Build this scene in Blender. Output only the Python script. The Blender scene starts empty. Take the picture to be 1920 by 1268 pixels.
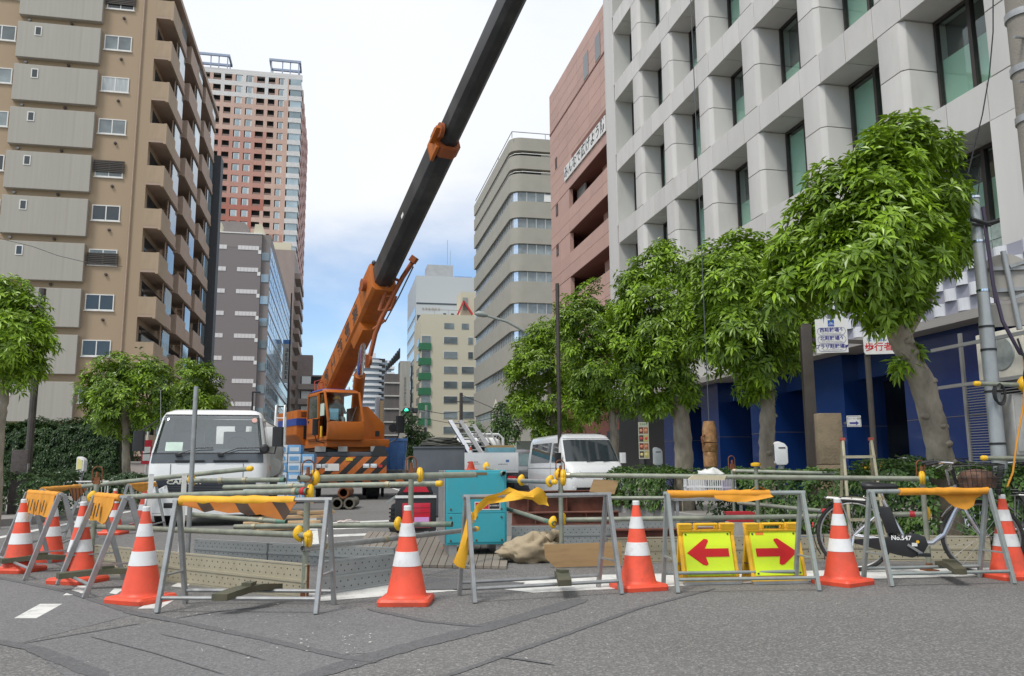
import bpy, bmesh, math, random
import numpy as np
from mathutils import Vector, Matrix
from mathutils import noise as mnoise

SC = bpy.context.scene
COL = SC.collection
rnd = random.Random(7)
rad = math.radians

# ------------------------------------------------------------------ camera
# street frame: X to the right of the street, Y along the street, Z up, metres
F_PX, PITCH, ROLL, YAW, EYE = 1560.0, rad(8.95), rad(-0.38), rad(12.0), 0.97
_fw = Vector((math.sin(YAW) * math.cos(PITCH), math.cos(YAW) * math.cos(PITCH), math.sin(PITCH)))
_rt = Vector((math.cos(YAW), -math.sin(YAW), 0))
_up = _rt.cross(_fw)
RT = _rt * math.cos(ROLL) + _up * math.sin(ROLL)
UP = _up * math.cos(ROLL) - _rt * math.sin(ROLL)
FW = _fw
CAM = Vector((0, 0, EYE))
cd = bpy.data.cameras.new('camera')
cam = bpy.data.objects.new('camera', cd)
COL.objects.link(cam)
cd.sensor_width = 36.0
cd.lens = F_PX / 1920 * 36
cd.clip_start = 0.05
cd.clip_end = 4000
cam.matrix_world = Matrix(((RT.x, UP.x, -FW.x, 0), (RT.y, UP.y, -FW.y, 0), (RT.z, UP.z, -FW.z, EYE), (0, 0, 0, 1)))
SC.camera = cam

# ------------------------------------------------------------------ sky and sun (bright broken overcast)
SUN_EL, SUN_AZ = rad(56), rad(-128)          # azimuth measured from the street axis, clockwise
world = bpy.data.worlds.new('World')
SC.world = world
world.use_nodes = True
nt = world.node_tree
nt.nodes.clear()
def wn(t, **k):
    n = nt.nodes.new(t)
    for a, b in k.items():
        setattr(n, a, b)
    return n
out = wn('ShaderNodeOutputWorld')
sky = wn('ShaderNodeTexSky', sky_type='NISHITA')
sky.sun_disc = False
sky.sun_elevation = SUN_EL
sky.sun_rotation = SUN_AZ
sky.air_density = 1.0
sky.dust_density = 0.2
sky.ozone_density = 3.0
bg = wn('ShaderNodeBackground')
bg.inputs['Strength'].default_value = 0.105
bgc = wn('ShaderNodeBackground')
bgc.inputs['Strength'].default_value = 0.64
tc = wn('ShaderNodeTexCoord')
sep = wn('ShaderNodeSeparateXYZ')
addz = wn('ShaderNodeMath', operation='ADD'); addz.inputs[1].default_value = 0.22
mxz = wn('ShaderNodeMath', operation='MAXIMUM'); mxz.inputs[1].default_value = 0.05
div = wn('ShaderNodeVectorMath', operation='DIVIDE')
noi = wn('ShaderNodeTexNoise')
noi.inputs['Scale'].default_value = 0.85
noi.inputs['Detail'].default_value = 9.0
noi.inputs['Roughness'].default_value = 0.52
noi.inputs['Distortion'].default_value = 0.25
mp = wn('ShaderNodeMapping')
mp.inputs['Location'].default_value = (1.35, 0.6, 0.0)
mp.inputs['Scale'].default_value = (1.0, 0.8, 1.0)
# cloud cover thickens away from the horizon, all the way round
bias = wn('ShaderNodeMapRange')
bias.inputs['From Min'].default_value = 0.16; bias.inputs['From Max'].default_value = 0.42
bias.inputs['To Min'].default_value = -0.16; bias.inputs['To Max'].default_value = 0.24
sm = wn('ShaderNodeMath', operation='ADD')
ramp = wn('ShaderNodeMapRange', interpolation_type='SMOOTHSTEP')
ramp.inputs['From Min'].default_value = 0.40; ramp.inputs['From Max'].default_value = 0.66
mix = wn('ShaderNodeMixShader')
n2 = wn('ShaderNodeTexNoise')
n2.inputs['Scale'].default_value = 1.6; n2.inputs['Detail'].default_value = 5.0
cr = wn('ShaderNodeMix', data_type='RGBA')
cr.inputs[6].default_value = (0.84, 0.90, 1.0, 1); cr.inputs[7].default_value = (1.0, 1.0, 1.0, 1)
L = nt.links.new
L(tc.outputs['Generated'], sep.inputs[0]); L(sep.outputs['Z'], addz.inputs[0]); L(addz.outputs[0], mxz.inputs[0])
L(tc.outputs['Generated'], div.inputs[0]); L(mxz.outputs[0], div.inputs[1])
L(div.outputs[0], mp.inputs['Vector']); L(mp.outputs[0], noi.inputs['Vector']); L(mp.outputs[0], n2.inputs['Vector'])
L(sep.outputs['Z'], bias.inputs['Value']); L(noi.outputs['Fac'], sm.inputs[0]); L(bias.outputs[0], sm.inputs[1])
L(sm.outputs[0], ramp.inputs['Value']); L(ramp.outputs[0], mix.inputs[0])
L(n2.outputs['Fac'], cr.inputs[0]); L(cr.outputs[2], bgc.inputs['Color'])
L(sky.outputs[0], bg.inputs['Color']); L(bg.outputs[0], mix.inputs[1]); L(bgc.outputs[0], mix.inputs[2])
L(mix.outputs[0], out.inputs['Surface'])

sl = bpy.data.lights.new('sun', 'SUN')
sl.energy = 1.5
sl.angle = rad(14)
sl.color = (1.0, 0.95, 0.88)
sun = bpy.data.objects.new('sun', sl)
COL.objects.link(sun)
_sd = Vector((math.sin(SUN_AZ) * math.cos(SUN_EL), math.cos(SUN_AZ) * math.cos(SUN_EL), math.sin(SUN_EL)))
sun.rotation_euler = _sd.to_track_quat('Z', 'Y').to_euler()
sun.location = _sd * 200

SC.view_settings.view_transform = 'Standard'
SC.view_settings.look = 'None'
SC.view_settings.gamma = 1
SC.view_settings.use_curve_mapping = False
SC.view_settings.exposure = 0.72
SC.cycles.max_bounces = 7
SC.cycles.transparent_max_bounces = 12
SC.cycles.use_denoising = True

# ------------------------------------------------------------------ measuring helpers (photo pixels -> places in the street frame)
def ray(px, py):
    return RT * ((px - 960) / F_PX) - UP * ((py - 634) / F_PX) + FW
def D(px, py, d):
    return CAM + ray(px, py) * d
def G(px, py, z=0.0):
    r = ray(px, py); return CAM + r * ((z - EYE) / r.z)
def PX(px, py, X):
    r = ray(px, py); return CAM + r * (X / r.x)
def PY(px, py, Y):
    r = ray(px, py); return CAM + r * (Y / r.y)

# ------------------------------------------------------------------ materials
MATS = {}
def mat(name, col, rough=0.6, metal=0.0, var=0.12, scale=4.0, bump=0.0, bscale=60.0, dirt=None, damt=0.35, dscale=2.0, emit=0.0,
        coat=0.0, randv=0.0, spec=None, stretch=None, detail=4.0):
    if name in MATS:
        return MATS[name]
    m = bpy.data.materials.new(name)
    m.use_nodes = True
    t = m.node_tree
    b = t.nodes['Principled BSDF']
    b.inputs['Roughness'].default_value = rough
    b.inputs['Metallic'].default_value = metal
    if coat:
        b.inputs['Coat Weight'].default_value = coat
        b.inputs['Coat Roughness'].default_value = 0.06
    if spec is not None:
        b.inputs['Specular IOR Level'].default_value = spec
    c = Vector(col[:3])
    tcn = t.nodes.new('ShaderNodeTexCoord')
    src = tcn.outputs['Object']
    if stretch:
        mpn = t.nodes.new('ShaderNodeMapping')
        mpn.inputs['Scale'].default_value = stretch
        t.links.new(src, mpn.inputs['Vector']); src = mpn.outputs[0]
    if randv:
        oi = t.nodes.new('ShaderNodeObjectInfo')
        av = t.nodes.new('ShaderNodeVectorMath'); av.operation = 'MULTIPLY_ADD'
        t.links.new(oi.outputs['Random'], av.inputs[0]); av.inputs[1].default_value = (37, 19, 53); t.links.new(src, av.inputs[2]); src = av.outputs[0]
    no = t.nodes.new('ShaderNodeTexNoise')
    no.inputs['Scale'].default_value = scale
    no.inputs['Detail'].default_value = detail
    no.inputs['Roughness'].default_value = 0.6
    t.links.new(src, no.inputs['Vector'])
    mx = t.nodes.new('ShaderNodeMix'); mx.data_type = 'RGBA'
    mx.inputs[6].default_value = (*[max(0, x * (1 - var)) for x in c], 1)
    mx.inputs[7].default_value = (*[min(1, x * (1 + var)) for x in c], 1)
    mr = t.nodes.new('ShaderNodeMapRange')
    mr.inputs['From Min'].default_value = 0.3; mr.inputs['From Max'].default_value = 0.7
    t.links.new(no.outputs['Fac'], mr.inputs['Value']); t.links.new(mr.outputs[0], mx.inputs[0])
    cur = mx.outputs[2]
    if randv:
        hs = t.nodes.new('ShaderNodeHueSaturation')
        mr2 = t.nodes.new('ShaderNodeMapRange')
        mr2.inputs['To Min'].default_value = 1 - randv; mr2.inputs['To Max'].default_value = 1 + randv
        t.links.new(oi.outputs['Random'], mr2.inputs['Value']); t.links.new(mr2.outputs[0], hs.inputs['Value'])
        t.links.new(cur, hs.inputs['Color']); cur = hs.outputs[0]
    if dirt is not None:
        n3 = t.nodes.new('ShaderNodeTexNoise')
        n3.inputs['Scale'].default_value = dscale; n3.inputs['Detail'].default_value = 8; n3.inputs['Roughness'].default_value = 0.68
        t.links.new(src, n3.inputs['Vector'])
        m3 = t.nodes.new('ShaderNodeMapRange')
        m3.inputs['From Min'].default_value = 0.50; m3.inputs['From Max'].default_value = 0.72; m3.inputs['To Max'].default_value = damt
        t.links.new(n3.outputs['Fac'], m3.inputs['Value'])
        md = t.nodes.new('ShaderNodeMix'); md.data_type = 'RGBA'
        md.inputs[7].default_value = (*dirt, 1)
        t.links.new(m3.outputs[0], md.inputs[0]); t.links.new(cur, md.inputs[6]); cur = md.outputs[2]
        rr = t.nodes.new('ShaderNodeMapRange')
        rr.inputs['To Min'].default_value = rough; rr.inputs['To Max'].default_value = min(1, rough + 0.35)
        t.links.new(m3.outputs[0], rr.inputs['Value']); t.links.new(rr.outputs[0], b.inputs['Roughness'])
    t.links.new(cur, b.inputs['Base Color'])
    if emit:
        b.inputs['Emission Color'].default_value = (*c, 1)
        b.inputs['Emission Strength'].default_value = emit
    if bump:
        nb = t.nodes.new('ShaderNodeTexNoise')
        nb.inputs['Scale'].default_value = bscale; nb.inputs['Detail'].default_value = 3
        t.links.new(src, nb.inputs['Vector'])
        bp = t.nodes.new('ShaderNodeBump')
        bp.inputs['Strength'].default_value = bump; bp.inputs['Distance'].default_value = 0.02
        t.links.new(nb.outputs['Fac'], bp.inputs['Height']); t.links.new(bp.outputs[0], b.inputs['Normal'])
    MATS[name] = m
    return m

def glass_mat(name, tint, refl_rough=0.02, alpha=0.75, base=0.05):
    """thin window glass: tinted see-through with a mirror-like sheen"""
    if name in MATS:
        return MATS[name]
    m = bpy.data.materials.new(name); m.use_nodes = True
    t = m.node_tree; t.nodes.clear()
    o = t.nodes.new('ShaderNodeOutputMaterial')
    tr = t.nodes.new('ShaderNodeBsdfTransparent'); tr.inputs[0].default_value = (*tint, 1)
    gl = t.nodes.new('ShaderNodeBsdfGlossy'); gl.inputs['Roughness'].default_value = refl_rough; gl.inputs[0].default_value = (0.9, 0.95, 0.95, 1)
    fr = t.nodes.new('ShaderNodeLayerWeight'); fr.inputs[0].default_value = 0.5
    pw_ = t.nodes.new('ShaderNodeMath'); pw_.operation = 'POWER'; pw_.inputs[1].default_value = 3.5
    t.links.new(fr.outputs['Facing'], pw_.inputs[0])
    ad = t.nodes.new('ShaderNodeMath'); ad.operation = 'MULTIPLY_ADD'; ad.inputs[1].default_value = 0.7; ad.inputs[2].default_value = base
    ms = t.nodes.new('ShaderNodeMixShader')
    t.links.new(pw_.outputs[0], ad.inputs[0]); t.links.new(ad.outputs[0], ms.inputs[0])
    t.links.new(tr.outputs[0], ms.inputs[1]); t.links.new(gl.outputs[0], ms.inputs[2]); t.links.new(ms.outputs[0], o.inputs[0])
    MATS[name] = m
    return m

def leaf_mat(name, dark, light, rough=0.38, trans=0.28):
    if name in MATS:
        return MATS[name]
    m = bpy.data.materials.new(name); m.use_nodes = True
    t = m.node_tree
    b = t.nodes['Principled BSDF']; o = t.nodes['Material Output']
    at = t.nodes.new('ShaderNodeAttribute'); at.attribute_name = 'tone'
    mx = t.nodes.new('ShaderNodeMix'); mx.data_type = 'RGBA'
    mx.inputs[6].default_value = (*dark, 1); mx.inputs[7].default_value = (*light, 1)
    t.links.new(at.outputs['Fac'], mx.inputs[0]); t.links.new(mx.outputs[2], b.inputs['Base Color'])
    b.inputs['Roughness'].default_value = rough
    tl = t.nodes.new('ShaderNodeBsdfTranslucent')
    hs = t.nodes.new('ShaderNodeHueSaturation'); hs.inputs['Value'].default_value = 1.3; hs.inputs['Hue'].default_value = 0.485
    t.links.new(mx.outputs[2], hs.inputs['Color']); t.links.new(hs.outputs[0], tl.inputs[0])
    ms = t.nodes.new('ShaderNodeMixShader'); ms.inputs[0].default_value = trans
    t.links.new(b.outputs[0], ms.inputs[1]); t.links.new(tl.outputs[0], ms.inputs[2]); t.links.new(ms.outputs[0], o.inputs[0])
    MATS[name] = m
    return m

def stripe_mat(name, c1, c2, period, ang, axis='XZ', rough=0.55, ratio=0.5):
    """two-colour diagonal warning stripes in object space"""
    if name in MATS:
        return MATS[name]
    m = mat(name, c1, rough, dirt=(0.12, 0.1, 0.08), damt=0.3, dscale=6)
    t = m.node_tree; b = t.nodes['Principled BSDF']
    old = b.inputs['Base Color'].links[0].from_socket
    tcn = t.nodes.new('ShaderNodeTexCoord'); sp = t.nodes.new('ShaderNodeSeparateXYZ')
    t.links.new(tcn.outputs['Object'], sp.inputs[0])
    a1 = t.nodes.new('ShaderNodeMath'); a1.operation = 'MULTIPLY'; a1.inputs[1].default_value = math.cos(ang) / period
    a2 = t.nodes.new('ShaderNodeMath'); a2.operation = 'MULTIPLY_ADD'; a2.inputs[1].default_value = math.sin(ang) / period
    fr = t.nodes.new('ShaderNodeMath'); fr.operation = 'FRACT'
    gt = t.nodes.new('ShaderNodeMath'); gt.operation = 'GREATER_THAN'; gt.inputs[1].default_value = ratio
    mx = t.nodes.new('ShaderNodeMix'); mx.data_type = 'RGBA'; mx.inputs[7].default_value = (*c2, 1)
    t.links.new(sp.outputs[axis[0]], a1.inputs[0]); t.links.new(sp.outputs[axis[1]], a2.inputs[0]); t.links.new(a1.outputs[0], a2.inputs[2])
    t.links.new(a2.outputs[0], fr.inputs[0]); t.links.new(fr.outputs[0], gt.inputs[0]); t.links.new(gt.outputs[0], mx.inputs[0])
    t.links.new(old, mx.inputs[6]); t.links.new(mx.outputs[2], b.inputs['Base Color'])
    return m

# ------------------------------------------------------------------ mesh builder
def frame_from(d):
    d = Vector(d).normalized()
    a = Vector((0, 0, 1)) if abs(d.z) < 0.95 else Vector((1, 0, 0))
    u = d.cross(a).normalized(); v = u.cross(d).normalized()
    return u, v
class MB:
    def __init__(s): s.v = []; s.f = []
    def add(s, vs, fs):
        o = len(s.v); s.v += [tuple(p) for p in vs]; s.f += [tuple(i + o for i in q) for q in fs]; return s
    def box(s, x0, x1, y0, y1, z0, z1, mtx=None):
        vs = [Vector(p) for p in ((x0,y0,z0),(x1,y0,z0),(x1,y1,z0),(x0,y1,z0),(x0,y0,z1),(x1,y0,z1),(x1,y1,z1),(x0,y1,z1))]
        if mtx is not None: vs = [mtx @ p for p in vs]
        return s.add(vs, [(0,3,2,1),(4,5,6,7),(0,1,5,4),(1,2,6,5),(2,3,7,6),(3,0,4,7)])
    def bar(s, p, q, w, h, up=(0,0,1)):
        p, q = Vector(p), Vector(q); d = (q - p).normalized(); u = d.cross(Vector(up))
        if u.length < 1e-3: u = Vector((1,0,0))
        u.normalize(); v = u.cross(d)
        a, b = u * w / 2, v * h / 2
        return s.add([p-a-b, p+a-b, p+a+b, p-a+b, q-a-b, q+a-b, q+a+b, q-a+b], [(0,3,2,1),(4,5,6,7),(0,1,5,4),(1,2,6,5),(2,3,7,6),(3,0,4,7)][:6])
    def tube(s, pts, r, n=8, caps=True, closed=False):
        pts = [Vector(p) for p in pts]; m = len(pts); o = len(s.v)
        rs = r if isinstance(r, (list, tuple)) else [r] * m
        u = None
        for i, p in enumerate(pts):
            if closed: d = pts[(i+1) % m] - pts[i-1]
            else: d = pts[min(i+1, m-1)] - pts[max(i-1, 0)]
            d.normalize()
            if u is None: u, v = frame_from(d)
            else:
                u = (u - d * u.dot(d))
                if u.length < 1e-4: u, v = frame_from(d)
                u.normalize(); v = u.cross(d)
            for k in range(n):
                a = 2 * math.pi * k / n
                s.v.append(tuple(p + (u * math.cos(a) + v * math.sin(a)) * rs[i]))
        for i in range(m if closed else m - 1):
            a, b = o + i * n, o + ((i + 1) % m) * n
            for k in range(n):
                s.f.append((a + k, a + (k+1) % n, b + (k+1) % n, b + k))
        if caps and not closed:
            s.f.append(tuple(o + k for k in range(n))[::-1]); s.f.append(tuple(o + (m-1)*n + k for k in range(n)))
        return s
    def lathe(s, prof, n=16, c=(0,0,0), axis=None):
        c = Vector(c); o = len(s.v); R = Matrix.Identity(3)
        if axis is not None: R = Vector((0,0,1)).rotation_difference(Vector(axis)).to_matrix()
        for (r, z) in prof:
            for k in range(n):
                a = 2 * math.pi * k / n
                s.v.append(tuple(c + R @ Vector((r * math.cos(a), r * math.sin(a), z))))
        for i in range(len(prof) - 1):
            a, b = o + i * n, o + (i+1) * n
            for k in range(n): s.f.append((a + k, a + (k+1) % n, b + (k+1) % n, b + k))
        s.f.append(tuple(o + k for k in range(n))[::-1]); s.f.append(tuple(o + (len(prof)-1)*n + k for k in range(n)))
        return s
    def prism(s, poly, lo, hi, axis='y', mtx=None):
        """polygon in the plane across `axis`, from lo to hi"""
        n = len(poly)
        def P(a, b, t):
            p = {'x': (t, a, b), 'y': (a, t, b), 'z': (a, b, t)}[axis]
            return mtx @ Vector(p) if mtx is not None else Vector(p)
        vs = [P(a, b, lo) for a, b in poly] + [P(a, b, hi) for a, b in poly]
        fs = [tuple(range(n)), tuple(range(2*n - 1, n - 1, -1))] + [(i, n + i, n + (i+1) % n, (i+1) % n) for i in range(n)]
        return s.add(vs, fs)
    def loft(s, rings, caps=True):
        n = len(rings[0]); o = len(s.v)
        for r in rings: s.v += [tuple(p) for p in r]
        for i in range(len(rings) - 1):
            a, b = o + i*n, o + (i+1)*n
            for k in range(n): s.f.append((a+k, a+(k+1) % n, b+(k+1) % n, b+k))
        if caps:
            s.f.append(tuple(o + k for k in range(n))[::-1]); s.f.append(tuple(o + (len(rings)-1)*n + k for k in range(n)))
        return s
    def sheet(s, rows):
        m = len(rows[0]); o = len(s.v)
        for r in rows: s.v += [tuple(p) for p in r]
        for i in range(len(rows) - 1):
            for k in range(m - 1): s.f.append((o+i*m+k, o+i*m+k+1, o+(i+1)*m+k+1, o+(i+1)*m+k))
        return s
    def poly(s, pts): return s.add(pts, [tuple(range(len(pts)))])
    def mesh(s, name, bevel=0.0, smooth=35, seg=2, offset=None, recalc=True):
        me = bpy.data.meshes.new(name)
        vs = s.v if offset is None else [(x-offset[0], y-offset[1], z-offset[2]) for x, y, z in s.v]
        me.from_pydata(vs, [], s.f)
        bm = bmesh.new(); bm.from_mesh(me)
        if recalc: bmesh.ops.recalc_face_normals(bm, faces=bm.faces)
        if bevel:
            ed = [e for e in bm.edges if len(e.link_faces) == 2 and e.calc_face_angle(0) > 0.5]
            if ed: bmesh.ops.bevel(bm, geom=ed, offset=bevel, segments=seg, profile=0.6, affect='EDGES', clamp_overlap=True)
        bm.to_mesh(me); bm.free()
        if smooth:
            me.shade_smooth(); me.set_sharp_from_angle(angle=rad(smooth))
        return me

# ------------------------------------------------------------------ objects
def link(name, data, parent=None, loc=(0,0,0), rot=(0,0,0), scale=None):
    o = bpy.data.objects.new(name, data)
    COL.objects.link(o)
    o.location = loc; o.rotation_euler = rot
    if scale is not None: o.scale = scale
    if parent is not None: o.parent = parent
    return o
def tag(o, label, cat, group=None):
    o['label'] = label; o['category'] = cat
    if group: o['group'] = group
    return o
def thing(name, label, cat, loc=(0,0,0), rz=0.0, group=None):
    return tag(link(name, None, None, loc, (0, 0, rz)), label, cat, group)
def setmat(me, m):
    if not me.materials: me.materials.append(m)
def part(name, mb, m, parent, loc=(0,0,0), rot=(0,0,0), scale=None, bevel=0.0, smooth=35, off=None, label=None, seg=2):
    me = mb if isinstance(mb, bpy.types.Mesh) else mb.mesh(name, bevel, smooth, seg, off)
    setmat(me, m)
    o = link(name, me, parent, loc, rot, scale)
    if label: o['label'] = label
    return o
def single(name, mb, m, label, cat, loc=(0,0,0), rz=0.0, group=None, bevel=0.0, smooth=35, off=None, rot=None):
    me = mb if isinstance(mb, bpy.types.Mesh) else mb.mesh(name, bevel, smooth, 2, off)
    setmat(me, m)
    return tag(link(name, me, None, loc, rot or (0, 0, rz)), label, cat, group)
def struct(name, mb, m, smooth=35, kind='structure'):
    me = mb if isinstance(mb, bpy.types.Mesh) else mb.mesh(name, 0, smooth)
    setmat(me, m)
    o = link(name, me); o['kind'] = kind
    return o
def copy_tree(o, parent=None):
    c = o.copy(); COL.objects.link(c)
    c.parent = parent
    for ch in list(o.children): copy_tree(ch, c)
    return c
def bx(x0, x1, y0, y1, z0, z1): return MB().box(x0, x1, y0, y1, z0, z1)
UNIT = {}
def unit_box(m, bevel=0.0):
    """shared 1x1x1 box (centre at origin), one mesh per material"""
    k = (m.name, bevel)
    if k not in UNIT:
        me = bx(-.5, .5, -.5, .5, -.5, .5).mesh('unit_' + m.name, bevel, 0 if not bevel else 35); setmat(me, m); UNIT[k] = me
    return UNIT[k]
def bpart(name, m, parent, x0, x1, y0, y1, z0, z1, base=(0,0,0)):
    """a box-shaped piece that shares its mesh with its likes; coordinates minus `base` are local"""
    return link(name, unit_box(m), parent, ((x0+x1)/2-base[0], (y0+y1)/2-base[1], (z0+z1)/2-base[2]), (0,0,0), (abs(x1-x0), abs(y1-y0), abs(z1-z0)))
TXT = {}
def text_mesh(body, size, m, align='CENTER', bold=0.0, xs=1.0):
    """flat lettering standing in the local XZ plane, facing -Y"""
    k = (body, size, m.name, align, bold, xs)
    if k in TXT: return TXT[k]
    cu = bpy.data.curves.new('lettering', 'FONT')
    cu.body = body; cu.size = size; cu.align_x = align; cu.align_y = 'CENTER'; cu.resolution_u = 2; cu.offset = bold
    ob = bpy.data.objects.new('tmp', cu); COL.objects.link(ob)
    dg = bpy.context.evaluated_depsgraph_get()
    me = bpy.data.meshes.new_from_object(ob.evaluated_get(dg))
    bpy.data.objects.remove(ob)
    me.transform(Matrix.Rotation(math.pi / 2, 4, 'X') @ Matrix.Diagonal((xs, 1, 1, 1)))
    me.materials.clear(); me.materials.append(m); me.name = 'lettering'
    TXT[k] = me
    return me
def letter(body, size, m, parent, loc, rot=(0,0,0), name='lettering', **k):
    return link(name, text_mesh(body, size, m, **k), parent, loc, rot)
def marks(parent, loc, n, size, m, rot=(0,0,0), vertical=False, seed=1, pitch=1.12, name='lettering'):
    """a row of worn characters too small to read: a few strokes each, standing in local XZ, facing -Y"""
    R_ = random.Random(seed); mb = MB(); s = size
    for k in range(n):
        o = (k - (n - 1) / 2) * s * pitch
        cx, cz = (0, -o) if vertical else (o, 0)
        for q in range(3):
            z = cz - s*.38 + q*s*.36 + R_.uniform(-.05, .05)*s; a = R_.uniform(.2, .42)*s
            mb.poly([(cx - a, 0, z), (cx + a, 0, z), (cx + a, 0, z + s*.13), (cx - a, 0, z + s*.13)])
        for q in range(2):
            x = cx + R_.uniform(-.32, .32)*s; b = R_.uniform(.25, .45)*s
            mb.poly([(x - s*.07, -.001, cz - b), (x + s*.07, -.001, cz - b), (x + s*.07, -.001, cz + b), (x - s*.07, -.001, cz + b)])
    return part(name, mb, m, parent, loc, rot, smooth=0)
def rring(x0, x1, y0, y1, r, z, n=4):
    """rounded rectangle in plan, counter-clockwise from the middle of the -y side"""
    pts = []
    for cx, cy, a0 in ((x1-r, y0+r, -90), (x1-r, y1-r, 0), (x0+r, y1-r, 90), (x0+r, y0+r, 180)):
        for i in range(n + 1):
            a = rad(a0 + 90 * i / n); pts.append(Vector((cx + r*math.cos(a), cy + r*math.sin(a), z)))
    return pts
# ================================================================== materials shared by many things
M_STEEL = mat('galvanised_steel', (0.33, 0.335, 0.335), 0.42, 0.55, 0.18, 9, dirt=(0.25, 0.23, 0.2), damt=0.4, dscale=7)
M_GREYPAINT = mat('grey_green_paint', (0.27, 0.30, 0.29), 0.5, 0.1, 0.14, 12, dirt=(0.33, 0.31, 0.26), damt=0.45, dscale=9)
M_PIPE = mat('scaffold_pipe', (0.25, 0.27, 0.215), 0.5, 0.25, 0.22, 10, dirt=(0.36, 0.34, 0.26), damt=0.5, dscale=6, randv=0.12)
M_YEL = mat('yellow_plastic', (0.80, 0.46, 0.02), 0.45, 0, 0.12, 14, dirt=(0.3, 0.2, 0.08), damt=0.3, dscale=12)
M_RUST = mat('rusty_iron', (0.20, 0.075, 0.03), 0.8, 0.1, 0.45, 14, bump=0.3, dirt=(0.09, 0.04, 0.025), damt=0.6, dscale=8)
M_RUSTBEAM = mat('red_lead_beam', (0.16, 0.055, 0.035), 0.75, 0, 0.3, 5, bump=0.15, dirt=(0.10, 0.07, 0.06), damt=0.6, dscale=4)
M_BLACK = mat('black_plastic', (0.018, 0.018, 0.02), 0.45, 0, 0.2, 10)
M_RUBBER = mat('tyre_rubber', (0.022, 0.022, 0.023), 0.85, 0, 0.3, 20, dirt=(0.12, 0.11, 0.1), damt=0.4, dscale=8)
M_DARK = mat('dark_interior', (0.018, 0.019, 0.02), 0.8, 0, 0.3, 2)  # near-black stands in for unlit rooms and shaded recesses
M_WHITE = mat('white_paint', (0.76, 0.77, 0.77), 0.28, 0, 0.03, 3, dirt=(0.5, 0.47, 0.42), damt=0.25, dscale=3, coat=0.5)
M_CHROME = mat('chrome', (0.72, 0.73, 0.75), 0.16, 1.0, 0.06, 8)
M_GLASS = glass_mat('clear_glass', (0.82, 0.88, 0.88), alpha=0.9)
M_GREENGLASS = glass_mat('green_glass', (0.88, 0.95, 0.92), alpha=0.9)
M_DARKGLASS = mat('dark_window_glass', (0.025, 0.035, 0.04), 0.06, 0, 0.3, 0.6, spec=0.8)
M_GREYGLASS = mat('grey_window_glass', (0.16, 0.19, 0.20), 0.08, 0, 0.45, 0.5, spec=0.8, randv=0.45)
M_SKYGLASS = mat('sky_window_glass', (0.30, 0.38, 0.42), 0.05, 0.3, 0.25, 0.4, spec=0.9, randv=0.3)
M_LETTER_BLACK = mat('black_lettering', (0.03, 0.03, 0.03), 0.6)
M_LETTER_BLUE = mat('navy_lettering', (0.05, 0.05, 0.25), 0.6)
M_LETTER_RED = mat('red_lettering', (0.55, 0.02, 0.03), 0.6)
M_LETTER_WHITE = mat('white_lettering', (0.8, 0.8, 0.8), 0.6)
M_SIGNWHITE = mat('sign_white', (0.72, 0.72, 0.70), 0.4, 0, 0.05, 5, dirt=(0.4, 0.38, 0.33), damt=0.25, dscale=4)
M_BROWNPOST = mat('brown_post_paint', (0.055, 0.045, 0.038), 0.5, 0, 0.2, 6)
M_WOOD = mat('pale_timber', (0.50, 0.34, 0.19), 0.75, 0, 0.3, 3, stretch=(1, 8, 8), dirt=(0.22, 0.15, 0.09), damt=0.4, dscale=4, randv=0.2)
M_PLY = mat('plywood', (0.42, 0.27, 0.13), 0.7, 0, 0.2, 3, stretch=(1, 4, 8), dirt=(0.22, 0.14, 0.07), damt=0.35, dscale=3)
M_BLUEPLASTIC = mat('blue_plastic', (0.06, 0.17, 0.42), 0.5, 0, 0.15, 4, dirt=(0.2, 0.22, 0.25), damt=0.3)
M_LAMPLENS = mat('lamp_lens', (0.75, 0.78, 0.8), 0.12, 0.3, 0.1, 20)
M_AMBER = mat('amber_lens', (0.7, 0.22, 0.02), 0.2)
M_REDLENS = mat('red_lens', (0.5, 0.02, 0.02), 0.2)

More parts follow.
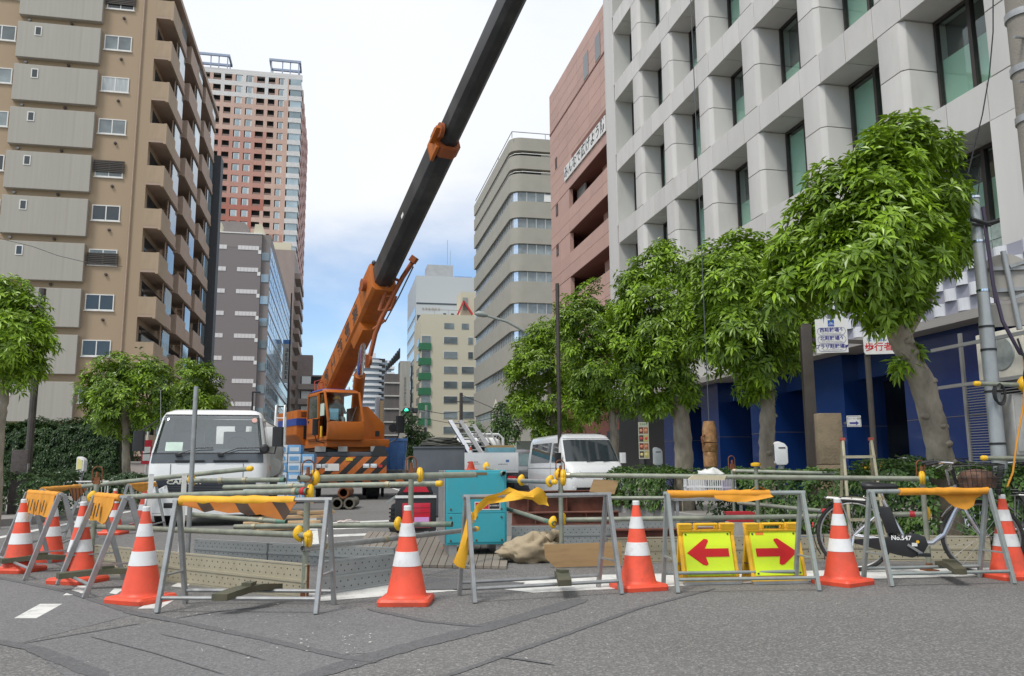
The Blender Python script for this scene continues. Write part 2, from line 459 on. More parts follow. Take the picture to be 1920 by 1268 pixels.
# ================================================================== ground
def asphalt(name, base, speck, sp_amt, patch=0.16, bump=0.5):
    m = mat(name, base, 0.88, 0, patch, 0.35, detail=8, dirt=(base[0]*0.62, base[1]*0.6, base[2]*0.58), damt=0.62, dscale=0.7)
    t = m.node_tree; b = t.nodes['Principled BSDF']
    old = b.inputs['Base Color'].links[0].from_socket
    tcn = t.nodes.new('ShaderNodeTexCoord')
    vo = t.nodes.new('ShaderNodeTexVoronoi'); vo.inputs['Scale'].default_value = 95
    t.links.new(tcn.outputs['Object'], vo.inputs['Vector'])
    sp = t.nodes.new('ShaderNodeSeparateColor'); t.links.new(vo.outputs['Color'], sp.inputs[0])
    st = t.nodes.new('ShaderNodeMapRange'); st.inputs['From Min'].default_value = 0.55; st.inputs['From Max'].default_value = 1.0; st.inputs['To Max'].default_value = sp_amt
    t.links.new(sp.outputs[0], st.inputs['Value'])
    mx = t.nodes.new('ShaderNodeMix'); mx.data_type = 'RGBA'; mx.inputs[7].default_value = (*speck, 1)
    t.links.new(st.outputs[0], mx.inputs[0]); t.links.new(old, mx.inputs[6])
    # darker gaps between the stones
    dk = t.nodes.new('ShaderNodeMapRange'); dk.inputs['From Min'].default_value = 0.0; dk.inputs['From Max'].default_value = 0.3; dk.inputs['To Min'].default_value = 0.0; dk.inputs['To Max'].default_value = 0.45
    t.links.new(sp.outputs[1], dk.inputs['Value'])
    iv = t.nodes.new('ShaderNodeMath'); iv.operation = 'SUBTRACT'; iv.inputs[0].default_value = 0.45; t.links.new(dk.outputs[0], iv.inputs[1])
    m2 = t.nodes.new('ShaderNodeMix'); m2.data_type = 'RGBA'; m2.inputs[7].default_value = (base[0]*0.35, base[1]*0.35, base[2]*0.35, 1)
    t.links.new(iv.outputs[0], m2.inputs[0]); t.links.new(mx.outputs[2], m2.inputs[6]); t.links.new(m2.outputs[2], b.inputs['Base Color'])
    bp = t.nodes.new('ShaderNodeBump'); bp.inputs['Strength'].default_value = bump; bp.inputs['Distance'].default_value = 0.006
    t.links.new(vo.outputs['Distance'], bp.inputs['Height']); t.links.new(bp.outputs[0], b.inputs['Normal'])
    return m
M_ASPH = asphalt('coarse_asphalt', (0.144, 0.141, 0.138), (0.36, 0.35, 0.33), 0.55)
M_ASPH2 = asphalt('smooth_asphalt', (0.150, 0.149, 0.151), (0.31, 0.31, 0.31), 0.42, bump=0.4)
M_TAR = asphalt('tar_seal', (0.114, 0.114, 0.118), (0.19, 0.19, 0.19), 0.5, bump=0.3)
M_LINE = mat('worn_road_paint', (0.66, 0.66, 0.63), 0.7, 0, 0.08, 6, dirt=(0.2, 0.2, 0.2), damt=0.75, dscale=5)
M_PAVE = mat('pavement_slabs', (0.25, 0.235, 0.22), 0.85, 0, 0.15, 1.5, bump=0.2, dirt=(0.14, 0.13, 0.12), damt=0.5, dscale=1.2)
M_KERB = mat('kerb_concrete', (0.33, 0.32, 0.30), 0.85, 0, 0.15, 5, bump=0.2, dirt=(0.15, 0.15, 0.13), damt=0.5)

def fractal_strip(pts, w, z, jit=0.012, step=0.12):
    """a ragged band along ground points"""
    P = [Vector((p[0], p[1], 0)) for p in pts]; c = []
    for a, b in zip(P, P[1:]):
        n = max(2, int((b - a).length / 0.05))
        c += [a.lerp(b, i / n) for i in range(n)]
    c.append(P[-1]); lo, hi = [], []
    for i, p in enumerate(c):
        d = (c[min(i+1, len(c)-1)] - c[max(i-1, 0)]).normalized(); s = Vector((-d.y, d.x, 0))
        taper = min(1, 0.35 + 0.25 * i, 0.35 + 0.25 * (len(c) - 1 - i))
        k = w / 2 * taper * (1 + .3*mnoise.noise(p*2.0)); jit = w*.07
        lo.append(p + s * (k + rnd.uniform(-jit, jit)) + Vector((0, 0, z))); hi.append(p - s * (k + rnd.uniform(-jit, jit)) + Vector((0, 0, z)))
    return MB().sheet([lo, hi])
ground = struct('ground', MB().sheet([[Vector((x, y, 0)) for x in (-900, -60, -20, 0, 20, 60, 900)] for y in (-60, -10, 0, 10, 40, 150, 500, 2500)]), M_ASPH)
def gp(*pix): return [tuple(G(*p)) for p in pix]
def ground_poly(name, pix, m, z):
    pts = [G(*p) for p in pix]
    return part(name, MB().poly([Vector((p.x, p.y, z)) for p in pts]), m, ground)
ground_poly('asphalt_patch', [(45,1208),(150,1190),(262,1171),(332,1166),(480,1196),(640,1230),(735,1222),(560,1285),(380,1330),(150,1290)], M_ASPH2, 0.0015)
ground_poly('asphalt_patch', [(-60,1088),(10,1086),(130,1112),(255,1152),(40,1206),(-80,1200)], M_ASPH2, 0.0015)
ground_poly('asphalt_patch', [(335,1162),(420,1140),(560,1140),(700,1145),(800,1166),(900,1176),(735,1222),(640,1228),(480,1194)], M_ASPH2, 0.0015)
for pix, w in (([(560,1275),(620,1256),(760,1215),(900,1180),(1000,1152),(1095,1124)], 0.17),
               ([(820,1275),(890,1250),(1060,1190),(1200,1140),(1340,1104)], 0.045),
               ([(-40,1200),(10,1206),(60,1216),(200,1272)], 0.10), ([(40,1208),(150,1189),(262,1170)], 0.035),
               ([(-40,1078),(0,1084),(130,1110),(250,1150),(332,1166),(480,1196),(640,1232),(705,1243)], 0.075),
               ([(690,1143),(740,1153),(800,1166),(900,1176)], 0.06), ([(925,1232),(980,1238),(1040,1248)], 0.03),
               ([(170,1195),(290,1226),(420,1266)], 0.012), ([(300,1190),(400,1212),(500,1240)], 0.010),
               ([(330,1160),(420,1146),(520,1137)], 0.02)):
    SZ = globals().get('SZ', 0.0028) + 0.0003
    part('tar_seam', fractal_strip(gp(*pix), w, SZ, jit=min(0.012, w*0.2)), M_TAR, ground)
# painted markings
for pix in ([(600,1128),(860,1108),(700,1090),(560,1112)], [(880,1098),(1000,1112),(1300,1098),(1560,1088),(1930,1078),(1930,1064),(1500,1071),(1100,1079),(960,1086)],
            [(26,1160),(68,1160),(117,1133),(75,1133)], [(118,1117),(150,1116),(176,1099),(146,1099)], [(205,1113),(218,1115),(232,1105),(214,1104)],
            [(258,1142),(300,1142),(336,1120),(300,1121)], [(320,1100),(345,1103),(360,1094),(335,1093)]):
    ground_poly('road_line', pix, M_LINE, 0.0025)
ground_poly('tar_patch', [(790,1108),(960,1104),(985,1094),(800,1084)], M_TAR, 0.0075)
def road_line(a, b, w):
    a, b = Vector((*a, 0)), Vector((*b, 0)); d = (b - a).normalized(); s = Vector((-d.y, d.x, 0)) * w / 2
    part('road_line', MB().poly([(p.x, p.y, 0.0025) for p in (a+s, b+s, b-s, a-s)]), M_LINE, ground)
road_line((-4.9, 14), (-4.9, 70), 0.15)
road_line((3.1, 18), (3.1, 70), 0.15)
for k in range(4):                                             # hatched island behind the pit
    y = 11.4 + k * 1.6
    road_line((-0.1, y), (1.3, y + 0.35), 0.42)
road_line((-0.25, 10.6), (-0.45, 18.5), 0.22)
road_line((1.45, 11), (1.7, 18.5), 0.22)
# leaves and chips of litter on the road
lit = MB()
for i in range(110):
    px, py = rnd.choice([(rnd.uniform(300, 760), rnd.uniform(1150, 1230)), (rnd.uniform(0, 1900), rnd.uniform(1120, 1262)), (rnd.uniform(560, 700), rnd.uniform(1190, 1225))])
    p = G(px, py); a = rnd.uniform(0, 6.28); s = rnd.uniform(0.003, 0.009)
    q = [Vector((math.cos(a+k)*s*e, math.sin(a+k)*s*e, 0.012 + rnd.uniform(0, 0.004))) for k, e in ((0, 1.6), (1.8, .6), (3.1, 1.4), (4.6, .5))]
    lit.poly([Vector((p.x, p.y, 0)) + v for v in q])
lo = part('litter', lit, mat('paper_litter', (0.55, 0.53, 0.48), 0.8, var=0.4, scale=0.7), ground, smooth=0); lo['kind'] = 'stuff'

# pavements with kerbs
def pavement(name, pts, kerb_edges, h=0.13):
    mb = MB(); n = len(pts)
    mb.add([(x, y, h) for x, y in pts] + [(x, y, -0.05) for x, y in pts], [tuple(range(n))] + [(i, (i+1) % n, n + (i+1) % n, n + i) for i in range(n)])
    o = struct(name, mb, M_PAVE, smooth=0)
    for a, b in kerb_edges:
        A, B = Vector((*pts[a], 0)), Vector((*pts[b], 0)); L_ = (B - A).length; d = (B - A).normalized()
        k, step = 0.0, 1.0
        while k < min(L_, 46):
            p, q = A + d * (k + 0.006), A + d * (min(L_, k + step) - 0.006)
            mid = (p + q) / 2; ang = math.atan2(d.y, d.x)
            link('kerb_stone', unit_box(M_KERB), o, (mid.x, mid.y, 0.055), (0, 0, ang), ((q - p).length, 0.18, 0.19))
            k += step
    return o
pavement('pavement_right', [(6.35, 9.6), (6.35, 60), (60, 60), (60, -6), (9.2, -6), (9.2, 5.2), (7.6, 7.6)], [(1, 0), (0, 6)])
pavement('pavement_left', [(-7.6, 19.6), (-5.9, 17.0), (-5.6, 17.4), (-5.95, 22), (-7.0, 28), (-7.0, 120), (-60, 120), (-60, 8), (-20, 8.5), (-11, 14.4)], [(9, 0), (1, 2)] if False else [(2, 3), (3, 4), (4, 5)])

# ================================================================== white office block on the right
M_PANEL = mat('pale_tile_panel', (0.56, 0.545, 0.525), 0.5, 0, 0.06, 0.8, randv=0.06, dirt=(0.40, 0.38, 0.355), damt=0.45, dscale=0.7, stretch=(1, 1, .35), bump=0.04)
M_JOINT = mat('grey_joint', (0.10, 0.095, 0.09), 0.9)
M_FRAME = mat('dark_bronze_frame', (0.045, 0.038, 0.035), 0.4, 0.3)
M_BLIND = mat('green_roller_blind', (0.36, 0.50, 0.42), 0.8, 0, 0.08, 1.2, randv=0.12)
M_BLUETILE = mat('glossy_blue_panel', (0.006, 0.026, 0.115), 0.25, 0, 0.12, 0.5, coat=0.4)
M_DGREY0 = mat('charcoal_trim', (0.05, 0.05, 0.052), .5)
XF, SILL0, FH, BAY, OW = 13.0, 8.86, 3.58, 3.4, 2.35
wb = thing('office_building', 'pale tile-clad office block with a grid of deep square window recesses, blue ground floor', 'building', (XF, 20, 0))
wbl = (XF, 20, 0)
def wp(name, m, x0, x1, y0, y1, z0, z1, parent=None): return bpart(name, m, parent or wb, x0, x1, y0, y1, z0, z1, wbl)
NB, NF = 9, 6
Y0 = 36.55                       # far jamb of the farthest bay
yend = Y0 - BAY * NB
wp('wall', M_JOINT, XF + 1.35, XF + 14, yend + 0.1, 38.0, 4.4, 36)              # inner body behind the recesses
wp('wall', M_PANEL, XF + 0.02, XF + 14, Y0 + 0.16, 38.02, 5.2, 36)
wp('dark_shopfront', mat('black_shopfront', (0.012, 0.012, 0.014), .35), XF + 0.25, XF + 1.3, 32.05, 37.9, 0.1, 5.15)
wp('shop_trim', M_DGREY0, XF + 0.2, XF + 0.26, 34.6, 35.2, 0.12, 5.0)               # end pier of the facade
# chamfered column piece (plan), one storey half high
def col_mesh(h):
    w, c, dp = BAY - OW - 0.03, 0.13, 1.33
    return MB().prism([(0, -w/2 + c), (c, -w/2), (dp, -w/2), (dp, w/2), (c, w/2), (0, w/2 - c)], 0.011, h - 0.011, 'z').mesh('column_panel', 0.006, 30, 1)
colh1, colh2 = col_mesh(1.43), col_mesh(FH - 0.9 - 1.43)
band_a = bx(0, 1.33, 0.012, OW/2 - 0.012, 0.008, 0.892).mesh('band_panel', 0.006, 30, 1)
band_b = bx(0, 1.33, 0.012, BAY - OW - 0.012, 0.008, 0.892).mesh('band_panel', 0.006, 30, 1)
blind_h = random.Random(5)
frame_me = None
for fl in range(-1, NF):
    zs = SILL0 + fl * FH                    # top of the sill band of this floor
    for b in range(NB):
        yf = Y0 - b * BAY                   # far jamb
        yn = yf - OW
        yc = yn - (BAY - OW) / 2
        if fl >= 0:
            for k in range(2): part('band_panel', band_a, M_PANEL, wb, (0, yn + k * OW/2 - 20, zs - 0.9))
            part('band_panel', band_b, M_PANEL, wb, (0, yn - (BAY - OW) - 20, zs - 0.9))
            part('column_panel', colh1, M_PANEL, wb, (0, yc - 20, zs)); part('column_panel', colh2, M_PANEL, wb, (0, yc - 20, zs + 1.43))
            z0, z1 = zs, zs + FH - 0.9
            if b == 0:
                wp('column_panel', M_PANEL, XF + 0.005, XF + 1.33, yf + 0.01, yf + 0.16, z0, z1)
        else:
            z0, z1 = 6.15, SILL0 - 0.9
            wp('column_panel', M_PANEL, XF, XF + 1.33, yn - (BAY - OW), yn, 5.3, z1)
        # window in the recess: frame, two panes, blind, dark sheet for the unlit room
        x = XF + 0.86
        win = link('window', None, wb, (x - XF, yn - 20, z0))
        W, H_ = OW - 0.012, z1 - z0 - 0.006
        fb = 0.07
        fr = MB()
        zl = 0.10 if fl >= 0 else 0.02
        fr.box(0, 0.12, 0, fb, zl, H_); fr.box(0, 0.12, W - fb, W, zl, H_); fr.box(0, 0.12, fb, W - fb, zl, zl + fb); fr.box(0, 0.12, fb, W - fb, H_ - fb, H_)
        fr.box(-0.01, 0.12, W*0.52 - 0.055, W*0.52 + 0.055, zl + fb, H_ - fb)
        if fl >= 0: fr.box(-0.05, 0.3, 0, W, 0.0, zl)
        key = (fl >= 0)
        if frame_me is None: frame_me = {}
        if key not in frame_me: frame_me[key] = fr.mesh('frame', 0, 30)
        part('frame', frame_me[key], M_FRAME, win)
        for (ya, yb) in ((fb, W*0.52 - 0.055), (W*0.52 + 0.055, W - fb)):
            bpart('pane', M_GREENGLASS, win, 0.05, 0.058, ya, yb, zl + fb, H_ - fb)
            cov = blind_h.choice([0.5, 0.62, 0.75, 0.96, 0.96, 0.4, 0.85]) if fl >= 0 else blind_h.choice([0.6, 0.75])
            bpart('blind', M_BLIND, win, 0.13, 0.14, ya, yb, zl + fb, zl + fb + (H_ - zl - 2*fb) * cov)
        bpart('room_dark_sheet', M_DARK, win, 0.35, 0.40, 0, W, 0, H_)  # dark sheet behind the glass imitates an unlit room
# spandrel strip between glass blocks and first windows, glass blocks, woven balustrade
M_GBLOCK = mat('glass_block', (0.34, 0.42, 0.39), 0.12, 0, 0.18, 3, randv=0.16, spec=0.7)
wp('glass_block_wall', mat('white_grout', (0.6, 0.6, 0.57), 0.8), XF + 0.9, XF + 1.0, yend + 2, 34, 4.4, 6.14)
for i in range(24):
    for j in range(5):
        y, z = 9.9 + i * 0.34, 4.45 + j * 0.34
        wp('glass_block', M_GBLOCK, XF + 0.87, XF + 0.95, y + 0.012, y + 0.328, z + 0.012, z + 0.328)
M_WOVEN = mat('white_woven_panel', (0.62, 0.63, 0.66), 0.4, 0, 0.06, 2)
wv = MB()
for k in range(6):
    a0, a1 = -0.17 + k * 0.34/6, -0.17 + (k+1) * 0.34/6
    x0, x1 = -0.09 * math.cos(a0 / 0.17 * math.pi/2), -0.09 * math.cos(a1 / 0.17 * math.pi/2)
    wv.add([(x0, a0, 0), (x1, a1, 0), (x1, a1, 0.26), (x0, a0, 0.26), (x0 + .02, a0, 0), (x1 + .02, a1, 0), (x1 + .02, a1, 0.26), (x0 + .02, a0, 0.26)],
           [(0,1,2,3), (7,6,5,4), (3,2,6,7), (4,5,1,0), (0,3,7,4), (1,5,6,2)])
wvm = wv.mesh('woven_panel', 0, 60)
for i in range(40):
    for j in range(4):
        y, z = 10.3 + i * 0.36, 4.14 + j * 0.27
        if (i + j) % 2 == 0: part('woven_panel', wvm, M_WOVEN, wb, (-0.33, y - 20, z))
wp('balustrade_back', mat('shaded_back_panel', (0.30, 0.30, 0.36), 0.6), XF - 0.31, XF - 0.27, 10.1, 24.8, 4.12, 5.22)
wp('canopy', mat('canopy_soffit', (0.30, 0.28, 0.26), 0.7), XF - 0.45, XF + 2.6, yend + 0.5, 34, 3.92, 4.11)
wp('fascia', M_PANEL, XF - 0.05, XF + 0.9, 24.9, 38, 4.12, 5.28)
# ground floor
for (ya, yb) in ((14.75, 17.2), (19.6, 21.2), (23.2, 24.7), (27.0, 28.4), (30.6, 32)):
    wp('blue_column', M_BLUETILE, XF + 0.1, XF + 1.5, ya, yb, 0.12, 3.93)
    wp('column_joint', M_JOINT, XF + 0.094, XF + 1.4, ya - 0.004, yb, 2.02, 2.035)
wp('blue_lintel', M_BLUETILE, XF + 0.55, XF + 0.8, 17.2, 34, 3.25, 3.92)
wp('lobby_wall', M_DARK, XF + 5.5, XF + 5.7, yend, 38, 0.1, 3.9)
wp('lobby_wall', M_DARK, XF + 1.5, XF + 5.6, 33.9, 34.1, 0.1, 3.9)
wp('lobby_ceiling', M_DARK, XF + 1.5, XF + 5.6, yend, 34, 3.8, 3.91)
for (ya, yb, m) in ((17.3, 19.5, M_DARKGLASS), (21.3, 23.1, M_BLUETILE), (24.8, 26.9, M_BLUETILE), (28.5, 30.5, M_DARKGLASS), (32.1, 37.9, M_DARKGLASS)):
    if m is M_DARKGLASS:
        for k in range(2):
            h = (yb - ya) / 2
            wp('shop_window', glass_mat('smoky_glass', (0.30, 0.32, 0.33), alpha=0.9), XF + 1.2, XF + 1.21, ya + k*h + 0.05, ya + (k+1)*h - 0.05, 0.2, 3.2)
        wp('shop_mullion', M_FRAME, XF + 1.15, XF + 1.25, (ya+yb)/2 - 0.05, (ya+yb)/2 + 0.05, 0.12, 3.25)
    else:
        wp('blue_wall', mat('blue_panel_shade', (0.002, 0.004, 0.015), 0.35), XF + 1.3, XF + 1.45, ya, yb, 0.12, 3.9)  # blue taken near black, putting the recess shade into the colour
M_TUBE = mat('ceiling_tube_light', (1.0, 0.95, 0.85), 0.5, emit=2.2)
for k, (x, y) in enumerate(((3.2, 18.7), (3.9, 18.9), (3.2, 17.9), (4.4, 18.0), (2.4, 18.9))):
    wp('ceiling_tube', M_TUBE, XF + x, XF + x + 0.08, y, y + 0.7, 3.70, 3.76)
wp('lobby_door', mat('brown_door', (0.16, 0.09, 0.045), 0.5), XF + 5.3, XF + 5.45, 18.0, 18.9, 0.15, 2.2)
# extra storeys out of the frame are not built beyond the parapet; roof slab closes the body
wp('roof', M_PANEL, XF + 0.0, XF + 14, yend - 0.2, 38.1, SILL0 + NF * FH - 0.9, SILL0 + NF * FH + 0.1)

# ================================================================== terracotta building next to it
M_PINK = mat('terracotta_panel', (0.47, 0.30, 0.25), 0.6, 0, 0.07, 1.2, randv=0.06, dirt=(0.37, 0.23, 0.19), damt=0.35, dscale=0.6)
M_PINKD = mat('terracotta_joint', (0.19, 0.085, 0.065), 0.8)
XP = 16.0
pk = thing('terracotta_building', 'terracotta panelled building with long dark slots and a white character banner', 'building', (XP, 50, 0))
pkl = (XP, 50, 0)
def pp(name, m, *a, parent=None): return bpart(name, m, parent or pk, *a, pkl)
ZP = 30.2
pp('wall', M_PINKD, XP + 2.0, XP + 12, 40, 60.4, 0, ZP - 0.3)
slots = [(19.35, 20.85), (16.1, 17.6), (12.85, 14.35)]
row, wd = 0.82, 2.55
zl_ = [8.2, 12.85, 14.35, 16.1, 17.6, 19.35, 20.85, ZP]; zr_ = []
for a, b in zip(zl_, zl_[1:]):
    if (a, b) in slots: zr_.append((a, b, True))
    else:
        n_ = max(1, round((b - a) / row)); zr_ += [(a + (b - a)*i/n_, a + (b - a)*(i + 1)/n_, False) for i in range(n_)]
for z, z2, insl in zr_:
    for k in range(8):
        ya = 60.4 - (k + 1) * wd; yb = ya + wd
        if yb < 41: continue
        if insl and yb <= 57.4: continue
        pp('cladding_panel', M_PINK, XP + (0.0 if not insl else 0.02), XP + 0.3, ya + 0.012, yb - 0.012, z + 0.012, z2 - 0.012)
pp('wall', M_PINKD, XP + 0.06, XP + 2, 57.2, 60.38, 0, ZP - 0.1)
for i, (a, b) in enumerate(slots):
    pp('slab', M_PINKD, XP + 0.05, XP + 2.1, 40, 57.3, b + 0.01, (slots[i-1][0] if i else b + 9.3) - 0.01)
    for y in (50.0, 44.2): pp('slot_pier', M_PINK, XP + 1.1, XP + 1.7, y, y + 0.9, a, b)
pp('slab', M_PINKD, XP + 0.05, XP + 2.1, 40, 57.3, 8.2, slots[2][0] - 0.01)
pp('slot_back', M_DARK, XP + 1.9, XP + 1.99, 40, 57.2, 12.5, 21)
pp('slot_panel', mat('grey_panel', (0.3, 0.29, 0.27), 0.7), XP + 0.7, XP + 0.8, 53.6, 55.6, 19.36, 20.8)
pp('parapet_trim', M_PINKD, XP - 0.03, XP + 0.1, 40, 60.4, 26.85, 26.97)
for zc in (24.0, 20.3, 17.2, 14.0): 
    w = pp('window', M_DARKGLASS, XP - 0.02, XP + 0.1, 58.35, 58.9, zc - 0.45, zc + 0.45)
for (y, zc) in ((50.6, 27.9), (48.0, 27.9), (45.3, 28.0)):
    pp('window', M_DARKGLASS, XP - 0.02, XP + 0.1, y - 0.55, y + 0.55, zc - 0.8, zc + 0.9)
M_BRICK = mat('red_brick', (0.15, 0.05, 0.035), 0.8, 0, 0.25, 3, bump=0.2)
pp('base_wall', M_BRICK, XP + 0.4, XP + 1.9, 40, 60.4, 0, 8.2)
for y in (42.5, 46.5, 50.5, 54.5): pp('shop_window', M_DARKGLASS, XP + 0.35, XP + 0.5, y, y + 2.6, 0.6, 3.2)
ban = link('banner', None, pk, (-0.06, 5.6, 22.15))
for k, ch in enumerate('みんなで広げよう防'):
    y = -k * 1.06
    bpart('plate', M_SIGNWHITE, ban, -0.04, 0.02, y - 0.49, y + 0.49, -0.52, 0.52)
    letter(ch, 0.95, M_LETTER_BLACK, ban, (-0.048, y, 0), (0, 0, rad(-90)), bold=0.015)
pp('banner_rail', M_PINKD, XP - 0.05, XP + 0.02, 46.0, 54.3, 22.75, 23.05)

# ================================================================== beige banded block with rounded corner
M_BEIGE = mat('beige_ribbed_panel', (0.33, 0.315, 0.27), 0.75, 0, 0.05, 0.6, dirt=(0.25, 0.23, 0.2), damt=0.25, dscale=0.4)
XB, YB = 22.9, 107.6
bb = thing('banded_office_building', 'beige office block with rounded corner and long bands of windows', 'building', (XB, YB, 0))
def ring_plan(inset, z, r):
    x0, y0, x1, y1 = inset, inset, 24, 31.5
    pts = [(x1, y0)]
    for i in range(7):
        a = rad(270 - 90 * i / 6); pts.append((x0 + r + r * math.cos(a), y0 + r + r * math.sin(a)))
    pts += [(x0, y1), (x1, y1)]
    return [Vector((a, b, z)) for a, b in pts]
tops = [9.7, 15.04, 19.38, 23.2, 27.6, 31.45, 35.15, 38.9, 42.15, 44.8]
part('core', MB().loft([ring_plan(0.9, 0, 1.2), ring_plan(0.9, 46.3, 1.2)]), M_DARK, bb)
zt = [4.6] + tops
for i, t in enumerate(zt):
    zb_ = t                                             # band from window head up to the next sill
    ze = (zt[i+1] - (1.45 if i + 1 < 9 else 0.75)) if i + 1 < len(zt) else 46.65
    part('spandrel_band', MB().loft([ring_plan(0, zb_, 1.6), ring_plan(0, ze, 1.6)]), M_BEIGE, bb, smooth=40)
    if i + 1 < len(zt) and i + 1 < 9:
        part('window_band', MB().loft([ring_plan(0.35, ze - 0.01, 1.3), ring_plan(0.35, zt[i+1] + 0.01, 1.3)]), M_GREYGLASS, bb)
        for k in range(24): bpart('mullion', mat('silver_mullion', (0.5, 0.5, 0.48), 0.4, 0.5), bb, 0.27, 0.40, 2.0 + k * 1.24, 2.13 + k * 1.24, ze, zt[i+1])
        for k in range(6): bpart('mullion', MATS['silver_mullion'], bb, 2.2 + k * 1.3, 2.32 + k * 1.3, 0.27, 0.40, ze, zt[i+1])
        part('corner_sash', MB().loft([[Vector((0.33 + 1.35 - 1.35*math.cos(rad(a)), 0.33 + 1.35 - 1.35*math.sin(rad(a)), zz)) for a in (30, 40, 50, 60)] + [Vector((0.45 + 1.35 - 1.35*math.cos(rad(a)), 0.45 + 1.35 - 1.35*math.sin(rad(a)), zz)) for a in (60, 50, 40, 30)] for zz in (ze, zt[i+1])]), mat('bright_aluminium', (0.7, 0.72, 0.74), 0.2, 0.8), bb)
bpart('ground_floor', M_DARKGLASS, bb, 0.6, 20, 0.6, 31, 0, 4.6)
for i in (8, 9):
    z0 = zt[i+1] - 0.75 if i + 1 < len(zt) else 44
    bpart('recess_wall', mat('cream_wall', (0.5, 0.47, 0.38), 0.8), bb, 4.5, 20, 0.7, 0.9, zt[i] + 1.0, zt[i+1] if i + 1 < len(zt) else 45)
    part('handrail', MB().tube([(0.1, 31, z0 + 0.35), (0.1, 1.6, z0 + 0.35), (0.6, 0.5, z0 + 0.35), (1.7, 0.1, z0 + 0.35), (20, 0.1, z0 + 0.35)], 0.06, 5), M_SIGNWHITE, bb)
part('roof_rail', MB().tube([(0.2, 31, 47.5), (0.2, 0.2, 47.5), (22, 0.2, 47.5)], 0.07, 5).tube([(0.2, 0.2, 46.6), (0.2, 0.2, 47.5)], 0.06, 5).tube([(5, 0.2, 46.6), (5, 0.2, 47.5)], 0.05, 5).tube([(0.2, 10, 46.6), (0.2, 10, 47.5)], 0.05, 5), M_STEEL, bb)
for k in range(3):
    u = bpart('air_conditioner', M_SIGNWHITE, bb, 4.7 + k * 1.7, 5.7 + k * 1.7, 0.15, 0.33, 37.6, 38.6)
sv = link('vertical_sign', None, bb, (-0.55, 9.0, 9.2))
part('sign_board', MB().box(-0.5, 0.5, -0.12, 0.12, -4.6, 0.0).add([(-0.5, -0.12, 0), (0.5, -0.12, 0), (0.5, 0.12, 0), (-0.5, 0.12, 0), (0, -0.02, 1.7), (0, 0.02, 1.7)], [(0,1,4), (2,3,5), (1,2,5,4), (3,0,4,5)]), mat('cream_sign', (0.72, 0.68, 0.58), 0.5), sv)
for k in range(5):
    bpart('sign_cell', M_LETTER_BLACK, sv, -0.36, 0.36, -0.135, -0.121, -0.86 - k*0.84, -0.06 - k*0.84)
    marks(sv, (0, -0.142, -0.46 - k * 0.84), 1, .62, M_LETTER_WHITE, seed=k)

# ================================================================== cream building with green corner panels, and the grey one behind it
M_CREAM = mat('cream_render', (0.56, 0.52, 0.40), 0.8, 0, 0.05, 0.4, dirt=(0.45, 0.41, 0.32), damt=0.3, dscale=0.3)
M_GREENP = mat('green_panel', (0.03, 0.16, 0.075), 0.5)
cb = thing('cream_office_building', 'cream mid-rise with green corner panels and a red roof stair', 'building', (17.9, 180, 0))
bpart('wall', M_CREAM, cb, 0, 13.5, 0, 16, 0, 34.8)
bpart('roof_house', M_CREAM, cb, 9.0, 13.6, 2, 8, 34.8, 40.5)
for y in range(7):
    z = 29.9 - y * 3.28
    for nm, x0, x1, m in (('window', 4.95, 8.1, M_GREYGLASS), ('window', 8.9 if y not in (0, 1) else 10.4, 11.8 if y not in (0, 1) else 11.5, M_GREYGLASS)):
        w = bpart(nm, M_SIGNWHITE, cb, x0, x1, -0.06, 0.1, z - 1.62, z)
        link('pane', unit_box(m), w, (0, -0.55, 0), (0, 0, 0), (0.94, 0.9, 0.9))
    if y < 6:
        w = bpart('corner_window', M_SIGNWHITE, cb, 0.05, 2.2, -0.07, 0.1, z - 1.55, z + 0.1)
        link('pane', unit_box(M_GREYGLASS), w, (0, -0.55, 0), (0, 0, 0), (0.9, 0.9, 0.9))
        bpart('green_panel', M_GREENP, cb, -0.35, 2.25, -0.3, 2.2, z - 3.1, z - 1.6)
    bpart('side_window', M_DARKGLASS, cb, -0.06, 0.1, 3.5, 9, z - 1.5, z)
bpart('side_window', M_GREYGLASS, cb, 5.1, 7.3, -0.06, 0.1, 31.6, 32.9); bpart('side_window', M_GREYGLASS, cb, 9.0, 10.6, -0.06, 0.1, 31.6, 32.9)
part('roof_stair', MB().bar((9.6, 1.2, 38.2), (8.2, 1.2, 35.0), 0.8, 0.35).bar((9.6, 1.2, 38.2), (11.6, 1.2, 35.2), 0.8, 0.35), mat('red_stair', (0.5, 0.05, 0.05), 0.5), cb)
bpart('stair_door', M_GREYPAINT, cb, 9.5, 10.6, 1.85, 2.0, 36.3, 39.2)
part('roof_rail', MB().tube([(0.3, 0.3, 35.9), (9, 0.3, 35.9)], 0.06, 5).tube([(3, 0.3, 34.8), (3, 0.3, 35.9)], 0.05, 5).tube([(6, 0.3, 34.8), (6, 0.3, 35.9)], 0.05, 5), M_STEEL, cb)
gb = thing('pale_grey_office_building', 'pale blue-grey tall office building behind the cream mid-rise', 'building', (18.3, 197, 0))
M_PGREY = mat('pale_grey_cladding', (0.46, 0.49, 0.51), 0.5, 0, 0.04, 0.3)
bpart('wall', M_PGREY, gb, 0, 15, 0, 24, 0, 47.4)
bpart('roof_house', mat('mid_grey_cladding', (0.38, 0.39, 0.40), 0.6), gb, 3, 9.4, 3, 9, 47.4, 51)
bpart('roof_band', M_DARKGLASS, gb, 0.1, 15, -0.08, 0.1, 40.4, 40.75)
bpart('window', M_DARKGLASS, gb, 0.3, 5.0, -0.08, 0.1, 35.9, 37.7)
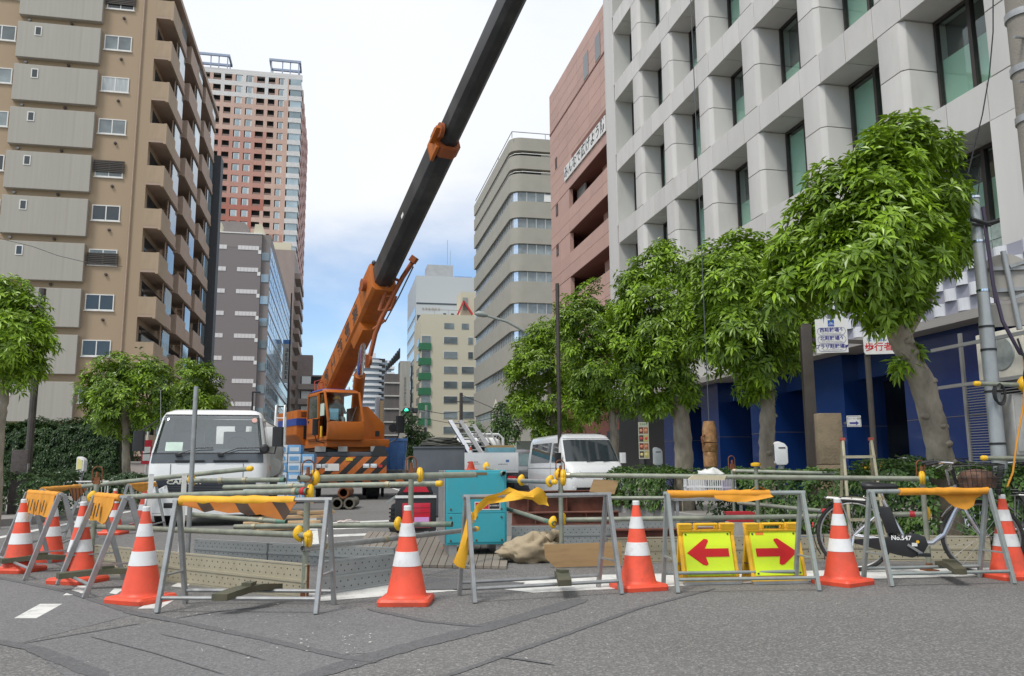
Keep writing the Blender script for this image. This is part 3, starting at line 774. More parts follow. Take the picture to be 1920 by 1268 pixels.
for k in range(3): bpart('window', M_DARKGLASS, gb, 6.6 + k * 1.9, 7.3 + k * 1.9, -0.08, 0.1, 35.5, 38.3)
for k in range(10): bpart('side_window', M_SKYGLASS, gb, -0.1, 0.1, 0.5, 23, 7 + k * 3.4, 9.2 + k * 3.4)
bpart('roof_sign', mat('blue_roof_sheet', (0.2, 0.3, 0.5), 0.4), gb, 9.6, 14, 2, 6, 47.4, 48.1)
marks(gb, (3.6, -0.1, 39.2), 6, .7, mat('gold_lettering', (0.35, 0.27, 0.2), 0.5), seed=4)
part('antenna', MB().tube([(8.2, 5, 51), (8.2, 5, 58)], 0.05, 4).tube([(9.0, 5.5, 51), (9.0, 5.5, 55.5)], 0.04, 4), M_GREYPAINT, gb)
gs = thing('grey_slab_building', 'narrow grey slab with vertical lettering beside the cream mid-rise', 'building', (15.3, 205, 0))
bpart('wall', mat('stone_grey', (0.42, 0.41, 0.37), 0.7), gs, 0, 2.6, 0, 6, 6.5, 27.5)
marks(gs, (1.3, -0.05, 20), 8, .8, mat('faded_lettering', (0.25, 0.25, 0.24), 0.6), vertical=True, seed=6)
fr_ = MB()
for k in range(8): fr_.box(-3.4 + k * 0.45, -3.1 + k * 0.45, 0.5, 4, 25.2 + k*0.45, 26.4 + k * 0.62)
part('stepped_roof', fr_, M_BLACK, gs)
bpart('frame_tower', mat('shaded_steel', (0.14, 0.13, 0.13), 0.6), gs, -3.6, 0, 1, 5, 0, 24.4)
for k in range(6): bpart('floor_slab', M_SIGNWHITE, gs, -3.7, 0, 0.7, 1.05, 6 + k * 3.2, 6.25 + k * 3.2)

# ================================================================== far buildings down the street
tb = thing('tan_building', 'tan building with square perforated screen wall and a flared dark roof', 'building', (13.6, 262, 0))
M_TAN = mat('tan_render', (0.50, 0.35, 0.20), 0.8, 0, 0.05, 0.3)
bpart('tower', M_TAN, tb, 4.0, 9.6, 0, 8, 0, 27.6)
part('roof', MB().add([(3.6, -0.4, 27.4), (9.9, -0.4, 27.4), (9.9, 8, 27.4), (3.6, 8, 27.4), (2.6, -1.2, 30.2), (10.4, -1.2, 30.2), (10.4, 9, 30.2), (2.6, 9, 30.2)], [(0,1,2,3), (4,5,6,7), (0,1,5,4), (1,2,6,5), (2,3,7,6), (3,0,4,7)]), mat('brown_roof', (0.10, 0.075, 0.06), 0.7), tb)
bpart('screen_wall', M_TAN, tb, 0, 3.9, 0.6, 9, 0, 22.4)
hm = MB()
for i in range(8):
    for j in range(22): hm.box(0.9 + i * 0.36, 1.06 + i * 0.36, 0.55, 0.65, 5.5 + j * 0.74, 5.8 + j * 0.74)
ho = part('screen_holes', hm, mat('brown_hole', (0.14, 0.08, 0.05), 0.8), tb, smooth=0); ho['kind'] = 'stuff'
bpart('side_wall', mat('pale_wall', (0.45, 0.44, 0.46), 0.7), tb, -1.2, 0, 1, 9, 0, 23.5)
rt_ = thing('round_tower', 'distant round white apartment tower with stacked ring balconies', 'building', (16.5, 430, 0))
M_RWHITE = mat('tower_white', (0.62, 0.63, 0.64), 0.6); M_RGREY = mat('tower_blue_grey', (0.20, 0.24, 0.29), 0.6)
part('core', MB().lathe([(7.6, 0), (7.6, 57)], 24), M_RGREY, rt_)
rg = MB().lathe([(8.6, 0), (8.6, 1.25), (7.5, 1.25)], 28).mesh('balcony_ring')
for k in range(19): part('balcony_ring', rg, M_RWHITE, rt_, (0, 0, 1.5 + k * 2.95))
bpart('slab', M_RGREY, rt_, 2.5, 10.8, -6, 6, 0, 56)
for k in range(19):
    z = 1.5 + k * 2.95
    bpart('balcony', M_RWHITE, rt_, 8.6, 12.4, -7, 2, z, z + 1.2)
    bpart('balcony_shade', M_DARK, rt_, 4.6, 7.6, -6.1, -5.9, z + 0.5, z + 2.2)  # dark sheet on the slab face stands in for balcony shade
    bpart('window', M_SKYGLASS, rt_, 2.3, 3.9, -6.15, -5.9, z, z + 2.3)
bpart('roof_house', M_RWHITE, rt_, -5, 3, -4, 4, 56, 60)
rs = thing('red_sign_tower', 'white sign tower with red vertical panel far down the street', 'sign', (14.2, 240, 0))
bpart('post', M_RWHITE, rs, 0, 2.2, 0, 1, 0, 22); bpart('red_panel', mat('red_sign_panel', (0.5, 0.03, 0.05), 0.5), rs, 0.5, 1.5, -0.06, 0, 11.5, 16.5); bpart('red_panel', MATS['red_sign_panel'], rs, 0.6, 1.5, -0.06, 0, 7.5, 10.8)
br = thing('brown_apartment_building', 'low brown-grey apartment building seen behind the crane boom', 'building', (-8, 172, 0))
M_BRG = mat('brown_grey_tile', (0.25, 0.20, 0.18), 0.7)
bpart('wall', M_BRG, br, 0, 8.6, 0, 12, 0, 20)
bpart('roof_house', M_BRG, br, 0.2, 3.2, 1, 5, 20, 24.2)
for k in range(6):
    bpart('balcony', mat('balcony_tile', (0.31, 0.25, 0.22), 0.7), br, 0.6, 9.0, -1.1, 0, 2.0 + k * 3, 3.1 + k * 3); bpart('recess_shade', M_DARK, br, 1.0, 8.4, -0.06, 0.05, 3.2 + k * 3, 4.7 + k * 3)  # dark sheet on the wall imitates the shade behind the balcony
    w = bpart('window', M_SIGNWHITE, br, 1.2, 3.0, -0.12, -0.06, 3.2 + k * 3, 4.7 + k * 3)

# ================================================================== apartment tower (left, far)
tw = thing('apartment_tower', 'tall pink and white apartment tower behind the grey building', 'building', (-10.9, 215, 0))
WX = [-29.5, -26.9, -24.2, -20.7, -17.9, -14.7, -12.0, -8.6, -6.4]       # centres of the window columns (local x)
KIND = ['bal', 'bal', 'bal', 'win', 'win', 'bal', 'bal', 'win']
M_TW = mat('tower_white_tile', (0.58, 0.57, 0.57), 0.6, randv=0.03); M_TB = mat('tower_beige_tile', (0.50, 0.345, 0.285), 0.6, randv=0.03); M_TP = mat('tower_pink_tile', (0.43, 0.225, 0.18), 0.6, randv=0.03); M_TR = mat('tower_red_tile', (0.36, 0.13, 0.095), 0.6, randv=0.03)
bpart('core', M_DARK, tw, -27, -0.4, 1.2, 46, 0, 104)
edges = [-25.3, -22.4, -19.6, -16.9, -14.2, -11.5, -8.6, -6.0, -3.6]
FT = 3.05
for k in range(24):
    z0 = 103.6 - (k + 1) * FT
    for c in range(8):
        xa, xb = edges[c], edges[c+1]
        if k < 2: m = M_TW
        elif k < 5: m = M_TB
        elif c in (2, 3, 4) or (c in (1, 5) and k < 12): m = M_TP if k < 11 else M_TR
        elif c == 1: m = M_TP if k < 12 else M_TR
        else: m = M_TB if k < 14 else M_TP
        bpart('spandrel_panel', m, tw, xa, xb, 0, 0.25, z0, z0 + 1.22)
        bpart('pillar_panel', m if k >= 2 or c not in (0, 2, 4, 6) else M_TB, tw, xb - 0.9, xb, 0.004, 0.30, z0 + 1.22, z0 + FT)
        if KIND[c] == 'win':
            w = bpart('window', M_TW, tw, xa + 0.25, xb - 0.9, 0.10, 0.22, z0 + 1.22, z0 + FT - 0.12)
            link('pane', unit_box(M_SKYGLASS), w, (-0.08, -0.4, 0), (0, 0, 0), (0.62, 0.8, 0.86))
        else:
            bpart('balcony_wall', mat('balcony_brown', (0.22, 0.15, 0.13), 0.7), tw, xa + 0.1, xb - 0.9, 0.05, 0.2, z0 + 1.22, z0 + 1.75)
    bpart('corner_band', M_TW, tw, -3.3, 0.02, -0.3, 4.4, z0, z0 + 1.25)
    bpart('corner_window', M_SKYGLASS, tw, -3.0, -0.15, -0.12, 4, z0 + 1.25, z0 + FT)
    bpart('side_band', M_TP, tw, -0.5, 0.1, 4.6, 46, z0, z0 + 1.5)
    for q in range(5): bpart('side_pier', M_TP, tw, -0.5, 0.07, 6 + q * 8.8, 9.5 + q * 8.8, z0 + 1.5, z0 + FT)
bpart('corner_wall', M_TB, tw, -3.62, -3.32, -0.05, 0.3, 30, 103.5)
bpart('parapet', M_TW, tw, -27, 0, 0, 1.2, 103.6, 105)
for x in (-22.5, -4.4):
    f = MB()
    for a, b in ((-4.6, 0), (4.2, 0), (-4.6, 5), (4.2, 5), (-1, 0), (1.5, 0)): f.tube([(x + a*0.8, b + 0.3, 104.5), (x + a*0.8, b + 0.3, 108.6)], 0.14, 4)
    for aa, bb_ in (((-5, 0), (4.6, .5)), ((-5, 5.5), (4.6, 6)), ((-5, .5), (-4.5, 5.5)), ((4.1, .5), (4.6, 5.5))): f.box(x + aa[0]*.85, x + bb_[0]*.85, aa[1], bb_[1], 108.4, 109.0)
    part('roof_frame', f, mat('steel_blue', (0.30, 0.36, 0.48), 0.5), tw)

# ================================================================== grey office building (left)
gy = thing('grey_tile_building', 'grey-brown tiled office building with white window strips and a glass street side', 'building', (-10.05, 125, 0))
M_GT = mat('grey_brown_tile', (0.185, 0.163, 0.163), 0.65, 0, 0.05, 0.5); M_GT2 = mat('grey_brown_tile_light', (0.21, 0.185, 0.18), 0.65, 0, 0.05, 0.5)
M_STRIP = mat('frosted_strip', (0.62, 0.60, 0.60), 0.3, 0, 0.05, 1)
bpart('wall', M_GT, gy, -30, -1.3, 0, 66, 0, 33.6); bpart('wall', M_GT2, gy, -30, -1.3, -0.02, 66, 33.6, 35.7)
bpart('wall', M_GT2, gy, -1.3, -0.05, 0.5, 60, 0, 35.8)
bpart('roof_edge', M_SIGNWHITE, gy, -30, -1.2, -0.1, 66, 35.7, 35.85)
part('roof_house', MB().prism([(-20, 35.8), (-3.6, 35.8), (-4.0, 38.6), (-4.6, 39.2), (-20, 39.2)], 6, 14, 'y'), M_GT2, gy)
bpart('roof_unit', M_CREAM, gy, -9.5, -7.2, 0.6, 3, 35.85, 37.4)
part('roof_unit', MB().prism([(-2.6, 35.8), (-0.8, 35.8), (-1.4, 37.4), (-2.4, 37.4)], 0.5, 2.5, 'y'), M_CREAM, gy)
for k in range(10):
    z = 33.55 - k * 3.3
    for x0, x1, n in ((-7.8, -6.2, 3), (-4.65, -1.65 - 0.0, 6)):
        s = link('window_strip', None, gy, (x0, 0, z))
        for q in range(n):
            wq = (x1 - x0) / n
            bpart('pane', M_STRIP, s, q * wq + 0.012, (q+1) * wq - 0.012, -0.05, 0.05, -0.3, 0.32)
    bpart('window_strip', M_STRIP, gy, -0.62 - 1.3 + 0.55, -1.32 + 0.55 + 0.02, -0.06, 0.02, z - 0.95, z - 0.35) if False else None
    bpart('corner_window', M_SKYGLASS, gy, -1.25, -0.15, 0.40, 0.6, z - 1.7, z - 0.5)
    w = bpart('window_strip', M_SIGNWHITE, gy, -1.75, -1.32, -0.06, 0.02, z - 0.85, z - 0.3)
    if z > 6:
        bpart('glass_band', mat('blue_glass_band', (0.27, 0.35, 0.43), 0.15, 0.2, 0.1, 0.4, spec=0.9), gy, -0.1, 0.0, 0.5, 60, z - 2.4, z + 0.4)
        for q in range(16): bpart('street_window', M_SKYGLASS, gy, -0.02, 0.05, 1.0 + q * 3.6, 3.6 + q * 3.6, z - 1.2, z + 0.1)
sg = link('street_sign', None, gy, (0.9, 34, 21))
bpart('board', mat('pale_grey_board', (.40, .40, .39), .5), sg, -0.7, 0.7, -0.1, 0.1, -4, 4); bpart('blue_cap', M_BLUEPLASTIC, sg, -0.72, 0.72, -0.11, 0.11, 3.3, 4.1)
marks(sg, (0, -0.12, -0.4), 7, .75, M_DGREY0, vertical=True, seed=8)
g2 = thing('tan_balcony_building', 'narrow brown building with stacked balconies beyond the glass street side', 'building', (-10.2, 196, 0))
bpart('wall', M_BRG, g2, -14, 0, 0, 26, 0, 52); bpart('roof_house', M_CREAM, g2, -6, -1, 1, 6, 52, 54)
for k in range(14): bpart('balcony', MATS['balcony_tile'], g2, 0, 1.3, 3, 25, 3 + k * 3.3, 4.3 + k * 3.3)

# ================================================================== brown apartment block (left, near)
M_BRWN = mat('brown_brick_tile', (0.375, 0.285, 0.195), 0.75, 0, 0.13, 1.4, bump=0.15, bscale=30, stretch=(1, 1, .3), dirt=(0.22, 0.15, 0.085), damt=0.4, dscale=0.5, detail=8)
M_GPAN = mat('ribbed_grey_panel', (0.36, 0.345, 0.305), 0.6, 0, 0.05, 1, stretch=(9, 9, 0.15), dirt=(0.29, 0.27, 0.23), damt=0.3, dscale=0.6)
M_BALC = mat('balcony_render', (0.40, 0.30, 0.235), 0.75, 0, 0.06, 1.5, dirt=(0.25, 0.18, 0.13), damt=0.3, dscale=1.0)  # render; paler pink of the lit street side put into its colour
XA, YA = -11.85, 53.0
ab = thing('brown_apartment_block', 'brown brick apartment block with grey panels and rows of street balconies', 'building', (XA, YA, 0))
PIT, ZB0, NFL = 2.775, 6.62 - 2.775 * 2, 11
ZR = 31.4
bpart('wall', M_BRWN, ab, -26, 0, 0, 19.5, 0, ZR)
bpart('roof', M_BALC, ab, -26, 1.25, -0.05, 19.6, ZR, ZR + 0.35)
rib = bx(0, 4.72, -0.38, 0.02, 0, 2.32).mesh('grey_panel', 0.02, 30, 1)
for k in range(NFL):
    zb = ZB0 + k * PIT
    p = part('grey_panel', rib, M_GPAN, ab, (-7.82, 0, zb))
    w = bpart('bathroom_window', M_SIGNWHITE, p, 0.98, 1.38, -0.41, -0.36, 1.45, 2.05)
    link('pane', unit_box(M_DARKGLASS), w, (0, -0.4, 0), (0, 0, 0), (0.7, 0.6, 0.8))
    for x0 in (-2.95, -9.6):
        win = link('window', None, ab, (x0, 0, zb + 1.12))
        part('frame', MB().box(0, 1.6, -0.05, 0.04, 0, 0.06).box(0, 1.6, -0.05, 0.04, 0.92, 0.98).box(0, 0.06, -0.05, 0.04, 0.06, 0.92).box(1.54, 1.6, -0.05, 0.04, 0.06, 0.92).box(0.77, 0.83, -0.045, 0.04, 0.06, 0.92).box(-0.05, 1.65, -0.09, 0, -0.06, 0.0), M_SIGNWHITE, win)
        gm = rnd.choice([M_GREYGLASS, M_GREYGLASS, M_DARKGLASS, mat('net_curtain', (0.42, 0.45, 0.46), 0.4, 0, 0.25, 2, stretch=(6, 1, 0.3))])
        bpart('pane', gm, win, 0.06, 0.77, -0.03, 0.02, 0.06, 0.92); bpart('pane', gm, win, 0.83, 1.54, -0.028, 0.02, 0.06, 0.92)
        if x0 > -5 and k in (4, 6, 10):
            for q in range(7): bpart('louvre', M_BROWNPOST, win, -0.08, 1.68, -0.14, -0.06, 0.3 + q * 0.11 - (0.3 if k == 4 else 0), 0.37 + q * 0.11 - (0.3 if k == 4 else 0))
    for x in (-7.3, -4.9, -1.9):
        part('vent', MB().lathe([(0.09, 0), (0.09, 0.12), (0.04, 0.14)], 8, (0, 0, 0), (0, -1, 0)), M_STEEL if x < -7 else M_BROWNPOST, ab, (x, 0, zb - 0.18 if x < -3 else zb + 0.55))
    # street side balconies
    zs = zb + 0.95
    if zs + 1.2 < ZR + 0.5:
        for q, (ya, yb, xo) in enumerate(((-0.02, 5.2, 1.0), (5.9, 11.6, 1.15), (12.4, 18.4, 1.2))):
            bal = link('balcony', None, ab, (0, ya, zs))
            part('slab', bx(0, xo, 0, yb - ya, -0.15, 0.0), M_BALC, bal)
            part('parapet', MB().box(xo - 0.14, xo + 0.02, -0.01, yb - ya - 2.3, -0.22, 1.12).box(0, xo - 0.14, 0, 0.14, -0.01, 1.10), M_BALC if q else M_BRWN, bal)
            if q == 0: setmat  # first one keeps the brick tile
            b2 = MB().box(xo - 0.16, xo - 0.04, yb - ya - 2.28, yb - ya, -0.2, 0.75)
            part('parapet', b2, M_BALC, bal)
            part('glazing', MB().box(xo - 0.13, xo - 0.07, yb - ya - 2.2, yb - ya - 0.1, 0.76, 2.35), M_SKYGLASS, bal)
            part('pipe', MB().tube([(xo - 0.2, yb - ya - 2.4, 0), (xo - 0.2, yb - ya - 2.4, PIT - 0.2)], 0.05, 6), M_BALC, bal)
        bpart('balcony_window', M_DARKGLASS, ab, -0.02, 0.03, 0.6, 18, zs + 0.1, zs + 2.2)
part('downpipe', MB().tube([(-.75, -.08, 0), (-.75, -.08, ZR)], .045, 6), M_BALC, ab)
acr = random.Random(9)
for k in range(10):
    for q in range(3):
        if acr.random() < .6: bpart('air_conditioner', M_SIGNWHITE, ab, .25, .55, 1.0 + q*6.1 + acr.uniform(0, 1.5), 1.8 + q*6.1 + acr.uniform(0, 1.5), ZB0 + k*PIT + .96, ZB0 + k*PIT + 1.55)
part('end_fin', bx(-6, 1.6, 19.55, 21.0, 0, 28), mat('dark_slate_panel', (0.055, 0.062, 0.072), 0.6), ab)
# ================================================================== traffic cones
M_CONE = mat('cone_red_orange', (0.76, 0.092, 0.045), 0.45, 0, 0.12, 5, dirt=(0.36, 0.08, 0.05), damt=0.6, dscale=4.5, randv=0.10, spec=0.4)
M_BAND = mat('reflective_white_band', (0.72, 0.72, 0.72), 0.35, 0, 0.06, 9, dirt=(0.42, 0.40, 0.38), damt=0.5, dscale=10, randv=0.05)
def cone_proto():
    t = link('traffic_cone', None)
    part('base', MB().loft([rring(-.185, .185, -.185, .185, .03, 0), rring(-.19, .19, -.19, .19, .035, .03), rring(-.18, .18, -.18, .18, .035, .048), rring(-.165, .165, -.165, .165, .05, .05)]), M_CONE, t)
    part('body', MB().lathe([(.165, .045), (.150, .058), (.143, .075), (.103, .27), (.081, .38), (.060, .49), (.043, .58), (.027, .672)], 28), M_CONE, t)
    def rad_at(z): return np.interp(z, [.075, .27, .38, .49, .58, .672], [.143, .103, .081, .060, .043, .027]) + 0.0025
    for a, b in ((.268, .372), (.48, .575)):
        part('reflective_band', MB().lathe([(rad_at(a) - .002, a), (rad_at(a), a + .001), (rad_at(b), b - .001), (rad_at(b) - .002, b)], 28), M_BAND, t)
    part('cap', MB().lathe([(.029, .668), (.029, .698), (.024, .704), (.012, .704)], 20), M_BAND, t)
    return t
cone0 = cone_proto(); first = True
def cone(p, rz, label, s=1.0, tilt=0.0):
    global first
    o = cone0 if first else copy_tree(cone0); first = False
    o.location = (p.x, p.y, 0.001); o.rotation_euler = (tilt, 0, rz); o.scale = (s, s, s)
    tag(o, label, 'cone', 'orange and white traffic cones')
    return o
def GD(px, d):
    """ground point under image column px at depth d"""
    q = D(px, 1000, d); r = ray(px, 1000); a = CAM + r * d
    return Vector((a.x, a.y, 0))
cone(G(762, 1131), rad(-14), 'traffic cone standing alone in the middle, front of the black and red generator')
cone(G(1197, 1104), rad(5), 'traffic cone left of the two yellow arrow signs')
cone(G(1580, 1095), rad(22), 'traffic cone in front of the rear wheel of the silver bicycle')
cone(G(1893, 1084), rad(-5), 'traffic cone at the far right edge by the bicycle front wheel', 1.02)
cone(G(264, 1128), rad(-35), 'large traffic cone right of the folded barriers, before the white truck')
cone(G(146, 1092), rad(-30), 'traffic cone between the two narrow barriers with orange flaps')
cone(G(34, 1072), rad(-25), 'leftmost traffic cone at the left edge of the road')
cone(G(92, 1052), rad(-20), 'traffic cone half hidden behind the leftmost barrier')
cone(G(211, 1002), rad(-10), 'small traffic cone standing on the road behind the left pipe fence')
cone(G(268, 985), rad(-10), 'traffic cone partly hidden beside the front wheel of the white truck')

# ================================================================== folding steel barriers
M_CLOTH = mat('orange_cloth', (0.72, 0.30, 0.02), 0.7, 0, 0.12, 8, dirt=(0.42, 0.22, 0.08), damt=0.35, dscale=6)
M_CLOTHY = mat('yellow_cloth', (0.80, 0.42, 0.02), 0.65, 0, 0.12, 8, dirt=(0.45, 0.25, 0.06), damt=0.35, dscale=6)
M_FLAP = stripe_mat('striped_flap', (0.42, 0.13, 0.012), (0.055, 0.030, 0.018), 0.22, rad(38), 'XZ', 0.75, ratio=0.66)  # orange base darkened, the flap's shade is put into the colour
M_FLAPMARK = mat('dark_print', (0.06, 0.04, 0.02), 0.7)
M_BOARD = mat('dark_green_weight', (0.075, 0.075, 0.045), 0.6, 0, 0.3, 6, dirt=(0.15, 0.09, 0.05), damt=0.5, dscale=5)
BH = 0.76
def barrier(a, b, label, spread=0.24, paint=None, weight=0.5, seed=1):
    paint = paint or M_STEEL
    d = (b - a); d.z = 0; L_ = d.length
    t = thing('folding_barrier', label, 'barrier', (a.x, a.y, 0), math.atan2(d.y, d.x), 'folding steel barriers along the works')
    for x in (0.0, L_):
        for s in (-1, 1):
            part('leg', MB().bar((x, s*spread, 0.002), (x, s*0.018, BH), 0.042, 0.030, (1, 0, 0)), paint, t, bevel=0.003, seg=1)
        part('brace', MB().bar((x, -spread*0.72, 0.245), (x, spread*0.72, 0.245), 0.022, 0.012), paint, t)
    part('top_rail', MB().tube([(-0.03, 0, BH), (L_ + 0.03, 0, BH)], 0.019, 10), paint, t)
    for s in (-1, 1): part('lower_rail', MB().tube([(0, s*spread*0.88, 0.10), (L_, s*spread*0.88, 0.10)], 0.014, 8), paint, t)
    if weight is not None:
        x = L_ * weight
        w = MB()
        w.loft([[Vector((x + e + y*.35, y, z + h)) for e, h in ((-.055, 0), (.055, 0), (.055, .045), (-.055, .045))] for y, z in ((-spread*1.3, .095), (-0.07, .118), (0.07, .118), (spread*1.3, .095))])
        w.box(x - .035, x + .035, -.05, .05, .163, .185)
        part('weight_board', w, M_BOARD, t)
    t['_L'] = L_
    return t
def roll(t, x0, x1, m, r=0.033, name='sleeve', seed=0):
    R_ = random.Random(seed); n = 14
    part(name, MB().tube([(x0 + (x1-x0)*i/n, R_.uniform(-.003, .003), BH - 0.004 + R_.uniform(-.003, .003)) for i in range(n+1)], [r * R_.uniform(0.9, 1.1) for i in range(n+1)], 12), m, t)
def flap(t, x0, x1, drops, m, y=-0.03, name='flap', thick=0.006, seed=0, wav=0.012):
    R_ = random.Random(seed); n = len(drops) - 1; rows = []
    for j in range(6):
        v = j / 5
        rows.append([Vector((x0 + (x1-x0)*i/n + 0.02*v*math.sin(i*1.7), y - wav*math.sin(i*1.3 + v*2)*v - 0.012*v, BH - 0.01 - drops[i]*v)) for i in range(n+1)])
    mb = MB().sheet(rows)
    mb.sheet([[p + Vector((0, thick, 0)) for p in r][::-1] for r in rows])
    return part(name, mb, m, t, smooth=60)
# B1..B7 from left to right
b1 = barrier(G(44, 1060), G(104, 1084), 'leftmost narrow barrier with orange flap printed with four dark slashes', 0.25, weight=0.55)
L1 = b1['_L']; roll(b1, 0.0, L1*0.95, M_CLOTH, 0.03)
flap(b1, 0.06, L1*0.92, [.20, .20, .21, .20, .21, .20], M_CLOTH, y=-0.035, seed=2)
b2 = barrier(G(172, 1092), G(228, 1116), 'narrow barrier with short orange flap left of the large front cone', 0.27, weight=0.5)
L2 = b2['_L']; roll(b2, 0.0, L2*0.8, M_CLOTH, 0.03, seed=3)
flap(b2, 0.02, L2*0.72, [.21, .20, .23, .20, .10], M_CLOTH, y=-0.035, seed=4)
for bt, ks in ((b1, [0.16, 0.34, 0.52, 0.70]), (b2, [0.12, 0.32])):
    for k in ks:
        x = bt['_L'] * k
        part('printed_slash', MB().add([(x, -0.060, BH-.06), (x+.055, -0.060, BH-.06), (x+.02, -0.072, BH-.175), (x-.035, -0.072, BH-.175)], [(0,1,2,3)]), M_FLAPMARK, bt)
b3 = barrier(G(322, 1141), G(610, 1143), 'wide barrier with yellow roll and ragged striped flap in front of the left pit', 0.21)
roll(b3, 0.02, b3['_L']*0.78, M_CLOTHY, 0.034, seed=5)
flap(b3, 0.06, b3['_L']*0.80, [.02, .05, .075, .06, .08, .075, .10, .09, .12, .13, .04], M_FLAP, y=-0.03, seed=6)
b5 = barrier(G(875, 1124), G(1143, 1108), 'bare steel barrier with torn yellow cloth beside the teal generator', 0.21, weight=0.66)
tc_ = MB(); rows = []
for i, (x, z, w) in enumerate(((0.02, .60, .04), (0.06, .70, .06), (.14, .765, .06), (.26, .79, .07), (.34, .83, .10), (.42, .80, .06), (.50, .79, .06), (.56, .83, .14), (.60, .81, .12), (.63, .78, .10))):
    rows.append([Vector((x + (.03 if k else 0), -0.035 - 0.03*math.sin(k*1.3 + i), z - w*k/3)) for k in range(4)])
tc_.sheet(rows).sheet([[p + Vector((0, .006, 0)) for p in r][::-1] for r in rows])
part('torn_cloth', tc_, M_CLOTHY, b5, smooth=60)
tc_ = MB(); rows = [[Vector((x - w, -0.05, z)), Vector((x, -0.07, z - .01)), Vector((x + w, -0.05, z - .02))] for x, z, w in ((.02, .66, .02), (-.01, .5, .03), (-.04, .38, .036), (-.07, .28, .05), (-.06, .25, .03))]
tc_.sheet(rows).sheet([[p + Vector((0, .006, 0)) for p in r][::-1] for r in rows])
part('torn_cloth', tc_, M_CLOTHY, b5, smooth=60)
b6 = barrier(G(1257, 1105), G(1513, 1101), 'barrier with orange roll standing over the two yellow arrow signs', 0.235, M_GREYPAINT, weight=None)
roll(b6, 0.0, b6['_L']*0.76, M_CLOTH, 0.030, seed=8)
flap(b6, b6['_L']*0.34, b6['_L']*0.76, [.03, .055, .06, .06, .04, .02], M_CLOTH, y=-0.028, seed=9)
part('cloth_end', MB().sheet([[Vector((b6['_L']*0.60, -.02, BH+.01)), Vector((b6['_L']*0.66, -.03, BH+.06)), Vector((b6['_L']*0.72, -.02, BH+.04))], [Vector((b6['_L']*0.60, .02, BH+.01)), Vector((b6['_L']*0.68, .03, BH+.06)), Vector((b6['_L']*0.75, .02, BH+.02))]]), M_CLOTH, b6)
b7 = barrier(G(1645, 1094), G(1868, 1089), 'grey barrier with orange roll before the silver bicycle, rightmost of the row', 0.22, M_GREYPAINT, weight=0.62)
roll(b7, b7['_L']*0.24, b7['_L']*1.0, M_CLOTH, 0.030, seed=11)
flap(b7, b7['_L']*0.55, b7['_L']*0.98, [.02, .05, .09, .13, .155, .12, .06, .03], M_CLOTH, y=0.03, seed=12)
b8 = barrier(G(70, 1040), G(150, 1008), 'barrier with twisted orange cloth standing behind the leftmost narrow barriers', 0.22, weight=None)
roll(b8, 0, b8['_L'], M_CLOTH, 0.035, seed=14); flap(b8, b8['_L']*.5, b8['_L'], [.03, .15, .2, .12, .04], M_FLAP, seed=15)
b9 = barrier(G(236, 1002), G(285, 990), 'small barrier with orange cloth behind the pipe fence, next to the truck bumper', 0.22, weight=None)
roll(b9, 0, b9['_L'], M_CLOTH, 0.035, seed=16); flap(b9, 0, b9['_L'], [.03, .1, .12, .06, .03], M_CLOTH, seed=17)
for o in (b1, b2, b3, b5, b6, b7, b8, b9):
    del o['_L']

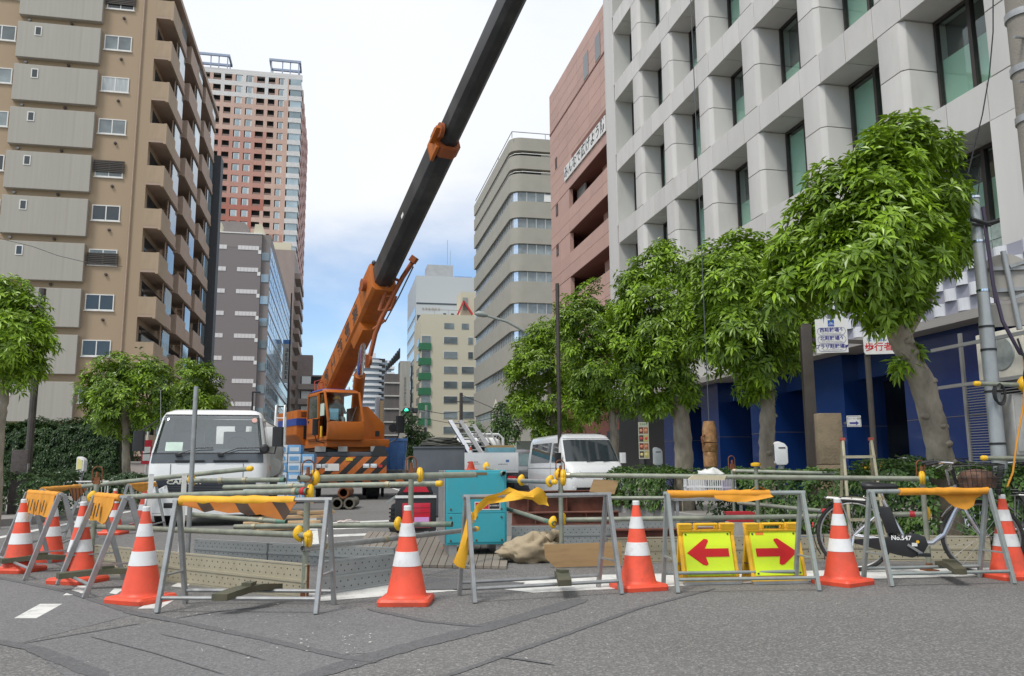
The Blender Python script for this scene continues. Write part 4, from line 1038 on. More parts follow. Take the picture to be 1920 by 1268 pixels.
# ================================================================== yellow folding arrow signs
M_LIME = mat('fluorescent_lime', (0.66, 0.85, 0.015), 0.5, 0, 0.05, 6, dirt=(0.5, 0.6, 0.05), damt=0.35, dscale=12)
M_ARROW = mat('arrow_red', (0.58, 0.008, 0.010), 0.7, 0, 0.06, 10)
def arrow_sign(p, rz, flip, label):
    t = thing('arrow_sign', label, 'sign', (p.x, p.y, 0), rz, 'yellow folding arrow signs'); t.scale = (1, 1, .86)
    lean = Matrix.Rotation(rad(-14), 4, 'X')
    back = Matrix.Rotation(rad(14), 4, 'X')
    W, H_ = 0.245, 0.60
    def slab(mtx, y0, sgn):
        mb = MB()
        def B(x0, x1, z0, z1, ya=0, yb=0.03): mb.box(x0, x1, ya*sgn, yb*sgn, z0, z1, mtx)
        B(-W, W, 0.03, 0.075); B(-W, -W+.03, .075, .52); B(W-.03, W, .075, .52); B(-W, W, .515, .54)
        B(-W, -.125, .54, .60); B(.125, W, .54, .60); B(-.10, -.08, .54, .60); B(.08, .10, .54, .60); B(-.08, .08, .578, .60)
        B(-W+.03, W-.03, .075, .52, .004, .02); B(-W, -W+.06, 0, .03); B(W-.06, W, 0, .03)
        return mb
    off = Vector((0, -0.13, 0))
    T1 = Matrix.Translation(off) @ lean
    part('front_frame', slab(T1, 0, 1), M_YEL, t, bevel=0.005, seg=1)
    T2 = Matrix.Translation(-off) @ back
    part('rear_frame', slab(T2, 0, -1), M_YEL, t, bevel=0.005, seg=1)
    part('panel', MB().box(-.205, .205, -.006, .004, .085, .512, T1), M_LIME, t)
    sx = -1 if flip else 1
    ar = [(-.175, .265), (.03, .265), (.015, .195), (.032, .182), (.06, .19), (.19, .305), (.03, .44), (.0, .435), (-.005, .42), (.03, .345), (-.175, .345)]
    ar = [(sx * a, b) for a, b in ar]
    part('arrow', MB().prism(ar, -.0105, -.006, 'y', T1), M_ARROW, t, smooth=0)
    for x in (-.185, .185):
        for z in (.105, .485): part('bolt', MB().lathe([(.009, 0), (.009, .006)], 10, T1 @ Vector((x, -.006, z)), T1.to_3x3() @ Vector((0, -1, 0))), M_BOARD, t)
    if not flip: part('sticker', MB().box(-.155, -.085, -.0085, -.006, .475, .503, T1), mat('orange_sticker', (0.8, 0.2, 0.02), 0.5), t)
    part('foot_bar', MB().box(-W, W, -.01, .03, .004, .03, Matrix.Translation(off)), M_STEEL, t)
    part('hinge_strap', MB().tube([T1 @ Vector((-W + .01, .03, .2)), T2 @ Vector((-W + .01, -.03, .2))], 0.006, 6), M_BLACK, t)
    return t
ps = G(1325, 1096)
arrow_sign(G(1327, 1093), rad(-7), True, 'yellow sign with lime panel and red arrow pointing left')
arrow_sign(G(1452, 1092), rad(-5), False, 'yellow sign with lime panel and red arrow pointing right')

# ================================================================== pipe fence round the pits
M_CLAMP = mat('yellow_clamp_cover', (0.83, 0.48, 0.015), 0.4, 0, 0.1, 12, dirt=(0.35, 0.22, 0.06), damt=0.3, dscale=14)
M_GALV = mat('zinc_fitting', (0.45, 0.40, 0.28), 0.4, 0.7, 0.25, 14)
M_GREENPIPE = mat('green_painted_pipe_end', (0.10, 0.20, 0.15), 0.5, 0.1, 0.25, 12)
cov = MB()
for s in (-1, 1): cov.loft([[Vector((math.cos(a)*r*0.055, s*0.002 + s*h, math.sin(a)*r*0.075 + 0.01*math.sin(a*2))) for a in [2*math.pi*k/14 for k in range(14)]] for r, h in ((1.0, 0), (.97, .016), (.8, .034), (.45, .044), (.1, .047))])
COVER = cov.mesh('clamp_cover', 0, 50)
ENDCAP = MB().lathe([(.026, -.03), (.028, .012), (.024, .026), (.012, .032)], 12).mesh('end_cap', 0, 50)
fence_group = 'scaffold pipes of the fence round the pits'
def pipe(a, b, label, covers=(), caps=(), rings=(), r=0.0243, m=None, green=0):
    """covers/caps/rings: positions along the pipe 0..1"""
    d = b - a
    t = thing('scaffold_pipe', label, 'pipe', a, 0, fence_group)
    mb = MB(); n = 12
    mb.tube([(0,0,0), d], r, n, caps=False)
    # open hollow ends: inner wall and lip
    mb.tube([d, (0,0,0)], r*0.84, n, caps=False)
    o_ = [0, 0]
    part('tube', mb, m or M_PIPE, t)
    dn = d.normalized(); rot = Vector((0,0,1)).rotation_difference(dn).to_euler()
    if green: part('painted_end', MB().tube([d - dn*green, d - dn*0.001], r + .001, n, caps=False), M_GREENPIPE, t)
    for c in covers: part('clamp_cover', COVER, M_CLAMP, t, d*c + Vector((0, -0.004, 0.008)), (0, rnd.uniform(-.2, .2), math.atan2(dn.y, dn.x) + rad(75) + rnd.uniform(-.4, .4)), (.8, .62, .85))
    for c in caps: part('end_cap', ENDCAP, M_CLAMP, t, d*c, (rot if c > .5 else (-dn).to_track_quat('Z', 'Y').to_euler()))
    for c, mm in rings: part('clamp_ring', MB().tube([d*c - dn*.022, d*c + dn*.022], r + .006, 12), mm, t)
    return t
M_REDTAPE = mat('red_tape', (0.45, 0.02, 0.03), 0.5)
pipe(D(172,934,8.25), D(577,921,6.42), 'top pipe of the left fence ending in a red taped collar', (0.0,), (), ((.955, M_GALV), (.985, M_REDTAPE)), green=.15)
pipe(D(155,912,9.6), D(469,879,8.5), 'slanting pipe rising to the right across the white truck bumper', (), (1,), ((.12, M_GALV),))
pipe(D(352,902,8.62), D(534,900,8.25), 'short pipe tied with rope below the truck badge, green inside end', (0.04,), (), ((.35, M_GALV), (.6, M_GALV)), green=.05)
pipe(D(420,914,8.45), D(824,907,7.55), 'second highest middle pipe ending in a yellow cap left of the teal generator', (), (1,), ((.34, M_GALV), (.78, M_GALV)))
pipe(D(560,898,6.45), D(890,890,7.7), 'highest middle pipe with open green left end under the crane', (.08, .65), (), (), r=.027)
pipe(D(169,987,8.35), D(578,1004,6.40), 'lower pipe of the left fence with a yellow capped end', (.965,), (1,))
pipe(D(358,965,8.75), D(537,979,8.3), 'short lower pipe with green end under the yellow barrier roll', (), (), ((.75, M_GALV),), green=.12)
pipe(D(440,988,8.25), D(848,983,7.4), 'straight lower pipe passing behind the middle cone, open right end', (.77,), (), ((.1, M_GALV),), green=.06)
pipe(D(568,1029,6.38), D(893,992,8.7), 'pipe slanting up from the rusty corner post to a yellow cap at the teal generator', (), (1,), ((.1, M_GALV), (.4, M_GALV)), m=M_STEEL)
pipe(D(953,901,9.7), D(1040,904,8.55), 'short pipe right of the teal generator top with yellow cap', (.3, .9), (1,), (), m=M_STEEL)
pipe(D(910,877,10.6), D(945,888,9.3), 'stubby pipe behind the teal generator top with yellow clamp', (.05,), (), ())
pipe(D(1046,891,8.62), D(1740,898,7.9), 'very long top rail crossing in front of the van and blue pillars', (.0, .985), (), ((.03, M_GALV),), green=.03)
pipe(D(1373,883,11.0), D(1640,890,9.9), 'upper rear rail behind the long top rail, before the blue pillars', (), (), ((.02, M_GALV),))
pipe(D(1626,879,9.7), D(1722,874,9.5), 'short pipe between the stepladder and the bicycle handlebar', (.1, .3), (0,), ())
pipe(D(1055,975,8.6), D(1545,968,8.35), 'long lower rail of the right fence behind the arrow signs', (.0,), (), (), green=.03)
pipe(D(1640,965,8.15), D(1738,964,8.0), 'lower pipe with red tape behind the bicycle frame', (1.0,), (), ((.72, M_REDTAPE),))
pipe(D(1384,943,10.8), D(1550,959,9.6), 'thin slanting pipe over the hedge bed ending in red tape', (), (), ((.98, M_REDTAPE),))
pipe(D(1146,934,10.7), D(1252,934,10.4), 'short rear pipe under the plywood tag left of the arrow signs', (), (), ())
pipe(D(950,954,9.7), D(1040,982,8.5), 'slanting pipe running down from the teal generator to the yellow clamps', (.96,), (), (), green=.2)
def post(px, py_top, d, label, hoop=True, r=.0243, m=None, base=True, extra=()):
    top = D(px, py_top, d)
    t = thing('fence_post', label, 'post', (top.x, top.y, 0), 0, 'upright posts of the pipe fence')
    part('tube', MB().tube([(0, 0, 0.01), (0, 0, top.z)], r, 12), m or M_PIPE, t)
    if base: part('foot_plate', MB().box(-.06, .06, -.06, .06, 0.002, .012).tube([(0,0,.01), (0,0,.07)], .031, 10), M_RUST, t)
    if hoop:
        z = top.z
        part('jack_screw', MB().tube([(0, 0, z - .02), (0, 0, z + .12)], .014, 8).box(-.03, .03, -.02, .02, z + .0, z + .035).box(-.022, .03, -.016, .016, z + .035, z + .07), M_RUST, t)
        pts = [(-.045, .01, z + .01)] + [(-.045 * math.cos(a), .01, z + .13 + .045*math.sin(a)) for a in [math.pi*k/8 for k in range(9)]] + [(.045, .01, z + .01)]
        part('jack_handle', MB().tube(pts, .0065, 6), M_RUST, t)
    for (z, kind) in extra: part('clamp_cover', COVER, M_CLAMP, t, (0.02, -.03, z), (0, 0, rad(80)), (.8, .62, .85))
    return t
post(577, 905, 6.5, 'rusty footed corner post of the left pit fence before the crane', extra=((.80, 0), (.45, 0)))
post(368, 725, 8.6, 'tall bare grey post standing before the white truck windscreen', hoop=False, m=M_STEEL)
post(771, 893, 7.5, 'post with rusty jack left of the black and red generator')
post(1051, 895, 8.6, 'post with rusty hoop in front of the white van', extra=((.90, 0), (.86, 0)))
post(1373, 880, 11.0, 'slim rear post with rusty hoop before the blue pillars', r=.02)
post(1417, 874, 10.2, 'post topped with a flat yellow cap before the hedge', hoop=False)
post(1729, 898, 7.95, 'right end post holding two yellow clamps behind the bicycle frame', hoop=True)
post(181, 908, 8.3, 'post with rusty hoop at the left end of the fence')
post(1627, 893, 9.8, 'post with rusty hoop and yellow clamp beside the stepladder', extra=((.84, 0),))
part('yellow_cap', MB().lathe([(.0, .98), (.055, .985), (.06, 1.0), (.058, 1.02), (.02, 1.03)], 16), M_CLAMP, [o for o in COL.objects if o.get('label', '').startswith('post topped')][0])
for px, d, h, lab in ((284, 8.9, 890, 'white square post left of the tall grey post'), (346, 8.7, 890, 'white square post right beside the tall grey post')):
    q = D(px, h, d)
    single('square_post', MB().box(-.025, .025, -.025, .025, 0.002, q.z).box(-.028, .028, -.028, .028, q.z, q.z + .006), M_SIGNWHITE, lab, 'post', (q.x, q.y, 0), rad(10))

# ================================================================== perforated steel planks used as toe boards
M_PLANK = mat('zinc_plank', (0.44, 0.405, 0.295), 0.5, 0.35, 0.15, 3, dirt=(0.24, 0.20, 0.13), damt=0.55, dscale=3, randv=0.1)
M_PLANKG = mat('zinc_plank_grey', (0.33, 0.35, 0.35), 0.45, 0.45, 0.14, 3, dirt=(0.24, 0.24, 0.22), damt=0.5, dscale=3, randv=0.08)
M_HOLE = mat('hole_dark', (0.05, 0.05, 0.045), 0.8)
def plank(a, b, label, h=0.25, z=0.004, m=None, th=0.035, holes=True, lean=0.0):
    d = b - a; L_ = Vector((d.x, d.y, 0)).length
    t = thing('steel_plank', label, 'plank', (a.x, a.y, z), math.atan2(d.y, d.x), 'perforated steel planks set on edge round the pits')
    slope = (d.z) / L_
    part('sheet', MB().prism([(0, .012), (L_, .012 + slope*L_), (L_, h + slope*L_ - .012), (0, h - .012)], -.004, .004, 'y'), m or M_PLANK, t)
    for zz in (0, h): part('flange', MB().bar((0, th/2 - .008, zz), (L_, th/2 - .008, zz + slope*L_), th, .012), m or M_PLANK, t)
    part('rib', MB().bar((0, -.006, h*.5), (L_, -.006, h*.5 + slope*L_), .012, .018), m or M_PLANK, t)
    part('end_rib', MB().bar((.012, .012, 0), (.012, .012, h), .02, .03, (1,0,0)).bar((L_-.012, .012, slope*L_), (L_-.012, .012, h + slope*L_), .02, .03, (1,0,0)), M_RUST if m is None else M_PLANKG, t)
    n = int(L_ / 0.075); hm = MB()
    for row in (.16, .34, .66, .84):
        for k in range(n):
            x = .05 + k * .075 + (.0375 if row in (.16, .66) else 0)
            if x < L_ - .04:
                hm.poly([(x + .0068*math.cos(q), -.0052, h*row + slope*x + .0068*math.sin(q)) for q in [2*math.pi*i/7 for i in range(7)]])
    ho = part('punched_holes', hm, M_HOLE, t, smooth=0); ho['kind'] = 'stuff'
    return t
plank(G(175, 1073), G(574, 1124), 'long tan perforated plank along the front left of the pit')
plank(G(600, 1117), G(738, 1096), 'perforated plank running right from the rusty corner post', m=M_PLANKG)
plank(G(363, 1046), G(500, 1056), 'grey perforated plank at the rear of the left pit, left half', m=M_PLANKG, h=.20)
plank(G(503, 1056), G(738, 1068), 'grey perforated plank at the rear of the left pit, right half', m=M_PLANKG, h=.20)
plank(G(1140, 1057), G(1545, 1050), 'tan perforated plank behind the arrow signs')
plank(G(1548, 1050), G(1860, 1054), 'tan perforated plank behind the bicycle')
plank(G(960, 1022), G(1150, 1020), 'grey perforated plank behind the canvas bag at the right pit', m=M_PLANKG, h=.22)
plank(G(1152, 1012), G(1560, 1008), 'grey perforated plank along the far side of the right pit', m=M_PLANKG, h=.24)
# red-leaded steel beams
def hbeam(a, b, hgt, w, label, z0=0.0):
    d = b - a; L_ = Vector((d.x, d.y, 0)).length
    t = thing('steel_beam', label, 'beam', (a.x, a.y, z0), math.atan2(d.y, d.x), 'rust-red steel beams')
    part('flange', bx(0, L_, -w/2, w/2, 0, .018), M_RUSTBEAM, t); part('flange', bx(0, L_, -w/2, w/2, hgt - .018, hgt), M_RUSTBEAM, t)
    part('web', bx(0, L_, -.01, .01, .019, hgt - .019), M_RUSTBEAM, t)
    for k in range(int(L_ / .9)): part('stiffener', bx(.4 + k*.9, .412 + k*.9, -w/2 + .01, w/2 - .01, .02, hgt - .02), M_RUSTBEAM, t)
    return t
hbeam(G(955, 962), G(1172, 958), .48, .30, 'large rust-red beam lying in front of the white van', .0)
hbeam(G(1146, 1022), G(1420, 1018), .2, .2, 'low rust-red beam in the right pit behind the arrow signs')
hbeam(G(960, 985), G(1160, 982), .22, .22, 'rust-red beam lying before the large one, right of the teal generator')

# ================================================================== timber deck before the teal generator
dk = thing('timber_deck', 'grey timber deck of narrow planks under the teal generator', 'deck', (G(740, 1070).x, G(740, 1070).y, 0))
a, b, c_, e_ = G(640, 1062), G(950, 1068), G(960, 1010), G(690, 1000)
M_DECK = mat('weathered_plank', (0.21, 0.185, 0.155), 0.85, 0, 0.2, 2, stretch=(1, 6, 6), dirt=(0.11, 0.1, 0.085), damt=0.5, randv=0.18)
base_ = Vector(dk.location)
for k in range(22):
    u0, u1 = k / 22 + .002, (k + 1) / 22 - .002
    q = [a.lerp(b, u0), a.lerp(b, u1), e_.lerp(c_, u1), e_.lerp(c_, u0)]
    part('plank', MB().add([(p.x - base_.x, p.y - base_.y, z) for z in (.004, .03) for p in q], [(3,2,1,0), (4,5,6,7), (0,1,5,4), (1,2,6,5), (2,3,7,6), (3,0,4,7)]), M_DECK, dk)
# ================================================================== machines and loose things on the site
M_TEAL = mat('teal_paint', (0.035, 0.33, 0.40), 0.42, 0.0, 0.08, 2.5, dirt=(0.08, 0.22, 0.24), damt=0.45, dscale=5)
tg = thing('teal_generator', 'teal steel generator box with dark bolts standing on the timber deck', 'generator', (*G(893, 1046).xy, 0.03), rad(-3))
gw, gh, gdp = .345, .82, .85
part('body', MB().box(-gw, gw, 0, gdp, .11, .11 + gh), M_TEAL, tg, bevel=.012)
part('front_panel', MB().box(-gw + .02, gw - .02, -.008, 0, .345 + .11, .11 + gh - .03), M_TEAL, tg, bevel=.004, seg=1)
part('front_panel', MB().box(-gw + .02, gw - .02, -.008, 0, .135, .34 + .11), M_TEAL, tg, bevel=.004, seg=1)
for x in (-gw + .06, 0, gw - .06):
    for z in (.16, .41, .50, .87): part('bolt', MB().lathe([(.013, 0), (.011, .008), (.004, .01)], 8, (0, 0, 0), (0, -1, 0)), M_BOARD, tg, (x, -.008, z))
part('name_plate', bx(-.03, .12, -.011, -.0082, .875, .905), mat('brass_plate', (0.2, 0.13, 0.07), 0.4, 0.5), tg)
part('sticker', bx(-.02, .27, -.0112, -.0084, .49, .58), M_SIGNWHITE, tg)
part('sticker_red', bx(-.012, .14, -.0125, -.0113, .50, .572), mat('sticker_red', (0.5, 0.01, 0.03), 0.5), tg)
part('sticker_black', bx(.145, .262, -.0125, -.0113, .50, .572), M_BLACK, tg)
marks(tg, (.203, -.0135, .536), 6, .017, M_LETTER_WHITE, seed=3, pitch=1.05)
marks(tg, (.064, -.0135, .54), 5, .024, M_LETTER_WHITE, seed=5, pitch=1.05)
for x in (-gw + .04, gw - .12): part('skid', bx(x, x + .09, .02, gdp - .02, 0.0, .11), M_STEEL, tg)
part('side_rust', bx(gw, gw + .003, .02, .12, .15, .5), M_RUST, tg)
part('side_frame', bx(-gw - .02, -gw - .001, .0, gdp, .12, .93), M_STEEL, tg, bevel=.004, seg=1)
oj = thing('orange_tarp_panel', 'orange tarpaulin edge hanging between the two generators', 'tarpaulin', tuple(G(838, 1036)), rad(-3))
part('sheet', MB().sheet([[Vector((-.045 + .012*math.sin(k*1.1), .1 + .02*math.sin(k*.8), .02 + k*.082)) for k in range(11)], [Vector((.045 + .012*math.sin(k*1.3), .08 + .02*math.sin(k), .02 + k*.082)) for k in range(11)]]).sheet([[Vector((-.045, .112, .84)), Vector((.1, .1, .89)), Vector((.3, .14, .895)), Vector((.5, .12, .91))], [Vector((-.045, .6, .84)), Vector((.1, .6, .885)), Vector((.3, .6, .90)), Vector((.5, .6, .91))]]), mat('orange_tarp', (0.62, 0.17, 0.03), 0.6, 0, 0.15, 6, bump=.15, bscale=20), oj, smooth=60)
part('cord', MB().tube([(-.02, .05, .0), (-.03, .02, .15), (0, .06, .3), (.01, .05, .7)], .007, 6), M_PLY, oj)
rg_ = thing('red_generator', 'black framed generator with red panels and a pink notice', 'generator', tuple(G(779, 1003)), rad(-6))
part('frame', MB().box(-.31, .31, 0, .6, .05, .60).prism([(-.29, .60), (.27, .60), (.2, .78), (-.18, .78)], 0, .6, 'y'), M_BLACK, rg_, bevel=.02)
part('red_panel', MB().box(-.20, .22, -.012, 0, .10, .47), mat('generator_red', (0.50, 0.008, 0.03), 0.35, coat=.3), rg_, bevel=.008)
for k in range(4): part('panel_groove', bx(-.19, .21, -.0135, -.0122, .17 + k*.075, .176 + k*.075), M_BLACK, rg_)
part('red_hood', MB().prism([(-.2, .635), (.2, .635), (.12, .765), (-.1, .765)], -.014, -.002, 'y'), MATS['generator_red'], rg_)
part('white_strip', bx(-.31, .31, -.016, -.0005, .545, .585), M_SIGNWHITE, rg_)
part('pink_notice', bx(-.02, .20, -.018, -.0136, .11, .26), mat('pink_paper', (0.62, 0.30, 0.62), 0.7), rg_)
for x in (-.24, .24): part('foot', bx(x - .04, x + .04, .05, .5, 0, .06), M_RUBBER, rg_)
part('top_handle', MB().tube([(-.1, .1, .77), (-.1, .1, .84), (.12, .1, .84), (.12, .1, .77)], .012, 8), M_STEEL, rg_)
bk = thing('black_ribbed_case', 'black ribbed machine case with slanting lid left of the red generator', 'case', tuple(G(741, 1000)), rad(-6))
part('body', MB().prism([(-.09, .02), (.1, .02), (.1, .50), (-.07, .42)], 0, .45, 'y'), M_BLACK, bk, bevel=.012)
for k in range(6): part('rib', bx(-.1, .09, -.02, 0, .06 + k*.06, .085 + k*.06), M_RUBBER, bk)
part('lid', MB().bar((-.14, .2, .46), (.22, .2, .72), .45, .03), M_GREYPAINT, bk)
# canvas bag
bm_ = MB(); rows = []; NR = random.Random(21)

for j in range(25):
    v = j / 24; th = math.pi * v; row = []
    for i in range(44):
        ph = 2*math.pi*i/44
        p = Vector((math.sin(th)*math.cos(ph), math.sin(th)*math.sin(ph), math.cos(th)))
        k = 1 + .34*mnoise.noise(p*2.3 + Vector((3, 1, 2))) + .15*mnoise.noise(p*4.6) + .05*mnoise.noise(p*10)
        q = p * k
        row.append(Vector((q.x*.30 + .05*max(0, q.z), q.y*.20, max(0.0, q.z*.17*(1 + .35*q.x) + .125))))
    rows.append(row)
bm_.loft(rows)
bm_.tube([(.22, -.06, .24), (.29, -.05, .30), (.34, 0, .285), (.33, .05, .2)], [.05, .045, .05, .06], 9)
single('canvas_bag', bm_, mat('beige_canvas', (0.37, 0.30, 0.20), 0.85, 0, 0.15, 4, bump=.35, bscale=14, dirt=(0.25, 0.2, 0.13), damt=.4), 'crumpled beige canvas bag lying right of the teal generator', 'bag', tuple(G(988, 1054)), rad(-10), smooth=70)
# plywood pieces
def ply(pix, d, label, name='plywood_sheet', m=None, th=.012, gap=None):
    pts = [D(*p, d) for p in pix]; c = sum(pts, Vector()) / len(pts)
    zmin = min(p.z for p in pts) if gap is None else 0
    n = Vector((-math.sin(YAW), -math.cos(YAW), 0)) * th
    base = Vector((c.x, c.y, 0 if gap is None else c.z))
    mb = MB().loft([[p - base - Vector((0, 0, zmin - .003 if gap is None else 0)) for p in pts], [p - base - n - Vector((0, 0, zmin - .003 if gap is None else 0)) for p in pts]])
    return single(name, mb, m or M_PLY, label, 'board', base, 0, smooth=0)
ply([(1020,1019), (1022,1044), (1041,1062), (1166,1058), (1166,1014)], 8.25, 'plywood offcut with a cut corner standing behind the bare barrier')
ply([(1113,899), (1160,901), (1152,927), (1105,922)], 8.5, 'small plywood tag hanging from the long top rail before the van', 'hanging_tag', gap=True)
ply([(1300,891), (1362,892), (1358,901), (1290,899)], 8.25, 'cream cloth scrap folded over the long top rail', 'cloth_scrap', mat('cream_cloth', (0.6, 0.53, 0.38), 0.8), .03, gap=True)
# planks on the road under the crane
wpile = [((455, 950), (600, 946), 14.6, .02), ((470, 943), (612, 940), 15.2, .09), ((500, 934), (560, 932), 15.8, .15), ((560, 940), (622, 934), 15.4, .16), ((480, 957), (560, 966), 13.4, .01), ((520, 962), (585, 956), 13.2, .06)]
for k, (p, q, d, z) in enumerate(wpile):
    a, b = GD(p[0], d), GD(q[0], d + .4)
    lab = ['long lowest timber plank of the pile before the crane', 'upper long timber plank of the pile before the crane', 'short timber plank on top left of the pile before the crane', 'pale timber plank on top right of the pile, next to the three pipes', 'timber plank lying nearest on the road under the striped flap', 'short timber plank lying crosswise on the nearest one'][k]
    L_ = (b - a).length; ang = math.atan2((b-a).y, (b-a).x)
    single('timber_plank', MB().box(0, L_, -.11, .11, 0, .055), M_WOOD, lab, 'plank', (a.x, a.y, z + .003), ang, 'loose timber planks', bevel=.004)
# three concrete pipes
pc = G(643, 956); M_PIPEC = mat('mossy_pipe', (0.16, 0.15, 0.12), 0.8, 0, .25, 6, bump=.2, dirt=(0.09, 0.08, 0.06), damt=.5)
def hollow(r, L_, n=22):
    return MB().loft([[Vector((math.cos(a)*rr, y, math.sin(a)*rr)) for a in [2*math.pi*i/n for i in range(n)]] for rr, y in ((r*.66, L_*.5), (r*.66, 0), (r*.72, -.01), (r*.95, -.01), (r, .01), (r, .16), (r*.9, .18), (r*.9, L_))], caps=True)
for (dx, dz, lab, mm) in ((-.15, .145, 'lower left pipe of the stack of three round pipes', M_PIPEC), (.15, .145, 'lower right pipe of the stack of three round pipes', M_PIPEC), (0, .405, 'rusty top pipe of the stack of three round pipes', M_RUST)):
    single('round_pipe', hollow(.145, 1.6), mm, lab, 'pipe', (pc.x + dx, pc.y + dx*-.2, dz + .004), rad(-6), 'stack of three round pipes')
gx = thing('grey_steel_box', 'dark grey steel box with coiled cables on top behind the red generator', 'box', tuple(GD(822, 17.0)), rad(-8))
M_DGREY = mat('slate_paint', (0.075, 0.085, 0.10), 0.45, 0, .12, 2, dirt=(0.14, 0.14, 0.14), damt=.3)
part('body', bx(-.53, .53, 0, .9, .02, 1.40), M_DGREY, gx, bevel=.015); part('lid', bx(-.545, .545, -.02, .92, 1.40, 1.44), M_DGREY, gx, bevel=.008)
for k in range(6):
    R_ = random.Random(k); a = .46 - .03*k
    part('cable_loop', MB().tube([(math.cos(q)*a + R_.uniform(-.03, .03) + .04, .45 + math.sin(q)*.32 + R_.uniform(-.03, .03), 1.465 + .03*k + R_.uniform(-.008, .012)) for q in [2*math.pi*i/16 for i in range(16)]], .022, 6, closed=True), mat('cable_sheath', (0.05, 0.05, 0.04), .6), gx)
pm = MB(); R_ = random.Random(4)
pm.sheet([[Vector((i*.06, j*.05, .012 + .05*abs(mnoise.noise(Vector((i*.7, j*.8, 3))))+ (.03 if 2 < i < 5 else 0))) for i in range(8)] for j in range(5)])
single('crumpled_sheet', pm, mat('pinkish_plastic', (0.6, 0.5, 0.47), .6), 'crumpled pale plastic sheet on the hatched road marking', 'litter', tuple(G(632, 981)), 0, smooth=70)

# ================================================================== load line and drop tool of the crane
LT = D(1331, 833, 12.4)
ht = thing('drop_hammer', 'rust-brown cylindrical drop tool hanging on the crane wire', 'tool', tuple(LT))
M_BRONZE = mat('worn_brown_steel', (0.30, 0.155, 0.06), .5, .35, .4, 14, bump=.4, bscale=30, dirt=(0.45, 0.33, 0.2), damt=.6, dscale=16)
part('upper_body', MB().lathe([(.08, .34), (.105, .22), (.108, .03), (.10, .02)], 18), M_BRONZE, ht)
part('collar', MB().lathe([(.10, .0), (.114, .015), (.114, -.10), (.10, -.12)], 18), M_BRONZE, ht)
part('lower_body', MB().lathe([(.10, -.12), (.106, -.15), (.10, -.33), (.05, -.38)], 18), M_BRONZE, ht)
part('side_handle', MB().tube([(-.09, -.04, .14), (-.15, -.05, .10), (-.14, -.05, .02), (-.1, -.04, 0)], .014, 7), M_RUST, ht)
part('wire', MB().tube([(0, 0, .33), (0, 0, 13.2)], .007, 6), M_DGREY, ht)

# ================================================================== stepladder, bicycles and odds and ends on the right
sl0 = D(1612, 905, 9.2)
st = thing('stepladder', 'tan aluminium stepladder with red caps beside the brown stone slab', 'ladder', (sl0.x, sl0.y, .0), rad(-22))
M_LADDER = mat('tan_ladder', (0.40, 0.36, 0.25), .5, .3, .15, 5)
ztop = D(1600, 826, 9.2).z
for x in (-.15, .15):
    part('side_rail', MB().bar((x*1.25, -.25, 0), (x, 0, ztop), .05, .028, (1, 0, 0)), M_LADDER, st, bevel=.004); part('rear_rail', MB().bar((x*1.3, .3, 0), (x, .03, ztop - .03), .035, .022, (1, 0, 0)), M_LADDER, st)
    part('cap', MB().bar((x, 0, ztop), (x, .004, ztop + .03), .056, .05, (1,0,0)), mat('ladder_cap_red', (0.35, 0.06, 0.04), .6), st)
for k in range(5):
    f_ = (k + .8) / 5.6; part('rung', MB().box(-.17, .17, -.03, .03, -.015, .015), M_LADDER, st, (0, -.25*(1 - f_), ztop*f_))
